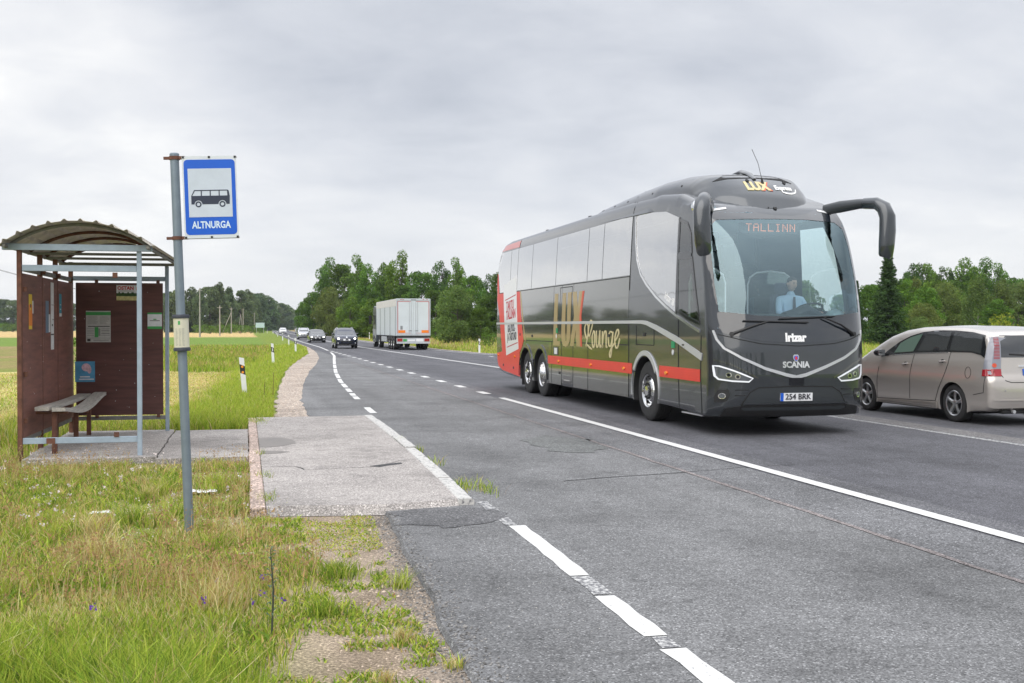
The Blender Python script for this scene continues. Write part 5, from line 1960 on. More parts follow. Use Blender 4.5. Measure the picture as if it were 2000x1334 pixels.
# far signboard, utility poles and wires
sb = empty('direction_sign', (4.2, 340, 0), 0, 'small pale green signboard on two posts far along the verge', 'road sign')
MB().box((-1.3, -.03, 1.6), (1.3, .03, 3.1), .02).build('board', mat('signboard', (.42, .55, .56), .5), sb)
MB().box((-1.1, .03, 0), (-.98, .12, 1.7)).build('post', M['alu'], sb)
MB().box((.98, .03, 0), (1.1, .12, 1.7)).build('post', M['alu'], sb)
wood = mat('pale_weathered_wood', (.34, .32, .29), .9, var=(3, .2))
tops = []
for i, (x, y, h) in enumerate(((-8.1, 207.7, 8.9), (-5.3, 240, 6.4), (-4.2, 340.5, 7.8), (-.9, 411.8, 8.7), (3.7, 492.9, 8.3))):
    lab = ['tallest nearest timber utility pole at the edge of the green field', 'shorter timber utility pole right of the tallest one', 'timber utility pole with a slanted brace before the bushes', 'thin timber utility pole in front of the dark forest edge', 'farthest faint utility pole near the signboard'][i]
    u = empty('utility_pole', (x, y, -.1), 0, lab, 'utility pole', 'utility poles in the field')
    MB().tube([(0, 0, 0), (0, 0, h)], [.15, .10], 10).build('pole', wood, u, smooth=60)
    MB().box((-.5, -.05, h - .5), (.5, .05, h - .4)).build('crossarm', wood, u)
    if i == 2:
        MB().tube([(-2.6, 0, 0), (-.05, 0, h - 1.6)], .09, 8).build('brace', wood, u, smooth=60)
    if i == 3:
        MB().tube([(-1.6, 0, 0), (-.9, 0, h - 2)], .07, 8).tube([(-.9, 0, h - 2), (-.1, 0, 0)], .07, 8).build('brace', wood, u, smooth=60)
    tops.append((x, y, h - .55))
for k, (dx, lab) in enumerate(((-.4, 'upper thin overhead wire crossing the sky behind the shelter roof'), (.4, 'lower thin overhead wire crossing the sky behind the shelter roof'))):
    a, b = Vector((-8.1 + dx, 207.7, 8.4 - k * .1)), Vector((-19.5 + dx * 2, 30, 8.3 - k * .45))
    pts_ = [a.lerp(b, t) - Vector((0, 0, 3.2 * 4 * t * (1 - t))) for t in np.linspace(0, 1, 30)]
    o = MB().tube(pts_, .011, 4).build('overhead_wire', M['black_trim'], None)
    tag(o, lab, 'wire')
# ============================================================ cars
def car_wheel(parent, x, y, R, sg, style='spoke5', lod=0):
    w_ = empty('wheel', (x, y, R))
    w_.parent = parent
    mb = MB()
    tyre_mb(mb, (0, 0, 0), R, .21, sg, rim=.66)
    mb.build('tyre', M['tyre'], w_, smooth=35)
    r0 = R * .665
    mb = MB()
    mb.lathe([(r0 + .006, .098), (r0 - .004, .105), (r0 - .018, .095), (r0 - .024, .02)], (0, 0, 0), 'x', 32, sg)
    n = 5
    for k in range(n):
        a0 = 2 * pi * k / n + .3
        # tapered spoke
        pr = []
        for r, hw, xo in ((.03, .030, .075), (r0 * .5, .026, .085), (r0 - .012, .042, .080)):
            pr.append((r, hw, xo))
        vs = []
        for r, hw, xo in pr:
            for s_, xx in ((-1, xo - .03), (-1, xo - .006), (-.35, xo + .008), (.35, xo + .008), (1, xo - .006), (1, xo - .03)):
                vs.append((sg * xx, r * cos(a0) - s_ * hw * sin(a0), r * sin(a0) + s_ * hw * cos(a0)))
        fs = []
        for i in (0, 1):
            for q in range(6):
                fs.append((i * 6 + q, i * 6 + (q + 1) % 6, i * 6 + 6 + (q + 1) % 6, i * 6 + 6 + q))
        mb.add(vs, fs)
    mb.lathe([(.055, .06), (.055, .088), (.03, .095), (0, .096)], (0, 0, 0), 'x', 20, sg)
    mb.build('rim', M['alu'], w_, smooth=30)
    MB().lathe([(r0 - .02, .02), (.0, .02)], (0, 0, 0), 'x', 24, sg).build('brake_disc', M['rim_dark'], w_)
    return w_


def car_body(root, sil_top, Wc, Lc, zb, ax, R, paint, arch=.36, tumble=(.95, .30), nose=.22, tail=.14, Rnd=.12, rtop=.10, ds=.07, beltw=.02):
    """sil_top: front to rear over the roof; wheel openings cut in the sill line"""
    ra = arch
    s_ = list(sil_top)
    s_ += arch_pts(ax[1], R, ra, zb, n=14, rev=True) + [((ax[0] + ax[1]) / 2, zb)] + arch_pts(ax[0], R, ra, zb, n=14, rev=True)

    def wp(x, y, z):
        u = x / Wc
        t = max(0, z - tumble[0])
        k = 1 - tumble[1] * (t ** 1.15)
        lo = max(0, .45 - z)
        k *= 1 - .10 * lo
        k += beltw * max(0, 1 - abs(z - .72) / .2)
        kf = max(0, 1 - max(y, 0) / 1.1)
        kr = max(0, 1 - max(Lc - y, 0) / .8)
        yy = y + nose * (.45 * u * u + .55 * u ** 4) * kf ** 1.6 - tail * (.45 * u * u + .55 * u ** 4) * kr ** 1.6
        taper = 1 - .05 * kf * kf - .03 * kr * kr
        return (x * k * taper, yy, z - .035 * u * u * (1 if z > 1.2 else .3))
    isA = lambda y, z: any(hypot(y - c, z - R) < ra + .02 for c in ax) and z > zb - .001

    def rf(y, z):
        if isA(y, z):
            return 0
        if z < zb + .06:
            return .04
        return rtop
    return shell(s_, Wc, Rnd, rf, wp, ds=ds, dx=.10, spcap=.10, archflag=isA, nr=5)


# ---------------------------------------------- silver minivan driving away
van = empty('minivan', (12.70, 20.35, 0), pi, 'silver beige minivan driving away with tall red and clear tail lamps', 'car')
MAXW, MLEN = .8975, 4.765
vs_top = [(.28, .20), (.10, .24), (.03, .34), (0, .48), (.02, .62), (.08, .74), (.22, .84), (.55, .99), (.98, 1.14), (1.35, 1.33), (1.75, 1.50), (2.15, 1.60), (2.6, 1.65), (3.2, 1.665), (3.8, 1.65), (4.3, 1.60), (4.50, 1.56), (4.60, 1.50), (4.655, 1.35), (4.68, 1.15), (4.70, .95), (4.72, .84), (4.755, .78), (4.77, .62), (4.765, .42), (4.73, .30), (4.60, .24)]
VB = car_body(van, vs_top, MAXW, MLEN, .20, (1.02, 3.76), .325, None, arch=.375, tumble=(1.0, .22), Rnd=.13, rtop=.085, nose=.5, tail=.07)
shell_obj('body', VB, [M['silver_paint'], M['black']], van)
VV = VB[3]


def vp(name, poly, ax_, m, off=.004, parent=None, **kw):
    return patch(name, poly, ax_, VV, M[m] if isinstance(m, str) else m, parent or van, off=off, **kw)


# the visible flank is the vehicle's left side: after the half turn it is local +x
glassband = [(1.55, 1.06), (1.78, 1.20), (2.10, 1.36), (2.40, 1.465), (2.75, 1.535), (3.2, 1.57), (3.7, 1.565), (4.15, 1.54), (4.46, 1.49), (4.54, 1.30), (4.55, 1.12), (4.46, 1.165), (4.2, 1.205), (3.6, 1.20), (2.65, 1.165), (1.93, 1.115)]
van_mid = mat('tinted_glass', (.03, .034, .036), .04, coat=1.0, ior=1.75)
van_front = mat('green_tinted_glass', (.10, .17, .13), .05, coat=1.0, ior=1.7)
for s_ in 'LR':
    gbnd = vp('window_surround', glassband, s_, 'black_gloss', off=.011, sp=.05)
    patch('side_window', [(1.98, 1.15), (2.13, 1.33), (2.42, 1.44), (2.74, 1.505), (2.77, 1.505), (2.57, 1.185)], s_, VV, van_front, gbnd, off=.0155, sp=.05)
    patch('side_window', [(2.70, 1.20), (2.91, 1.525), (3.2, 1.545), (3.60, 1.545), (3.54, 1.225)], s_, VV, van_mid, gbnd, off=.0155, sp=.05)
    patch('side_window', [(3.63, 1.225), (3.69, 1.545), (4.15, 1.515), (4.44, 1.47), (4.44, 1.19), (4.2, 1.225)], s_, VV, van_mid, gbnd, off=.0155, sp=.05)
    strip('window_trim', [(1.93, 1.108), (2.65, 1.155), (3.6, 1.19)], .014, s_, VV, M['chrome'], van, off=.008)
    strip('door_gap', [[(1.50, .88), (1.44, .60), (1.42, .28)], [(2.62, 1.16), (2.53, .85), (2.49, .33)], [(3.66, 1.20), (3.62, 1.0), (3.50, .74), (3.36, .55), (3.26, .34)], [(1.42, .275), (3.26, .335)], [(4.60, .82), (4.55, .55), (4.30, .50)]], .011, s_, VV, M['seam'], van, off=.0035)
    vp('sill_panel', [(1.42, .21), (3.30, .21), (3.30, .31), (1.42, .26)], s_, mat('sill_beige', (.36, .33, .30), .45, .3, coat=.4), off=.012, sp=.2)
    for y, z in ((2.36, .965), (3.46, 1.04)):
        patch('door_handle', disc(y, z, .045, 14, .033), s_, VV, M['black'], van, off=.0035, sp=0)
        sg = -1 if s_ == 'L' else 1
        h_, n_, _, _ = VV.ray_cast(Vector((sg * 5, y, z)), Vector((-sg, 0, 0)))
        MB().tube([h_ + Vector((sg * .006, -.085, -.012)), h_ + Vector((sg * .035, -.03, -.010)), h_ + Vector((sg * .035, .04, -.004)), h_ + Vector((sg * .006, .09, 0))], .013, 8).build('door_handle', M['silver_paint'], van, smooth=50)
    strip('fuel_flap', [disc(4.17, .865, .075, 20, .095)], .007, s_, VV, M['seam'], van, off=.0035, closed=True) if s_ == 'R' else None
    # tall tail lamp wrapping the corner
    tl = empty('tail_lamp')
    tl.parent = van
    patch('clear_lens', [(4.55, 1.46), (4.60, 1.45), (4.66, .84), (4.54, .84), (4.56, 1.1)], s_, VV, M['tail_clear'], tl, off=.010, sp=.05)
    patch('red_lens', [(4.535, .93), (4.66, .93), (4.67, .82), (4.53, .82)], s_, VV, M['tail_red'], tl, off=.014, sp=.05)
    sgn = -1 if s_ == 'L' else 1
    sg = sgn
    # rear-facing part of the lamp
    patch('lamp_cell', disc(sg * .76, 1.0, .035, 14), 'B', VV, M['shadow_red'], tl, off=.013, sp=0)
    patch('clear_lens', [(sg * .62, 1.47), (sg * .765, 1.46), (sg * .82, 1.1), (sg * .885, .84), (sg * .67, .84), (sg * .64, 1.1)], 'B', VV, M['tail_clear'], tl, off=.009, sp=.08)
    patch('red_lens', [(sg * .655, .94), (sg * .87, .94), (sg * .88, .82), (sg * .66, .82)], 'B', VV, M['tail_red'], tl, off=.013, sp=.08)
    for k in range(15):
        z = 1.44 - k * .024
        patch('lamp_cell', [(sg * (.64 + .0016 * k), z), (sg * (.72 + .003 * k), z), (sg * (.72 + .003 * k), z + .012), (sg * (.64 + .0016 * k), z + .012)], 'B', VV, M['tail_red'], tl, off=.012, sp=0)
    # mirror
    mrr = empty('door_mirror')
    mrr.parent = van
    MB().tube([(sg * .80, 1.70, 1.10), (sg * .90, 1.68, 1.12), (sg * .96, 1.66, 1.15), (sg * 1.06, 1.67, 1.15), (sg * 1.09, 1.68, 1.15)], [.03, .035, .09, .085, .05], 12, ell=(1.0, .75)).build('housing', M['black_gloss'], mrr, smooth=60)
    MB().prism([(sg * .93, 1.095), (sg * 1.065, 1.10), (sg * 1.07, 1.20), (sg * .935, 1.205)], 1.735, 1.75, 'y').build('mirror_glass', M['lens'], mrr)
    for y in (1.02, 3.76):
        car_wheel(van, sg * .775, y, .325, sg)
# tailgate
rg = vp('rear_window', [(-.60, 1.49), (.60, 1.49), (.66, 1.13), (-.66, 1.13)], 'B', 'car_glass', off=.006, sp=.1)
strip('rear_wiper', [(-.02, 1.15), (.30, 1.17), (.48, 1.18)], .02, 'B', VV, M['black'], rg, off=.022)
strip('tailgate_gap', [(-.68, 1.10), (-.69, .90), (-.60, .75), (-.50, .72), (.50, .72), (.60, .75), (.69, .90), (.68, 1.10)], .012, 'B', VV, M['seam'], van, off=.003)
vp('chrome_strip', [(-.34, .975), (.34, .975), (.34, 1.0), (-.34, 1.0)], 'B', 'chrome', off=.02, sp=0)
npv = vp('number_plate', [(-.26, .83), (.26, .83), (.26, .94), (-.26, .94)], 'B', 'plate', off=.010, sp=0)
patch('blue_strip', [(.20, .83), (.26, .83), (.26, .94), (.20, .94)], 'B', VV, M['blue'], npv, off=.014, sp=0)
patch('parking_sensor', disc(-.62, .585, .012, 10), 'B', VV, M['chrome'], van, off=.004, sp=0)
patch('parking_sensor', disc(.62, .585, .012, 10), 'B', VV, M['chrome'], van, off=.004, sp=0)
strip('bumper_crease', [(-.80, .43), (.80, .43)], .02, 'B', VV, M['silver_paint'], van, off=.012)
MB().box((-.6, 4.2, .20), (.62, 4.68, .26), .02).build('underside', M['black'], van)
MB().box((-.7, .4, .17), (.7, 4.2, .24)).build('underside', M['black'], van)
MB().tube([(.42, 4.5, .24), (.42, 4.72, .235)], .03, 12).build('exhaust', M['satin'], van, smooth=60)
patch('windscreen', [(-.60, 1.45), (.60, 1.45), (.70, 1.02), (-.70, 1.02)], 'F', VV, M['car_glass'], van, off=.006, sp=.1)
for sg in (-1, 1):
    patch('headlight', [(sg * .45, .70), (sg * .80, .82), (sg * .82, .70), (sg * .50, .62)], 'F', VV, M['lens'], van, off=.006, sp=.1)

# ---------------------------------------------- oncoming cars
SUV = [(.24, .30), (.08, .34), (0, .46), (.0, .66), (.05, .82), (.15, .92), (.5, 1.0), (.98, 1.07), (1.2, 1.20), (1.5, 1.42), (1.75, 1.55), (2.1, 1.61), (2.8, 1.62), (3.4, 1.58), (3.75, 1.48), (4.05, 1.20), (4.18, 1.0), (4.28, .80), (4.29, .5), (4.2, .30)]
SEDAN = [(.24, .20), (.08, .24), (0, .36), (.0, .55), (.06, .68), (.25, .76), (.7, .84), (1.15, .92), (1.5, 1.10), (1.9, 1.32), (2.2, 1.42), (2.7, 1.45), (3.2, 1.40), (3.7, 1.20), (4.0, 1.03), (4.35, .98), (4.5, .85), (4.52, .5), (4.42, .24)]


def small_car(name, loc, rz, sil_, W_, L_, zb, ax, R, paint, label, suv=True, lit=True, grille='black_gloss', plate_=True, group='cars driving towards the bus stop'):
    c = empty(name, loc, rz, label, 'car', group)
    D = car_body(c, sil_, W_, L_, zb, ax, R, None, arch=R + .06, tumble=(.95 if suv else .82, .36 if suv else .42), Rnd=.14, rtop=.09, nose=.28, tail=.2, ds=.10)
    shell_obj('body', D, [paint, M['black']], c)
    B_ = D[3]
    top = max(z for y, z in sil_)
    bz = 1.07 if suv else .92
    P = lambda nm, poly, ax_, m, off=.005, **kw: patch(nm, poly, ax_, B_, M[m] if isinstance(m, str) else m, kw.pop('parent', c), off=off, **kw)
    P('windscreen', [(-W_ * .80, bz + .02), (W_ * .80, bz + .02), (W_ * .62, top - .09), (-W_ * .62, top - .09)], 'F', 'car_glass', sp=.15)
    if suv:
        sw_ = [(1.45, 1.10), (1.85, 1.45), (2.2, 1.50), (3.3, 1.47), (3.7, 1.30), (3.6, 1.12)]
    else:
        sw_ = [(1.65, .95), (2.05, 1.27), (2.35, 1.34), (2.9, 1.33), (3.55, 1.12), (3.5, .98)]
    for s_ in 'LR':
        P('side_window', sw_, s_, 'car_glass', sp=.2)
        strip('pillar', [(2.55 if suv else 2.6, bz), (2.6, top - .1)], .05, s_, B_, M['black_gloss'], c, off=.008)
        strip('door_gap', [[(1.45, bz - .02), (1.4, zb + .1)], [(2.55, bz), (2.5, zb + .1)]], .012, s_, B_, M['seam'], c, off=.004)
    h0 = .72 if suv else .56
    for sg in (-1, 1):
        hl = P('headlight', [(sg * W_ * .50, h0 + .02), (sg * W_ * .62, h0 + .10), (sg * W_ * .88, h0 + .17), (sg * W_ * .90, h0 + .06), (sg * W_ * .70, h0 - .02)], 'F', 'lens', off=.006, sp=.1)
        if lit:
            patch('lamp', disc(sg * W_ * .70, h0 + .055, .075, 12, .055), 'F', B_, M['lamp_on'], hl, off=.012, sp=0)
        P('fog_lamp', disc(sg * W_ * .74, zb + .16, .05, 12), 'F', 'white', off=.008, sp=0)
        mr = MB().tube([(sg * W_ * .86, 1.60, bz + .02), (sg * W_ * 1.0, 1.56, bz + .06), (sg * W_ * 1.13, 1.56, bz + .07), (sg * W_ * 1.18, 1.57, bz + .06)], [.03, .07, .075, .04], 10).build('door_mirror', M['black_gloss'], c, smooth=60)
        for y in ax:
            car_wheel(c, sg * (W_ - .12), y, R, sg)
    P('grille', [(-W_ * .42, h0 + .12), (W_ * .42, h0 + .12), (W_ * .50, h0 - .12), (W_ * .44, zb + .10), (-W_ * .44, zb + .10), (-W_ * .50, h0 - .12)], 'F', grille, off=.006, sp=.15)
    if plate_:
        P('number_plate', [(-.26, h0 - .10), (.26, h0 - .10), (.26, h0 + .02), (-.26, h0 + .02)], 'F', 'plate', off=.016, sp=0)
    P('chrome_badge', disc(0, h0 + .16, .05, 8), 'F', 'chrome', off=.012, sp=0)
    P('bumper_lip', [(-W_ * .8, zb + .03), (W_ * .8, zb + .03), (W_ * .75, zb + .08), (-W_ * .75, zb + .08)], 'F', 'satin', off=.012, sp=.2)
    if suv:
        for sg in (-1, 1):
            MB().tube([(sg * W_ * .66, 1.85, top - .10), (sg * W_ * .66, 2.0, top + .02), (sg * W_ * .66, 3.2, top + .01), (sg * W_ * .66, 3.4, top - .10)], .018, 6).build('roof_rail', M['satin'], c, smooth=60)
    MB().box((-W_ * .8, .3, zb - .04), (W_ * .8, L_ - .3, zb + .04)).build('underside', M['black'], c)
    return c


navy = mat('navy_paint', (.012, .018, .045), .25, .4, coat=1.0)
char = mat('charcoal_paint', (.035, .038, .045), .25, .4, coat=1.0)
silv = mat('silver_paint', (.50, .52, .55), .3, .5, coat=1.0)
whit = mat('white_paint', (.74, .75, .77), .35, coat=1.0)
small_car('oncoming_suv', (7.58, 85.5, 0), radians(0), SUV, .885, 4.29, .27, (.85, 3.5), .345, navy, 'dark navy crossover with lit headlights, nearest of the oncoming cars')
small_car('oncoming_saloon', (7.50, 119.5, 0), 0, SEDAN, .89, 4.52, .18, (.9, 3.55), .32, char, 'charcoal saloon with lit headlights following the navy crossover', suv=False)
small_car('oncoming_hatchback', (8.0, 157, 0), 0, SUV, .88, 4.29, .22, (.85, 3.5), .33, silv, 'silver car partly hidden behind the charcoal saloon')
small_car('far_van', (13.9, 287, 0), radians(8), SUV, .95, 4.29, .3, (.85, 3.5), .38, whit, 'white van shaped car with dark windows next to the dark wood far down the road', lit=False)
small_car('far_white_car', (9.4, 291, 0), 0, SUV, .92, 4.29, .25, (.85, 3.5), .35, whit, 'small white car coming round the far bend, farthest of the oncoming cars', lit=False)

# ---------------------------------------------- articulated lorry driving away
box_w = mat('lorry_white_panel', (.58, .63, .66), .45, var=(1.2, .06))
frame_g = mat('lorry_grey_frame', (.50, .53, .56), .45, .2)
lorry = empty('lorry', (11.82, 79.3, 0), 0, 'white box semi trailer lorry driving away with orange reflective boards on its doors', 'lorry')
zb_, zt_ = 1.02, 3.72
MB().box((-1.25, 0, zb_), (1.25, 12.4, zt_), .03).build('trailer_box', box_w, lorry)
MB().box((-1.262, .02, 3.18), (-1.252, 12.38, 3.70), .002).build('side_curtain_rail', mat('pale_print_band', (.66, .64, .62), .5, var=(2.5, .08)), lorry)
MB().box((1.252, .02, 3.18), (1.262, 12.38, 3.70), .002).build('side_curtain_rail', frame_g, lorry)
for k, y in enumerate((.35, 3.4, 6.6, 9.6)):
    MB().box((-1.266, y, 1.06), (-1.2525, y + .10, 3.17), .003).build('side_post', mat('post_dark_grey', (.14, .17, .19), .5) if k == 0 else M['black_trim'], lorry)  # rearmost post in dark grey, the others black
# rear frame and doors
for a, b, c_, d in ((-1.25, 1.05, -1.16, 3.70), (1.16, 1.05, 1.25, 3.70), (-1.158, 3.58, 1.158, 3.70), (-1.158, 1.05, 1.158, 1.16)):
    MB().box((a, -.035, b), (c_, -.002, d), .004).build('rear_frame', frame_g, lorry)
for sg in (-1, 1):
    x0, x1 = (-1.15, -.012) if sg < 0 else (.012, 1.15)
    dr_ = MB().box((x0, -.022, 1.17), (x1, -.003, 3.57), .004).build('rear_door', box_w, lorry)
    xo = x0 if sg < 0 else x1
    xi = x0 + .95 if sg < 0 else x1 - .95
    for a, b, c_, d in ((xo, 1.24, xo - sg * .035, 3.53), (min(xo, xi), 3.50, max(xo, xi), 3.535), (min(xo, xi), 1.22, max(xo, xi), 1.24)):
        MB().box((min(a, c_), -.0260, min(b, d)), (max(a, c_), -.0225, max(b, d))).build('red_tape', M['red_text'] if False else mat('red_tape', (.50, .03, .03), .5), dr_)
    MB().box((min(xo - sg * .05, xo - sg * .56), -.029, 1.25), (max(xo - sg * .05, xo - sg * .56), -.0265, 1.44)).build('orange_board', M['orange_lamp'], dr_)
    for q in (.16, .30):
        MB().tube([(sg * q, -.04, 1.1), (sg * q, -.04, 3.62)], .014, 6).build('lock_rod', M['satin'], dr_)
    MB().box((sg * .23 - .12, -.05, 1.38), (sg * .23 + .12, -.036, 1.41)).build('door_lever', M['black_trim'], dr_)
MB().box((-.95, -.028, 1.48), (-.78, -.0228, 1.75)).build('sign_plate', mat('grey_plate', (.22, .23, .24), .6), lorry)
vs, fs = text2d('S.KO', .12, bold=.004)
for k in range(5):
    MB().box((-.16 + k * .075, -.038, 3.62), (-.11 + k * .075, -.0355, 3.67)).build('maker_plate', M['dark_text'], lorry)
for x in (-.9, -.75, .72, 1.0):
    MB().box((x - .05, -.04, 3.64), (x + .05, -.0355, 3.68)).build('roof_marker', M['tail_red'], lorry)
# bumper with lamps
MB().box((-1.22, -.05, .90), (1.25, .10, 1.0), .01).build('rear_step', M['black_trim'], lorry)
bmp = MB().box((-1.22, -.06, .46), (1.22, .06, .58), .01).box((-1.22, -.02, .585), (1.22, .04, .88), .01).build('rear_bumper', frame_g, lorry)
for x in (-1.18, .80):
    MB().box((x, -.045, .62), (x + .38, -.021, .84), .006).build('tail_lamp', M['tail_red'], lorry)
MB().box((-.40, -.03, .64), (.12, -.0225, .76)).build('number_plate', M['plate'], lorry)
MB().box((.20, -.03, .62), (.72, -.0225, .82)).build('reflector_plate', M['plate'], lorry)
MB().box((-.75, -.03, .62), (-.48, -.0225, .80)).build('reflector_plate', pgreen, lorry)
for sg in (-1, 1):
    for y in (1.6, 2.9, 4.2):
        w_ = empty('wheel', (sg * 1.06, y, .52))
        w_.parent = lorry
        mb = MB()
        tyre_mb(mb, (0, 0, 0), .52, .38, sg)
        mb.build('tyre', M['tyre'], w_, smooth=35)
        MB().lathe([(.29, .15), (.27, .10), (.15, .08), (.12, .17), (0, .17)], (0, 0, 0), 'x', 20, sg).build('rim', M['alu'], w_, smooth=40)
    for y in (10.6, 14.4):
        w_ = empty('wheel', (sg * 1.06, y, .52))
        w_.parent = lorry
        mb = MB()
        tyre_mb(mb, (0, 0, 0), .52, .36, sg)
        mb.build('tyre', M['tyre'], w_, smooth=35)
        MB().lathe([(.29, .15), (.27, .10), (.15, .08), (.12, .17), (0, .17)], (0, 0, 0), 'x', 20, sg).build('rim', M['alu'], w_, smooth=40)
MB().box((-.5, .2, .70), (-.38, 12.2, .98)).box((.38, .2, .70), (.5, 12.2, .98)).box((-1.2, 1.0, .95), (1.2, 12, 1.015)).box((-.9, 1.2, .45), (.9, 4.6, .60)).build('chassis', M['black'], lorry)
MB().box((-1.22, 5.8, .55), (-1.19, 9.2, .95), .004).box((1.19, 5.8, .55), (1.22, 9.2, .95), .004).build('side_guard', frame_g, lorry)
MB().box((-1.20, 5.9, .50), (-.75, 6.9, .93), .04).build('pallet_box', M['satin'], lorry)
MB().box((-1.24, .85, .25), (-.86, .87, .9)).build('mudflap', M['black'], lorry)
MB().box((.86, .85, .25), (1.24, .87, .9)).build('mudflap', M['black'], lorry)
cabm = mat('cab_paint', (.10, .12, .14), .3, .3, coat=.8)
cb = [(12.9, .45), (12.9, 3.05), (13.1, 3.35), (14.6, 3.45), (15.0, 3.1), (15.2, 2.1), (15.3, 1.4), (15.32, .40), (14.98, .38), (14.9, .9), (14.4, 1.08), (13.9, .9), (13.8, .45)]
cab = MB().prism(cb, -1.22, 1.22, 'x').build('cab', cabm, lorry)
for sg in (-1, 1):
    MB().box((sg * 1.22 - .004, 13.9, 1.9), (sg * 1.22 + .004, 14.95, 2.7)).build('cab_window', M['car_glass'], cab)
    MB().tube([(sg * 1.22, 14.9, 2.6), (sg * 1.45, 15.0, 2.6), (sg * 1.47, 15.0, 2.2)], .02, 6).box((sg * 1.47 - .13, 14.95, 1.9), (sg * 1.47 + .13, 15.05, 2.65), .03).build('mirror', M['black'], cab)
# ============================================================ trees
def leaf_mesh(name, clumps, per, size, seed, needle=False, flat=.5, droop=0.0, cshift=(1, 1, 1)):
    """clumps: (centre, radius(3), brightness). Small leaf faces spread through each clump."""
    rg_ = np.random.default_rng(seed)
    P, B = [], []
    for c, r, br in clumps:
        n = max(8, int(per * 1.75 * (r[0] * r[1] * r[2]) ** .55))
        d = rg_.normal(size=(n, 3))
        d /= np.linalg.norm(d, axis=1)[:, None]
        rad = rg_.uniform(.45, 1.0, n) ** .6
        q = d * rad[:, None] * np.array(r) + np.array(c)
        if droop:
            q[:, 2] -= droop * rg_.random(n) ** 2 * r[2]
        P.append(q)
        B.append(np.full(n, br) * rg_.uniform(.72, 1.28, n))
    P = np.concatenate(P)
    B = np.concatenate(B)
    n = len(P)
    a = rg_.normal(size=(n, 3))
    if needle:
        a[:, 2] *= .25
    a /= np.linalg.norm(a, axis=1)[:, None]
    b = np.cross(a, rg_.normal(size=(n, 3)))
    b /= np.linalg.norm(b, axis=1)[:, None]
    s = (size * rg_.uniform(.6, 1.35, n))[:, None]
    v = np.stack([P - a * s * .5, P + b * s * .32, P + a * s * .5, P - b * s * .32], 1).reshape(-1, 3)
    me = bpy.data.meshes.new(name)
    me.vertices.add(n * 4)
    me.vertices.foreach_set('co', v.ravel())
    me.loops.add(n * 4)
    me.loops.foreach_set('vertex_index', np.arange(n * 4, dtype=np.int32))
    me.polygons.add(n)
    me.polygons.foreach_set('loop_start', np.arange(0, n * 4, 4, dtype=np.int32))
    me.update(calc_edges=True)
    ca = me.color_attributes.new('Col', 'FLOAT_COLOR', 'POINT')
    hue = rg_.uniform(-.10, .10, n)
    col = np.stack([B * (1 + hue) * cshift[0], B * cshift[1], B * (1 - hue) * cshift[2], np.ones(n)], 1).astype(np.float32)
    ca.data.foreach_set('color', np.repeat(col, 4, axis=0).ravel())
    me.validate()
    return me


bark = mat('bark', (.10, .085, .07), .9, var=(6, .35))
birch_bark = mat('birch_bark', (.42, .41, .38), .8, var=(5, .45))
LM = dict(
    dark=leaf_mat('dark_leaves', (.105, .190, .043)),
    green=leaf_mat('green_leaves', (.130, .230, .044)),
    bright=leaf_mat('bright_leaves', (.16, .265, .042)),
    olive=leaf_mat('olive_leaves', (.155, .215, .070)),
    far=leaf_mat('hazed_far_leaves', (.135, .195, .090)),  # distance haze is mixed into this leaf colour, paler and bluer
    lime=leaf_mat('lime_leaves', (.26, .32, .05)),
    spruce=leaf_mat('spruce_needles', (.065, .115, .042), objvar=.05),
)


def branches(mb, h, cl, r0, rnd, trunk_h=.9):
    pts = [(0, 0, 0), (rnd.uniform(-.1, .1), rnd.uniform(-.1, .1), h * .3), (rnd.uniform(-.3, .3), rnd.uniform(-.3, .3), h * .65), (rnd.uniform(-.3, .3), rnd.uniform(-.3, .3), h * trunk_h)]
    mb.tube(pts, [r0, r0 * .75, r0 * .4, r0 * .1], 7)
    for c, r, b in cl[::2]:
        z0 = min(max(c[2] - abs(c[0]) * .8 - .5, h * .12), h * .8)
        t = z0 / h
        mb.tube([(pts[1][0] * t, pts[1][1] * t, z0), ((c[0]) * .5, (c[1]) * .5, (z0 + c[2]) / 2 - .1), c], [r0 * .35, r0 * .2, r0 * .05], 5, cap=False)


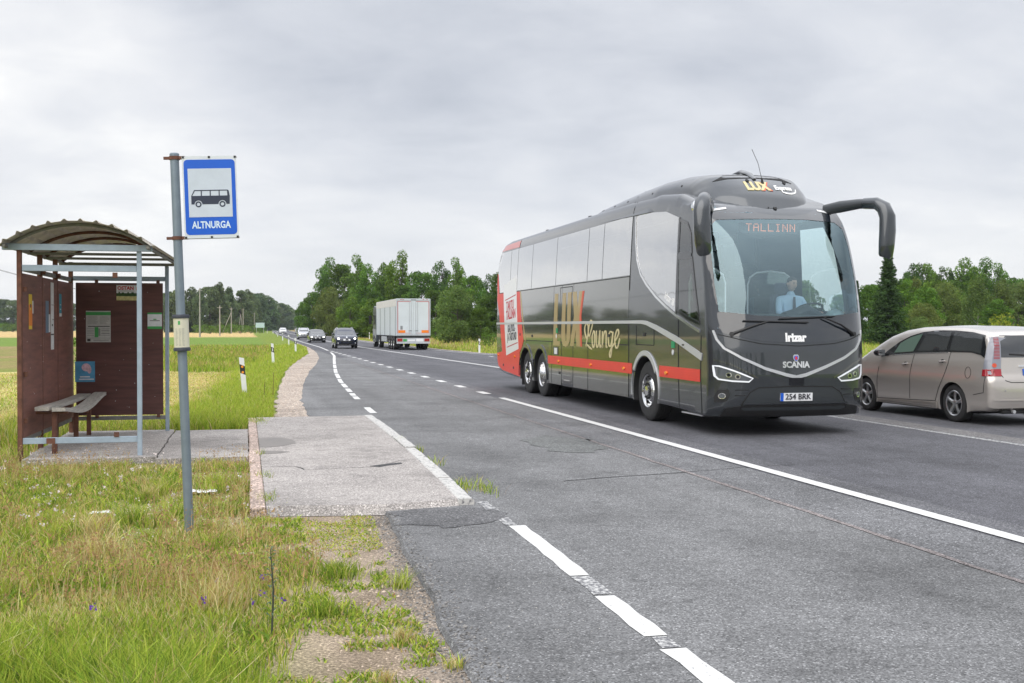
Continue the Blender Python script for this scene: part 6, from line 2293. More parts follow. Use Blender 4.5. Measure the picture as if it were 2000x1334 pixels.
def make_kind(key, seed, h, wdt, style, leafm, size=.30, per=95, barkm=None):
    rnd = random.Random(seed)
    cl = []
    if style == 'round':
        for k in range(64):
            z = rnd.uniform(.07, .97)
            prof = max(.35 if z < .4 else .0, sin(pi * min(1, max(0, z - .04) / .96) ** .75)) ** .6
            a = rnd.uniform(0, 2 * pi)
            rr = rnd.uniform(.25, 1) ** .5 * prof * wdt * .42
            s_ = rnd.uniform(.10, .18) * wdt
            cl.append(((rr * cos(a), rr * sin(a), z * h), (s_, s_, s_ * rnd.uniform(.6, .95)), rnd.uniform(.6, 1.35)))
    elif style == 'tall':     # ragged, several leading shoots
        leaders = [(rnd.uniform(-.25, .25) * wdt, rnd.uniform(-.25, .25) * wdt, rnd.uniform(.78, 1.0)) for _ in range(4)]
        leaders[0] = (0, 0, 1)
        for lx, ly, lt in leaders:
            for k in range(19):
                z = .05 + (lt - .05) * k / 18
                wz = wdt * (.33 if z < .6 * lt else .33 * (1 - (z / lt - .6) / .4) + .06)
                a = rnd.uniform(0, 2 * pi)
                rr = rnd.uniform(.2, 1) * wz
                s_ = (rnd.uniform(.11, .19) if z < .7 * lt else rnd.uniform(.09, .145)) * wdt
                cl.append(((lx * min(1, z * 1.3) + rr * cos(a), ly * min(1, z * 1.3) + rr * sin(a), z * h), (s_, s_, s_ * rnd.uniform(.8, 1.3)), rnd.uniform(.6, 1.35)))
    elif style == 'birch':
        for k in range(80):
            z = rnd.uniform(.06, .98)
            prof = max(.35 if z < .4 else .0, sin(pi * min(1, max(0, z - .03) / .97) ** .9)) ** .7
            a = rnd.uniform(0, 2 * pi)
            rr = rnd.uniform(.2, 1) * prof * wdt * .40
            s_ = rnd.uniform(.08, .14) * wdt
            cl.append(((rr * cos(a), rr * sin(a), z * h), (s_, s_, s_ * 1.6), rnd.uniform(.7, 1.3)))
    elif style == 'spruce':
        n = 34
        for k in range(n):
            z = .03 + .95 * k / (n - 1)
            wz = (wdt * .5 * (1 - z) ** .8 + .05) * rnd.uniform(.8, 1.12)
            nb = max(3, int(10 * (1 - z)) + 3)
            for q in range(nb):
                a = 2 * pi * (q + rnd.random() * .7) / nb + k
                rl = wz * rnd.uniform(.72, 1.12)
                for t_ in (.35, .7, 1.0):
                    s_ = .085 * wdt * (1.15 - .5 * t_)
                    cl.append(((rl * t_ * cos(a), rl * t_ * sin(a), z * h - t_ * rl * rnd.uniform(.22, .42) + (t_ > .9) * .10), (s_, s_, s_ * .5), rnd.uniform(.6, 1.25) * (.8 + .35 * t_)))
    elif style == 'bush':
        for k in range(26):
            a = rnd.uniform(0, 2 * pi)
            rr = rnd.uniform(0, 1) ** .6 * wdt * .38
            z = rnd.uniform(.12, 1 - .5 * (rr / (wdt * .5)))
            s_ = rnd.uniform(.10, .17) * wdt
            cl.append(((rr * cos(a), rr * sin(a), z * h * .88), (s_, s_, s_ * .8 * h / wdt), rnd.uniform(.65, 1.35)))
    lm = leaf_mesh(key + '_crown', cl, per, size, seed, needle=(style == 'spruce'), droop=(.9 if style == 'birch' else 0))
    lm.materials.append(leafm)
    mb = MB()
    if style == 'spruce':
        mb.tube([(0, 0, 0), (0, 0, h * .97)], [.16, .02], 8)
    elif style == 'bush':
        for k in range(5):
            a = k * 1.3
            mb.tube([(.1 * cos(a), .1 * sin(a), 0), (.25 * wdt * cos(a), .25 * wdt * sin(a), h * .55)], [.05, .02], 5)
    else:
        branches(mb, h, cl, .018 * h, rnd)
    tm = mesh_from(key + '_trunk', mb.v, mb.f, barkm or bark, smooth=60)
    return dict(h=h, crown=lm, trunk=tm, w=wdt)


K = {
    'dark': make_kind('alder', 1, 12, 8.5, 'round', LM['dark'], .34),
    'green': make_kind('maple', 2, 12, 8.5, 'round', LM['green'], .36),
    'tall': make_kind('ash', 3, 14, 8.5, 'tall', LM['green'], .36, per=85),
    'tall2': make_kind('aspen', 4, 14, 7.5, 'tall', LM['dark'], .34, per=85),
    'olive': make_kind('willow', 5, 9, 9.0, 'round', LM['olive'], .26, per=120),
    'birch': make_kind('birch', 6, 12, 6.5, 'birch', LM['olive'], .26, per=150, barkm=birch_bark),
    'bright': make_kind('linden', 7, 9, 7, 'round', LM['bright'], .30),
    'spruce': make_kind('spruce', 8, 10, 5.6, 'spruce', LM['spruce'], .20, per=150),
    'bush': make_kind('bush', 9, 3, 4.2, 'bush', LM['green'], .17, per=90),
    'lime': make_kind('lime_bush', 10, 4, 4.6, 'bush', LM['lime'], .18, per=90),
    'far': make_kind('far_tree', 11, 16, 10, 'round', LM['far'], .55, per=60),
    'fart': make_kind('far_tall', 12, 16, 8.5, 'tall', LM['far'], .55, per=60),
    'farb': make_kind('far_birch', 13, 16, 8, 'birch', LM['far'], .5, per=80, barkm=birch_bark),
}
rt = random.Random(77)
NAMES = dict(dark='alder_tree', green='maple_tree', tall='ash_tree', tall2='aspen_tree', olive='willow_tree', birch='birch_tree', bright='linden_tree', spruce='spruce_tree', bush='bush', lime='bush', far='forest_tree', fart='forest_tree', farb='forest_tree')


def tree(kind, x, y, h, label, group, wf=1.0, z=-.25):
    k = K[kind]
    s = h / k['h']
    o = empty(NAMES[kind], (x, y, z), rt.uniform(0, 6.28), label, 'bush' if kind in ('bush', 'lime') else 'tree', group)
    o.scale = (s * wf, s * wf, s)
    link('crown', k['crown'], o)
    link('trunk', k['trunk'], o)
    return o


ORD = 'first second third fourth fifth sixth seventh eighth ninth tenth eleventh twelfth thirteenth fourteenth fifteenth sixteenth seventeenth eighteenth nineteenth twentieth'.split()
GC = 'trees of the wood behind the lorry'
for kind, x, y, h, wf, lab in (
    ('dark', 14.0, 238.4, 9.3, 1.0, 'dark tree at the left edge of the wood nearest the road bend'),
    ('tall', 17.6, 242.7, 16.1, .85, 'tall pale topped tree at the left end of the wood'),
    ('dark', 20.2, 236.0, 15.0, .95, 'broad dark tree between the two tall trees at the left end of the wood'),
    ('tall', 22.6, 229.2, 15.9, .80, 'tall loose crowned tree at the left end of the wood, its top brownish'),
    ('olive', 15.8, 217.4, 9.2, .75, 'olive tree in front of the left end of the wood'),
    ('bright', 18.9, 206.4, 7.3, 1.0, 'bright green low tree between the oncoming crossover and the lorry'),
    ('tall', 23.0, 215.7, 13.4, .95, 'ragged tree left of the lorry with bright foliage'),
    ('tall2', 26.0, 211.9, 13.8, .80, 'narrow ragged tree just left of the tallest one behind the lorry'),
    ('tall', 28.4, 204.1, 15.1, .80, 'tallest narrow tree rising straight above the lorry'),
    ('green', 31.0, 198.3, 11.9, 1.0, 'rounded tree above the right edge of the lorry'),
    ('tall2', 34.0, 193.3, 13.2, .75, 'pointed dark tree, left one of the pair right of the lorry'),
    ('tall', 35.4, 187.0, 13.1, .72, 'pointed tree, right one of the pair right of the lorry'),
    ('green', 36.9, 181.4, 10.4, .95, 'leafy green tree behind the olive willow'),
    ('tall2', 38.4, 175.9, 10.2, .95, 'dark tree between the willow and the rear of the coach'),
    ('dark', 39.6, 168.6, 10.4, 1.0, 'dark tree partly hidden by the rear of the coach'),
    ('olive', 24.7, 129.8, 6.4, .92, 'wide olive green willow standing in the grass right of the lorry'),
    ('dark', 27.2, 128.4, 4.2, 1.1, 'dark bushy tree at the right foot of the willow'),
    ('green', 21.5, 190.3, 6.8, 1.1, 'dense low tree whose foliage meets the top left of the lorry'),
    ('dark', 27.0, 189.0, 9.0, 1.0, 'dark tree filling the wood right behind the lorry'),
    ('dark', 30.9, 182.8, 8.0, 1.0, 'dark low tree beside the right edge of the lorry'),
    ('dark', 17.7, 247.8, 7.0, 1.2, 'dark undergrowth tree at the foot of the two tall trees'),
    ('green', 33.5, 176.0, 7.4, 1.1, 'mid green tree directly behind the willow on its left'),
    ('dark', 37.0, 168.0, 6.8, 1.1, 'low dark tree behind the willow on its right'),
    ('dark', 23.5, 205.0, 8.5, 1.0, 'dark shaded tree behind the linden, left of the lorry'),
    ('green', 13.6, 262.0, 8.0, 1.0, 'smaller green tree behind the first dark tree at the bend'),
):
    tree(kind, x, y, h, lab, GC, wf)
tree('bush', 23.0, 104.0, 1.9, 'low rounded bush in the grass next to the rear corner of the coach', 'bushes beside the road', 1.0)
tree('bush', 25.8, 148.1, 2.6, 'small bush right of the lorry under the trees', 'bushes beside the road', 1.1)
tree('lime', 17.6, 152.0, 2.4, 'small light green bush just left of the lorry', 'bushes beside the road', .9)
tree('bush', -7.9, 62.0, 2.0, 'dark bush in the field right behind the timetable drum', 'bushes beside the road', 1.2)

GR = 'trees of the wood behind the minivan'
for kind, x, y, h, wf, lab in (
    ('spruce', 59.5, 93.6, 8.9, 1.0, 'tall dark spruce right of the coach mirror'),
    ('spruce', 63.5, 105.9, 6.9, .8, 'spruce partly hidden by the right edge of the coach windscreen'),
    ('dark', 68.8, 112.0, 6.6, .9, 'dark tree close behind the tall spruce on its left'),
    ('tall2', 111.7, 168.5, 12.4, .9, 'leftmost pointed aspen of the far row above the minivan'),
    ('tall2', 114.0, 170.0, 12.6, .9, 'second pointed aspen of the far row above the minivan'),
    ('tall', 117.5, 172.2, 12.4, .9, 'third pointed aspen of the far row above the minivan'),
    ('tall2', 119.8, 171.9, 12.2, .9, 'fourth pointed aspen, just left of the gap in the far row'),
    ('spruce', 112.2, 158.2, 10.8, .7, 'small spruce in the gap of the far row'),
    ('tall', 120.3, 166.2, 13.0, 1.0, 'big loose tree of the far row, left half of the highest pair'),
    ('tall', 123.1, 164.1, 12.9, 1.0, 'big loose tree of the far row, right half of the highest pair'),
    ('tall', 122.5, 160.0, 11.9, .9, 'loose tree sloping down right of the highest pair'),
    ('green', 121.2, 154.0, 9.8, .9, 'rounded tree at the right end of the far row'),
    ('tall2', 123.4, 152.0, 10.6, 1.0, 'dark tree cut by the right border of the picture'),
    ('green', 81.4, 124.3, 8.0, .8, 'fresh green tree directly right of the tall spruce'),
    ('birch', 85.9, 128.9, 8.4, .9, 'pale olive birch right of the fresh green tree'),
    ('green', 77.0, 113.2, 6.5, .9, 'darker round tree above the front door of the minivan'),
    ('olive', 87.4, 124.9, 7.2, .9, 'olive tree above the rear door of the minivan'),
    ('birch', 87.2, 117.8, 8.1, 1.0, 'tall olive birch above the tail of the minivan'),
    ('birch', 90.2, 117.3, 7.7, 1.0, 'olive birch right of the tall olive birch'),
    ('olive', 94.3, 119.4, 7.0, 1.0, 'wide olive tree near the right border'),
    ('lime', 79.0, 102.5, 4.6, 1.0, 'yellow green bush above the rear window of the minivan'),
    ('lime', 73.6, 99.6, 3.0, 1.1, 'low yellow green bush left of the bigger yellow green one'),
    ('lime', 73.0, 108.5, 3.0, 1.1, 'low yellow green bush above the roof of the minivan'),
    ('dark', 84.1, 136.0, 7.6, 1.0, 'dark tree filling the gap behind the fresh green tree'),
    ('green', 92.9, 132.1, 7.6, 1.0, 'green tree behind the olive one above the minivan'),
    ('green', 105.1, 128.9, 8.2, 1.0, 'green tree behind the wide olive tree at the right border'),
    ('bush', 60.6, 97.7, 2.8, 1.0, 'bush at the foot of the tall spruce on its left'),
    ('green', 63.4, 98.1, 3.6, 1.1, 'low leafy tree at the foot of the tall spruce on its right'),
    ('olive', 70.0, 103.5, 4.2, 1.1, 'low olive tree between the tall spruce and the round tree'),
    ('dark', 60.0, 103.0, 5.2, .9, 'dark low tree between the coach and the tall spruce'),
    ('green', 98.0, 142.0, 8.6, 1.2, 'broad tree in the middle of the wood above the minivan'),
    ('dark', 106.0, 150.0, 9.0, 1.3, 'broad dark tree in the middle of the wood, below the highest pair'),
    ('dark', 100.0, 155.0, 8.8, 1.3, 'broad dark tree in the middle of the wood, below the pointed aspens'),
    ('green', 81.0, 106.0, 5.0, 1.1, 'green tree behind the yellow green bush'),
    ('olive', 66.5, 99.0, 2.8, 1.2, 'low olive shrub behind the bonnet of the minivan'),
):
    tree(kind, x, y, h, lab, GR, wf)

for i, (kd, x, y, h) in enumerate((('green', 42.5, 166, 10), ('dark', 45, 158, 9.5), ('tall', 48, 152, 11), ('green', 50, 143, 9), ('olive', 50.5, 132, 7.5), ('dark', 54.5, 127, 8.5), ('green', 56, 116, 7.5), ('dark', 60.5, 112, 7))):
    tree(kd, x, y, h, ORD[i] + ' tree of the wood continuing behind the coach, counted from the willow', 'trees of the wood behind the coach', 1.1)
# long forest left of the road, far across the field
GL = 'trees of the far forest left of the road'
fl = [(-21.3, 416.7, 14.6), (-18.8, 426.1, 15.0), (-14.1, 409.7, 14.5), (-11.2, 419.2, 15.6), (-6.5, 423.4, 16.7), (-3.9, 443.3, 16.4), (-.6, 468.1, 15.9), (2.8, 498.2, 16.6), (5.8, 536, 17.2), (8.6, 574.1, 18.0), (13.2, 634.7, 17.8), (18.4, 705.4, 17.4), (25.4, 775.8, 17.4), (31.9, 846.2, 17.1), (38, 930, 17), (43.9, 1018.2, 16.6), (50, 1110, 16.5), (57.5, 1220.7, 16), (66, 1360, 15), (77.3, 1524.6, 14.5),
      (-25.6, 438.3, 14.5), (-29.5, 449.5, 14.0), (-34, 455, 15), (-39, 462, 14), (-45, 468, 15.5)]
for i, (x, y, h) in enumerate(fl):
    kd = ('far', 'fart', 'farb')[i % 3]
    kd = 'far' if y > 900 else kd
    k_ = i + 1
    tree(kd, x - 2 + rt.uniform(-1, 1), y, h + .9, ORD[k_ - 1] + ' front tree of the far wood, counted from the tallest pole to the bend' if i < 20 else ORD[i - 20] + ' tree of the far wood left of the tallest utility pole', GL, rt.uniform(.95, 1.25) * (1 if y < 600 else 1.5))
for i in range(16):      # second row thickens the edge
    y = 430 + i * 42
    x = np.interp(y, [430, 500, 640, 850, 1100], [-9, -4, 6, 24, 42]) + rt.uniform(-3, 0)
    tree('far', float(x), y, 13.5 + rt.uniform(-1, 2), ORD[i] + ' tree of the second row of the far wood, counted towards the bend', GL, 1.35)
for i, (x, y, h) in enumerate(((-7.5, 341.3, 4.0), (-4.5, 345.8, 4.3), (-1.6, 355.3, 3.9), (1.6, 361.7, 3.6), (-10.5, 345, 3.6), (-13.5, 350, 4.0), (4.6, 371, 3.4))):
    tree('bush', x, y, h, ORD[i] + ' low bush in the row before the far wood behind the utility poles', 'bushes before the far forest', 1.2)
# closer left edge of that forest seen beside the shelter, and its sweep round the field
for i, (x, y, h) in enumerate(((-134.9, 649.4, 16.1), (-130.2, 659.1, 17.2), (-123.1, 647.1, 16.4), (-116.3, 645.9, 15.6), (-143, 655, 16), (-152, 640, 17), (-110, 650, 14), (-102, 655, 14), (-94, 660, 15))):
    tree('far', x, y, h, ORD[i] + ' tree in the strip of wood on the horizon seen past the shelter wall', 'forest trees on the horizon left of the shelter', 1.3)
for i, (x, y, h) in enumerate(((-102.0, 518.5, 5.0), (-98.7, 517.7, 4.6), (-105, 508.2, 5.1), (-94, 520, 4.6), (-89, 522, 4.4), (-110, 515, 5.0))):
    tree('bush', x, y, h * 1.1, ORD[i] + ' low bush in the row on the horizon seen past the shelter wall', 'low bushes on the horizon left of the shelter', 1.6)
sw_ = random.Random(9)
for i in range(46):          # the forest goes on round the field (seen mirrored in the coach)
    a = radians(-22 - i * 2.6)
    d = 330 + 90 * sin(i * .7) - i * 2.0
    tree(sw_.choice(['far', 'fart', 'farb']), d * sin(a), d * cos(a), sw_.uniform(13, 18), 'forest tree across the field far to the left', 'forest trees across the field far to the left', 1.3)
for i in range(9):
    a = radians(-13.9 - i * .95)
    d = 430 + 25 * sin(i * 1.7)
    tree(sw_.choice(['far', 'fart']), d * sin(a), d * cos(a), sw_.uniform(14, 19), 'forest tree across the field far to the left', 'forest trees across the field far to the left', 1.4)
tree('dark', -48, 62, 11, 'dark tree standing alone far out in the left field', 'lone trees in the left field', 1.0)
tree('spruce', -30, 22, 9, 'spruce standing far left of the shelter', 'lone trees in the left field', 1.0)
for i in range(14):
    a = radians(150 + i * 6)
    tree(sw_.choice(['dark', 'green', 'far']), 130 * sin(a), 130 * cos(a), sw_.uniform(9, 14), 'tree behind the viewer across the road', 'trees behind the viewer', 1.2)


# ============================================================ grass and weeds
rg = np.random.default_rng(5)


def vnoise(x, y, s, seed=0):
    """cheap smooth value noise for arrays"""
    xi, yi = x * s + seed * 17.3, y * s + seed * 9.1
    x0, y0 = np.floor(xi), np.floor(yi)
    fx, fy = xi - x0, yi - y0
    fx, fy = fx * fx * (3 - 2 * fx), fy * fy * (3 - 2 * fy)

    def hsh(a, b):
        v = np.sin(a * 127.1 + b * 311.7 + seed * 74.7) * 43758.5453
        return v - np.floor(v)
    return (hsh(x0, y0) * (1 - fx) + hsh(x0 + 1, y0) * fx) * (1 - fy) + (hsh(x0, y0 + 1) * (1 - fx) + hsh(x0 + 1, y0 + 1) * fx) * fy


def blades(name, X, Y, H, Wd, C, m, lean=.35, zf=None):
    n = len(X)
    Z = np.array([zf(a, b) for a, b in zip(X, Y)]) if zf else np.array([terr(float(a), float(b)) for a, b in zip(X, Y)])
    a = rg.uniform(0, 2 * pi, n)
    la = rg.uniform(0, 2 * pi, n)
    ll_ = H * lean * rg.uniform(.2, 1.6, n)
    dx, dy = np.cos(a) * Wd / 2, np.sin(a) * Wd / 2
    lx, ly = np.cos(la) * ll_, np.sin(la) * ll_
    P0 = np.stack([X - dx, Y - dy, Z - .01], 1)
    P1 = np.stack([X + dx, Y + dy, Z - .01], 1)
    P2 = np.stack([X + dx * .75 + lx * .35, Y + dy * .75 + ly * .35, Z + H * .55], 1)
    P3 = np.stack([X - dx * .75 + lx * .35, Y - dy * .75 + ly * .35, Z + H * .55], 1)
    P4 = np.stack([X + lx, Y + ly, Z + H * rg.uniform(.85, 1.0, n)], 1)
    v = np.stack([P0, P1, P2, P3, P4], 1).reshape(-1, 3)
    me = bpy.data.meshes.new(name)
    me.vertices.add(n * 5)
    me.vertices.foreach_set('co', v.ravel())
    base = np.arange(n)[:, None] * 5
    loops = np.concatenate([base + np.array([0, 1, 2, 3]), base + np.array([3, 2, 4])], 1).ravel().astype(np.int32)
    me.loops.add(n * 7)
    me.loops.foreach_set('vertex_index', loops)
    me.polygons.add(n * 2)
    st = (np.arange(n)[:, None] * 7 + np.array([0, 4])).ravel().astype(np.int32)
    me.polygons.foreach_set('loop_start', st)
    me.update(calc_edges=True)
    ca = me.color_attributes.new('Col', 'FLOAT_COLOR', 'POINT')
    col = np.concatenate([C, np.ones((n, 1))], 1).astype(np.float32)
    ca.data.foreach_set('color', np.repeat(col, 5, axis=0).ravel())
    me.materials.append(m)
    me.validate()
    o = link(name, me)
    tag(o, kind='stuff')
    return o


blade_m = leaf_mat('grass_blades', (1, 1, 1), trans=.40, objvar=0)
G1, G2, G3 = np.array([.26, .36, .045]), np.array([.44, .51, .085]), np.array([.15, .24, .04])
DRY, RED, STRAW = np.array([.52, .42, .17]), np.array([.48, .31, .15]), np.array([.66, .58, .31])


def pick(cs, w_):
    idx = np.array([rg.choice(len(cs), p=q / q.sum()) for q in w_]) if False else None


def mixcol(n, weights):
    """weights: (n, k) for palette G1 G2 G3 DRY RED STRAW"""
    pal = np.stack([G1, G2, G3, DRY, RED, STRAW])
    w_ = weights / weights.sum(1, keepdims=True)
    cs = np.cumsum(w_, 1)
    r = rg.random(n)[:, None]
    idx = (r > cs).sum(1).clip(0, 5)
    return pal[idx] * rg.uniform(.75, 1.3, (n, 1)) * rg.uniform(.93, 1.07, (n, 3))


def gedge(Y):
    return np.interp(Y, [2, 4.2, 5.1, 5.9, 6.8, 7.4, 7.9, 8.8, 9.5], [-.15, .05, .18, .30, .42, .62, .55, .45, .50])


# --- near verge
def sample(n, x0, x1, y0, y1, keep):
    X = rg.uniform(x0, x1, n)
    Y = rg.uniform(y0, y1, n)
    k = keep(X, Y)
    return X[k], Y[k]


SH = lambda X, Y: (X > -2.70) & (X < .20) & (Y > 13.9) & (Y < 18.0)
PLAT = lambda X, Y: (X > .03) & (X < 2.3) & (Y > 9.72) & (Y < 19.8)


def hollow(X, Y):
    return ((X + 1.0) / .34) ** 2 + ((Y - 4.72) / .42) ** 2 < 1


def near_keep(X, Y):
    e = gedge(Y)
    d = vnoise(X, Y, 1.1, 1) * .6 + vnoise(X, Y, 3.5, 2) * .4
    patch_ = (Y > 8.2) & (X > -1.3) & (d < .50) & (Y < 14)
    p = rg.random(len(X))
    dens = np.clip((e - X) / .35 + .3 * (d - .5), 0, 1)
    dens = np.where(patch_, dens * .10, dens)
    dens = np.where((Y > 8.0) & (Y < 14), dens * .6, dens)
    return (p < dens) & ~SH(X, Y) & ~PLAT(X, Y) & ~hollow(X, Y)


X, Y = sample(150000, -4.6, 1.0, 3.4, 9.0, near_keep)
lush = np.clip(vnoise(X, Y, .8, 3) * 1.2 + np.clip((6.9 - Y) / 3.5, -.45, .6), 0, 1)
br = vnoise(X, Y, 1.5, 4)
n = len(X)
H = (.045 + .155 * lush * rg.uniform(.5, 1.3, n)) * np.where(X > gedge(Y) - .4, .6, 1) * (1 - .35 * np.clip((Y - 6) / 1.5, 0, 1))
dryz = np.clip((Y - 5.9) / 1.2, 0, 1)
Wg = np.stack([.5 + lush, .45 + .8 * lush, .4 * np.ones(n), (.4 + .8 * dryz) * np.clip(1.1 - lush, 0, 1), (.3 + 1.4 * dryz) * np.clip(br - .30, 0, 1), (.5 + .7 * dryz) * np.clip(1.1 - lush, 0, 1)], 1)
blades('verge_grass', X, Y, H, rg.uniform(.004, .010, n), mixcol(n, Wg), blade_m, .55)
X, Y = sample(90000, -6.5, .6, 8.5, 14.6, lambda X, Y: near_keep(X, Y))
n = len(X)
l2 = vnoise(X, Y, .9, 6)
far_l = np.clip((-2.6 - X) / 1.2, 0, 1) + np.clip((Y - 13) / 2, 0, 1) * .3
H = (.03 + .09 * l2 * rg.uniform(.4, 1.4, n)) * (1 + 1.6 * far_l)
Wg = np.stack([.35 + .7 * l2 + far_l, .35 + .3 * l2 + far_l, .3 * np.ones(n), 1.2 * (1.2 - l2), 1.3 * np.clip(vnoise(X, Y, 1.6, 4) - .25, 0, 1) + .35, .7 * np.ones(n)], 1)
blades('dry_verge_grass', X, Y, H, rg.uniform(.005, .011, n), mixcol(n, Wg), blade_m, .8)
# --- tussocks: clumps leaning outward, of differing height and colour
tc_ = [(-.42, 4.7, .20, 1500, .30, 1), (-.12, 4.45, .16, 900, .26, 1), (-.75, 5.3, .15, 600, .22, 1), (-1.9, 4.4, .25, 1400, .34, 0), (-2.4, 5.2, .2, 900, .40, 0), (-1.35, 5.6, .2, 700, .24, 0), (.42, 6.4, .10, 300, .12, 1), (.60, 7.35, .12, 420, .13, 1), (.95, 6.95, .05, 110, .14, 0), (.80, 5.75, .06, 130, .09, 2), (.98, 5.25, .05, 90, .07, 2), (.62, 5.1, .05, 90, .07, 2)]
for _ in range(70):
    ty = rg.uniform(4.2, 13.5)
    tc_.append((rg.uniform(-4.2, .2), ty, rg.uniform(.05, .14), int(rg.uniform(60, 260)), rg.uniform(.10, .30) * (1 if ty < 8 else .8), int(rg.integers(0, 3))))
TX, TY, TH, TC = [], [], [], []
for cx_, cy_, r_, k_, h_, c_ in tc_:
    TX.append(rg.normal(cx_, r_ * .6, k_)); TY.append(rg.normal(cy_, r_ * .6, k_)); TH.append(h_ * rg.uniform(.4, 1.15, k_))
    TC.append(np.tile([[1, 1.6, .3, .2, .1, .2], [1.4, .9, 1.0, .12, .05, .12], [.2, .3, .1, 1, .5, 1.3]][c_], (k_, 1)))
TX, TY, TH, TC = np.concatenate(TX), np.concatenate(TY), np.concatenate(TH), np.concatenate(TC)
kk = ~SH(TX, TY) & ~PLAT(TX, TY) & ~hollow(TX, TY)
TX, TY, TH, TC = TX[kk], TY[kk], TH[kk], TC[kk]
blades('grass_tussocks', TX, TY, TH, rg.uniform(.003, .008, len(TX)), mixcol(len(TX), TC), blade_m, .75)
# --- small leafy weeds: short wide blades, and creeping patches on the dirt
def dirt_keep(X, Y):
    e = gedge(Y)
    al = np.interp(Y, [3.9, 6.9, 9.6], [1.0, 1.1, 1.2])
    d = vnoise(X, Y, 2.2, 8) * .55 + vnoise(X, Y, 6, 9) * .45
    moss = (Y > 8.2) & (Y < 9.7)
    thr = np.where(moss, .42, .60)
    return (X < al - .02 - .25 * vnoise(X, Y, 2, 40)) & (X > e - .5) & (rg.random(len(X)) < np.clip((d - thr + .10) / .16, 0, 1) ** 2.2 * (.35 + .65 * vnoise(X, Y, 14, 41)))


X, Y = sample(60000, -.3, 1.2, 3.6, 9.7, dirt_keep)
n = len(X)
moss = ((Y > 8.2) & (X > .45)).astype(float)
blades('creeping_weeds', X, Y, rg.uniform(.010, .040, n) * (1 - .6 * moss), rg.uniform(.007, .016, n), mixcol(n, np.stack([1.2 * np.ones(n), .9 + 2 * moss, .8 * np.ones(n), .35 + .9 * moss, .1 + .3 * moss, .12 * np.ones(n)], 1)), blade_m, 1.3)
X, Y = sample(50000, -4.5, .6, 3.6, 13.8, lambda X, Y: near_keep(X, Y) & (vnoise(X, Y, 1.7, 12) > .45))
n = len(X)
blades('leafy_weeds', X, Y, rg.uniform(.02, .11, n), rg.uniform(.010, .022, n), mixcol(n, np.stack([np.ones(n), .6 * np.ones(n), 1.3 * np.ones(n), .15 * np.ones(n), .15 * np.ones(n), .02 * np.ones(n)], 1)), blade_m, 1.2)
# --- dry flower stalks with seed heads
X, Y = sample(9500, -4.5, .5, 6.0, 14.0, lambda X, Y: near_keep(X, Y) & (vnoise(X, Y, 1.2, 4) > .38))
n = len(X)
blades('dry_stalks', X, Y, rg.uniform(.12, .34, n), np.full(n, .0045), mixcol(n, np.tile([.1, .2, .1, 1, 1.2, .8], (n, 1))), blade_m, .3)
def heads(name, X, Y, Zo, s, C, m, spread=.02, k=5):
    n = len(X)
    Z = np.array([terr(float(a), float(b)) for a, b in zip(X, Y)]) + Zo
    XX, YY, ZZ = [np.repeat(q, k) + rg.uniform(-spread, spread, n * k) for q in (X, Y, Z)]
    N_ = n * k
    a = rg.normal(size=(N_, 3))
    a /= np.linalg.norm(a, axis=1)[:, None]
    b = np.cross(a, rg.normal(size=(N_, 3)))
    b /= np.linalg.norm(b, axis=1)[:, None]
    P = np.stack([XX, YY, ZZ], 1)
    ss = (np.repeat(s, k) * rg.uniform(.6, 1.3, N_))[:, None]
    v = np.stack([P - a * ss, P + b * ss, P + a * ss, P - b * ss], 1).reshape(-1, 3)
    me = bpy.data.meshes.new(name)
    me.from_pydata(v.tolist(), [], np.arange(N_ * 4).reshape(-1, 4).tolist())
    ca = me.color_attributes.new('Col', 'FLOAT_COLOR', 'POINT')
    col = np.concatenate([np.repeat(C, k, axis=0) * rg.uniform(.75, 1.2, (N_, 1)), np.ones((N_, 1))], 1).astype(np.float32)
    ca.data.foreach_set('color', np.repeat(col, 4, axis=0).ravel())
    me.materials.append(m)
    o = link(name, me)
    tag(o, kind='stuff')


heads('seed_heads', X, Y, rg.uniform(.06, .28, n), rg.uniform(.004, .010, n), np.tile([.42, .28, .14], (n, 1)), blade_m, .035, 6)
X, Y = sample(80, -2.6, .4, 6.0, 8.9, lambda X, Y: near_keep(X, Y) & (vnoise(X, Y, .9, 21) > .55))
n = len(X)
heads('purple_flowers', X, Y, rg.uniform(.10, .20, n), np.full(n, .008), np.tile([.22, .10, .50], (n, 1)), blade_m, .018, 8)
X, Y = sample(420, -3.2, .0, 8.6, 14.2, lambda X, Y: near_keep(X, Y) & (vnoise(X, Y, .8, 31) > .40))
n = len(X)
heads('white_flowers', X, Y, rg.uniform(.12, .34, n), rg.uniform(.006, .011, n), np.tile([.74, .66, .66], (n, 1)), blade_m, .02, 5)
blades('flower_stems', X, Y, rg.uniform(.15, .34, n), np.full(n, .004), mixcol(n, np.tile([1, 1, .5, .3, .3, .1], (n, 1))), blade_m, .1)

# --- verge and field beyond the shelter
def vergeL(X, Y):
    al = np.interp(Y, [19, 20, 26.3, 33.9, 47.3, 62, 70.6, 93, 155, 200, 300], [.35, .45, .62, .95, 1.7, 3.0, 3.8, 4.9, 5.6, 6.2, 7.4])
    return al


def far_sample(n, y0, y1, w0, keep):
    u = rg.random(n)
    Y = 1 / (1 / y0 + u * (1 / y1 - 1 / y0))
    X = vergeL(None, Y) - rg.random(n) ** 1.3 * w0(Y)
    k = keep(X, Y)
    return X[k], Y[k]


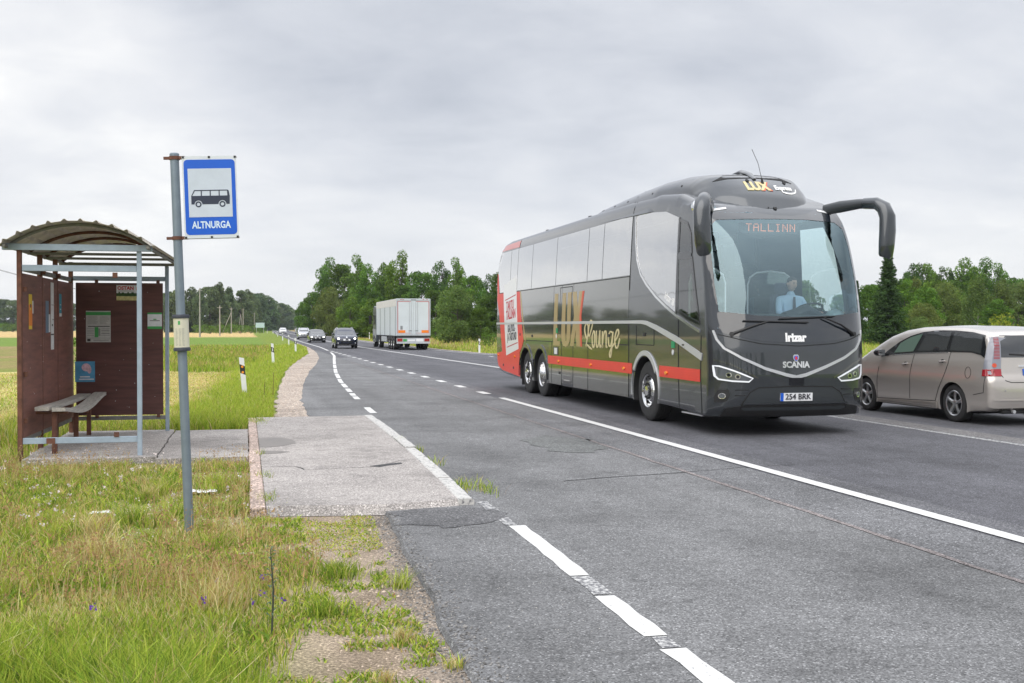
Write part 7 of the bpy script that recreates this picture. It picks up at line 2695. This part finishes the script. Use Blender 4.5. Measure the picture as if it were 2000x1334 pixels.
X, Y = far_sample(120000, 18.0, 110, lambda Y: 3.2 + .10 * Y, lambda X, Y: (~SH(X, Y)) & ~((X > .0) & (Y < 19.9)))
n = len(X)
d = vergeL(None, Y) - X
strip_ = np.clip((1.45 + .012 * Y + .9 * vnoise(X, Y, .5, 14) - d) / .7, 0, 1)
nn = vnoise(X, Y, .25, 15)
mown = (1 - strip_) * (Y < 46)
rough = (1 - strip_) * (Y >= 46)
H = (.04 + .19 * strip_ * rg.uniform(.5, 1.3, n) * np.clip(.4 + d / 1.5, .35, 1) + .26 * rough * rg.uniform(.3, 1.3, n)) * np.where(mown > .5, .8 + .8 * nn, 1)
Wg = np.stack([.2 + strip_ + .8 * rough, .3 + 1.7 * strip_ + .5 * nn, .15 + .4 * rough, .5 * mown + .35 * rough * nn, .15 * mown + 1.3 * rough * np.clip(nn - .32, 0, 1) * 1.6 + .1, 1.3 * mown + .1], 1)
blades('far_verge_grass', X, Y, H, .006 + .00035 * Y * rg.uniform(.6, 1.4, n), mixcol(n, Wg), blade_m, .4)
X, Y = sample(60000, -16, -.8, 17.9, 46, lambda X, Y: (~SH(X, Y)))
n = len(X)
nn = vnoise(X * 2.2, Y * .5, .35, 15)
blades('mown_field_grass', X, Y, rg.uniform(.02, .08, n) * (.5 + nn), .010 + .0004 * Y, mixcol(n, np.stack([.4 * nn, .6 * nn + .2, .1 * np.ones(n), .5 * np.ones(n), .15 * np.ones(n), 1.3 * (1.1 - nn)], 1)), blade_m, 1.0)
# left of the shelter and round it
X, Y = sample(26000, -7.5, -2.66, 12, 20, lambda X, Y: rg.random(len(X)) < .8)
n = len(X)
blades('shelter_side_grass', X, Y, rg.uniform(.10, .45, n) * (.4 + vnoise(X, Y, .9, 3)), rg.uniform(.007, .014, n), mixcol(n, np.tile([1, 1.2, .6, .25, .2, .35], (n, 1))), blade_m, .4)
X, Y = sample(9000, -2.7, .45, 17.9, 20.3, lambda X, Y: ~((X > .0) & (Y < 19.9)) & (rg.random(len(X)) < np.clip(.25 + (Y - 18.0) * .6, 0, 1)))
n = len(X)
blades('shelter_back_grass', X, Y, rg.uniform(.04, .20, n), rg.uniform(.006, .012, n), mixcol(n, np.tile([1, 1.2, .6, .3, .2, .2], (n, 1))), blade_m, .5)
# small tufts on the platform edge
tx = []
for (cx_, cy_, r_, k_) in ((.17, 19.0, .10, 500), (.17, 14.0, .03, 60), (2.20, 12.9, .05, 40), (2.12, 15.3, .03, 40), (2.12, 10.9, .04, 70), (2.30, 10.75, .07, 120), (.19, 11.9, .04, 90), (.20, 10.3, .05, 160), (2.2, 14.2, .03, 40)):
    tx.append(np.stack([rg.normal(cx_, r_, k_), rg.normal(cy_, r_ * 3, k_)], 1))
tx = np.concatenate(tx)
n = len(tx)
blades('kerb_tufts', tx[:, 0], tx[:, 1], rg.uniform(.02, .14, n), rg.uniform(.004, .009, n), mixcol(n, np.tile([1.2, 1, .7, .2, .15, .2], (n, 1))), blade_m, .7, zf=lambda a, b: .0)
# grass on the right side beyond the road
X = rg.uniform(0, 1, 60000)
Y = 1 / (1 / 45 + X * (1 / 190 - 1 / 45))
ar_ = np.interp(Y, [0, 50, 63, 70, 80, 120, 155, 200], [16.3, 16.2, 15.2, 14.4, 13.9, 13.9, 14.3, 15.0])
X = ar_ + .5 + rg.random(60000) ** 1.4 * (10 + Y * .35)
n = len(X)
nn = vnoise(X, Y, .22, 18)
dd_ = X - ar_
org = np.clip((nn - .35) * 2.5, 0, 1) * np.clip((dd_ - 1.5) / 2, 0, 1) * np.clip((Y - 60) / 30, 0, 1)
blades('right_verge_grass', X, Y, rg.uniform(.12, .50, n) * np.clip(.3 + dd_ / 5, .3, 1), .007 + .00035 * Y, mixcol(n, np.stack([1 - .6 * org, 1.1 - .6 * org, .4 * np.ones(n), .2 + .6 * org, .08 + 1.5 * org, .15 + .3 * org], 1)), blade_m, .35)

# --- stones on the dirt and gravel
def stones(name, X, Y, s, C, zf):
    V_, F_, CC = [], [], []
    for i in range(len(X)):
        b = len(V_)
        sc = s[i]
        rr = [sc * random.uniform(.6, 1.2) for _ in range(6)]
        z = zf(float(X[i]), float(Y[i]))
        V_ += [(X[i] + rr[0], Y[i], z), (X[i], Y[i] + rr[1], z), (X[i] - rr[2], Y[i], z), (X[i], Y[i] - rr[3], z), (X[i] + sc * .1, Y[i], z + rr[4] * .7), (X[i], Y[i], z - rr[5] * .4)]
        F_ += [(b, b + 1, b + 4), (b + 1, b + 2, b + 4), (b + 2, b + 3, b + 4), (b + 3, b, b + 4)]
        CC += [C[i]] * 6
    me = bpy.data.meshes.new(name)
    me.from_pydata(V_, [], F_)
    ca = me.color_attributes.new('Col', 'FLOAT_COLOR', 'POINT')
    ca.data.foreach_set('color', np.concatenate([np.array(CC), np.ones((len(CC), 1))], 1).astype(np.float32).ravel())
    me.materials.append(stone_m)
    o = link(name, me)
    tag(o, kind='stuff')


stone_m = mat('stones', (1, 1, 1), .9, attr='Col')
X, Y = sample(9000, -.6, 1.15, 3.4, 9.6, lambda X, Y: (X > gedge(Y) - .3) & (X < np.interp(Y, [3.9, 6.9, 9.6], [1.06, 1.12, 1.2])) & (rg.random(len(X)) < np.clip(.2 + (X - gedge(Y)) * 1.2, .1, 1)))
n = len(X)
stones('gravel_stones', X, Y, rg.uniform(.002, .009, n) * (1 + (rg.random(n) > .97) * 1.6), np.array([.36, .29, .23])[None] * rg.uniform(.5, 1.7, (n, 1)), terr)
X, Y = sample(2600, -1.4, .05, 8.8, 14, lambda X, Y: ~SH(X, Y))
n = len(X)
stones('gravel_stones', X, Y, rg.uniform(.003, .014, n), np.array([.40, .34, .30])[None] * rg.uniform(.5, 1.6, (n, 1)), terr)
X, Y = sample(9000, .4, 3.6, 19.8, 48, lambda X, Y: (X > np.interp(Y, [20, 26.3, 33.9, 47.3], [.45, .7, 1.05, 1.8])) & (X < np.interp(Y, [20, 25.3, 33.7, 42, 50], [1.08, 1.2, 1.7, 2.3, 3.0])))
n = len(X)
stones('gravel_stones', X, Y, rg.uniform(.005, .016, n), np.array([.46, .37, .30])[None] * rg.uniform(.6, 1.5, (n, 1)), lambda a, b: -.012)
X, Y = sample(9000, .55, 1.25, 3.6, 9.6, lambda X, Y: rg.random(len(X)) < np.clip(1 - np.abs(X - np.interp(Y, [3.9, 6.9, 9.6], [1.0, 1.08, 1.17])) / .22, 0, 1) ** 1.5)
n = len(X)
stones('asphalt_crumbs', X, Y, rg.uniform(.003, .012, n), np.array([.13, .125, .12])[None] * rg.uniform(.5, 2.2, (n, 1)), lambda a, b: max(terr(a, b), -.03) + (.032 if a > asphalt_left(b) else 0))
X, Y = sample(500, .9, 1.9, 4.0, 9.3, lambda X, Y: rg.random(len(X)) < .5)
n = len(X)
stones('loose_grit', X, Y, rg.uniform(.002, .005, n), np.array([.42, .40, .37])[None] * rg.uniform(.6, 1.5, (n, 1)), lambda a, b: .001)
# bare hollow with dead roots in front
X, Y = sample(700, -1.5, -.6, 4.55, 5.35, lambda X, Y: hollow(X, Y))
n = len(X)
blades('dead_roots', X, Y, rg.uniform(.02, .12, n), rg.uniform(.004, .009, n), np.array([.16, .11, .075])[None] * rg.uniform(.6, 1.6, (n, 1)), blade_m, 1.2)
stones('gravel_stones', X, Y, rg.uniform(.004, .016, n), np.array([.34, .28, .22])[None] * rg.uniform(.4, 1.5, (n, 1)), terr)

# --- litter
paper_l = mat('white_litter', (.72, .74, .76), .6)
for i, (x, y, s_, lab) in enumerate(((-.42, 11.25, .16, 'flat crumpled white paper on the bare ground right of the sign pole'), (-1.25, 10.2, .10, 'small white scrap of litter in the dry grass left of the sign pole'), (.0, 8.1, .075, 'crumpled pale plastic scrap in the green weeds below the platform'), (-1.0, 14.0, .06, 'tiny white scrap in the gravel in front of the shelter'))):
    vs, fs = [], []
    N_ = 9
    for a in range(N_):
        for b in range(N_):
            u, v_ = a / (N_ - 1) - .5, b / (N_ - 1) - .5
            vs.append((u * s_ * 1.6 * (1 + .3 * mnoise.noise(Vector((b * .7, i, 0)))), v_ * s_ * (1 + .3 * mnoise.noise(Vector((a * .7, i, 4)))), .03 + s_ * .22 * abs(mnoise.noise(Vector((a * .8, b * .8, i * 3.3))))))
    fs = [(a * N_ + b, (a + 1) * N_ + b, (a + 1) * N_ + b + 1, a * N_ + b + 1) for a in range(N_ - 1) for b in range(N_ - 1)]
    o = MB().add(vs, fs).build('litter', paper_l, None, recalc=False)
    o.location = (x, y, terr(x, y))
    tag(o, lab, 'litter', 'scraps of litter')

# --- the dark thin weed standing alone, and the two dry docks on the far verge
wd_ = empty('thistle', (.13, 6.0, terr(.13, 6.0)), 0, 'thin dark upright weed standing alone at the edge of the dirt', 'plant')
mb = MB()
mb.tube([(0, 0, 0), (.01, 0, .25), (-.005, 0, .48)], [.006, .005, .002], 6)
mb.build('stem', mat('dark_stem', (.05, .055, .04), .8), wd_, smooth=60)
mb = MB()
for k in range(34):
    z = .10 + .38 * k / 33
    a = k * 2.4
    l_ = .055 * (1.15 - z * 1.2) + .015
    mb.add([(0, 0, z), (l_ * .5 * cos(a) - .006 * sin(a), l_ * .5 * sin(a) + .006 * cos(a), z + .02), (l_ * cos(a), l_ * sin(a), z + .012), (l_ * .5 * cos(a) + .006 * sin(a), l_ * .5 * sin(a) - .006 * cos(a), z + .02)], [(0, 1, 2, 3)])
mb.build('leaves', mat('grey_green_leaf', (.07, .12, .07), .8), wd_, recalc=False)
for i, (x, y, h_, lab) in enumerate(((.62, 26.6, .62, 'taller dark dry dock stalk next to the nearest marker post'), (.42, 26.9, .40, 'shorter dark dry dock stalk next to the nearest marker post'))):
    dk = empty('dock_plant', (x, y, terr(x, y)), 0, lab, 'plant', 'dry dock stalks')
    MB().tube([(0, 0, 0), (.02, 0, h_)], [.008, .004], 5).build('stem', rust, dk, smooth=60)
    mb = MB()
    for k in range(60):
        z = h_ * random.uniform(.3, 1.0)
        a = random.uniform(0, 6.28)
        r_ = random.uniform(.01, .05) * (1.3 - z / h_)
        s_ = .012
        c_ = (r_ * cos(a) + .02 * z / h_, r_ * sin(a), z)
        mb.add([(c_[0] - s_, c_[1], c_[2]), (c_[0], c_[1] - s_, c_[2] + s_), (c_[0] + s_, c_[1], c_[2] + s_ * 2), (c_[0], c_[1] + s_, c_[2] + s_)], [(0, 1, 2, 3)])
    mb.build('seed_head', rust, dk, recalc=False)

# ============================================================ a thin summer haze over the distance
hz_m = bpy.data.materials.new('haze')
hz_m.use_nodes = True
hn = hz_m.node_tree
hn.nodes.clear()
ho = nd(hn, 'ShaderNodeOutputMaterial')
hv = nd(hn, 'ShaderNodeVolumePrincipled')
hv.inputs['Color'].default_value = (.80, .88, 1.0, 1)
hv.inputs['Density'].default_value = .00013
hv.inputs['Anisotropy'].default_value = 0.3
hn.links.new(hv.outputs[0], ho.inputs['Volume'])
o = MB().box((-2600, -1000, -3), (2600, 5100, 40)).build('haze', hz_m)
tag(o, kind='stuff')
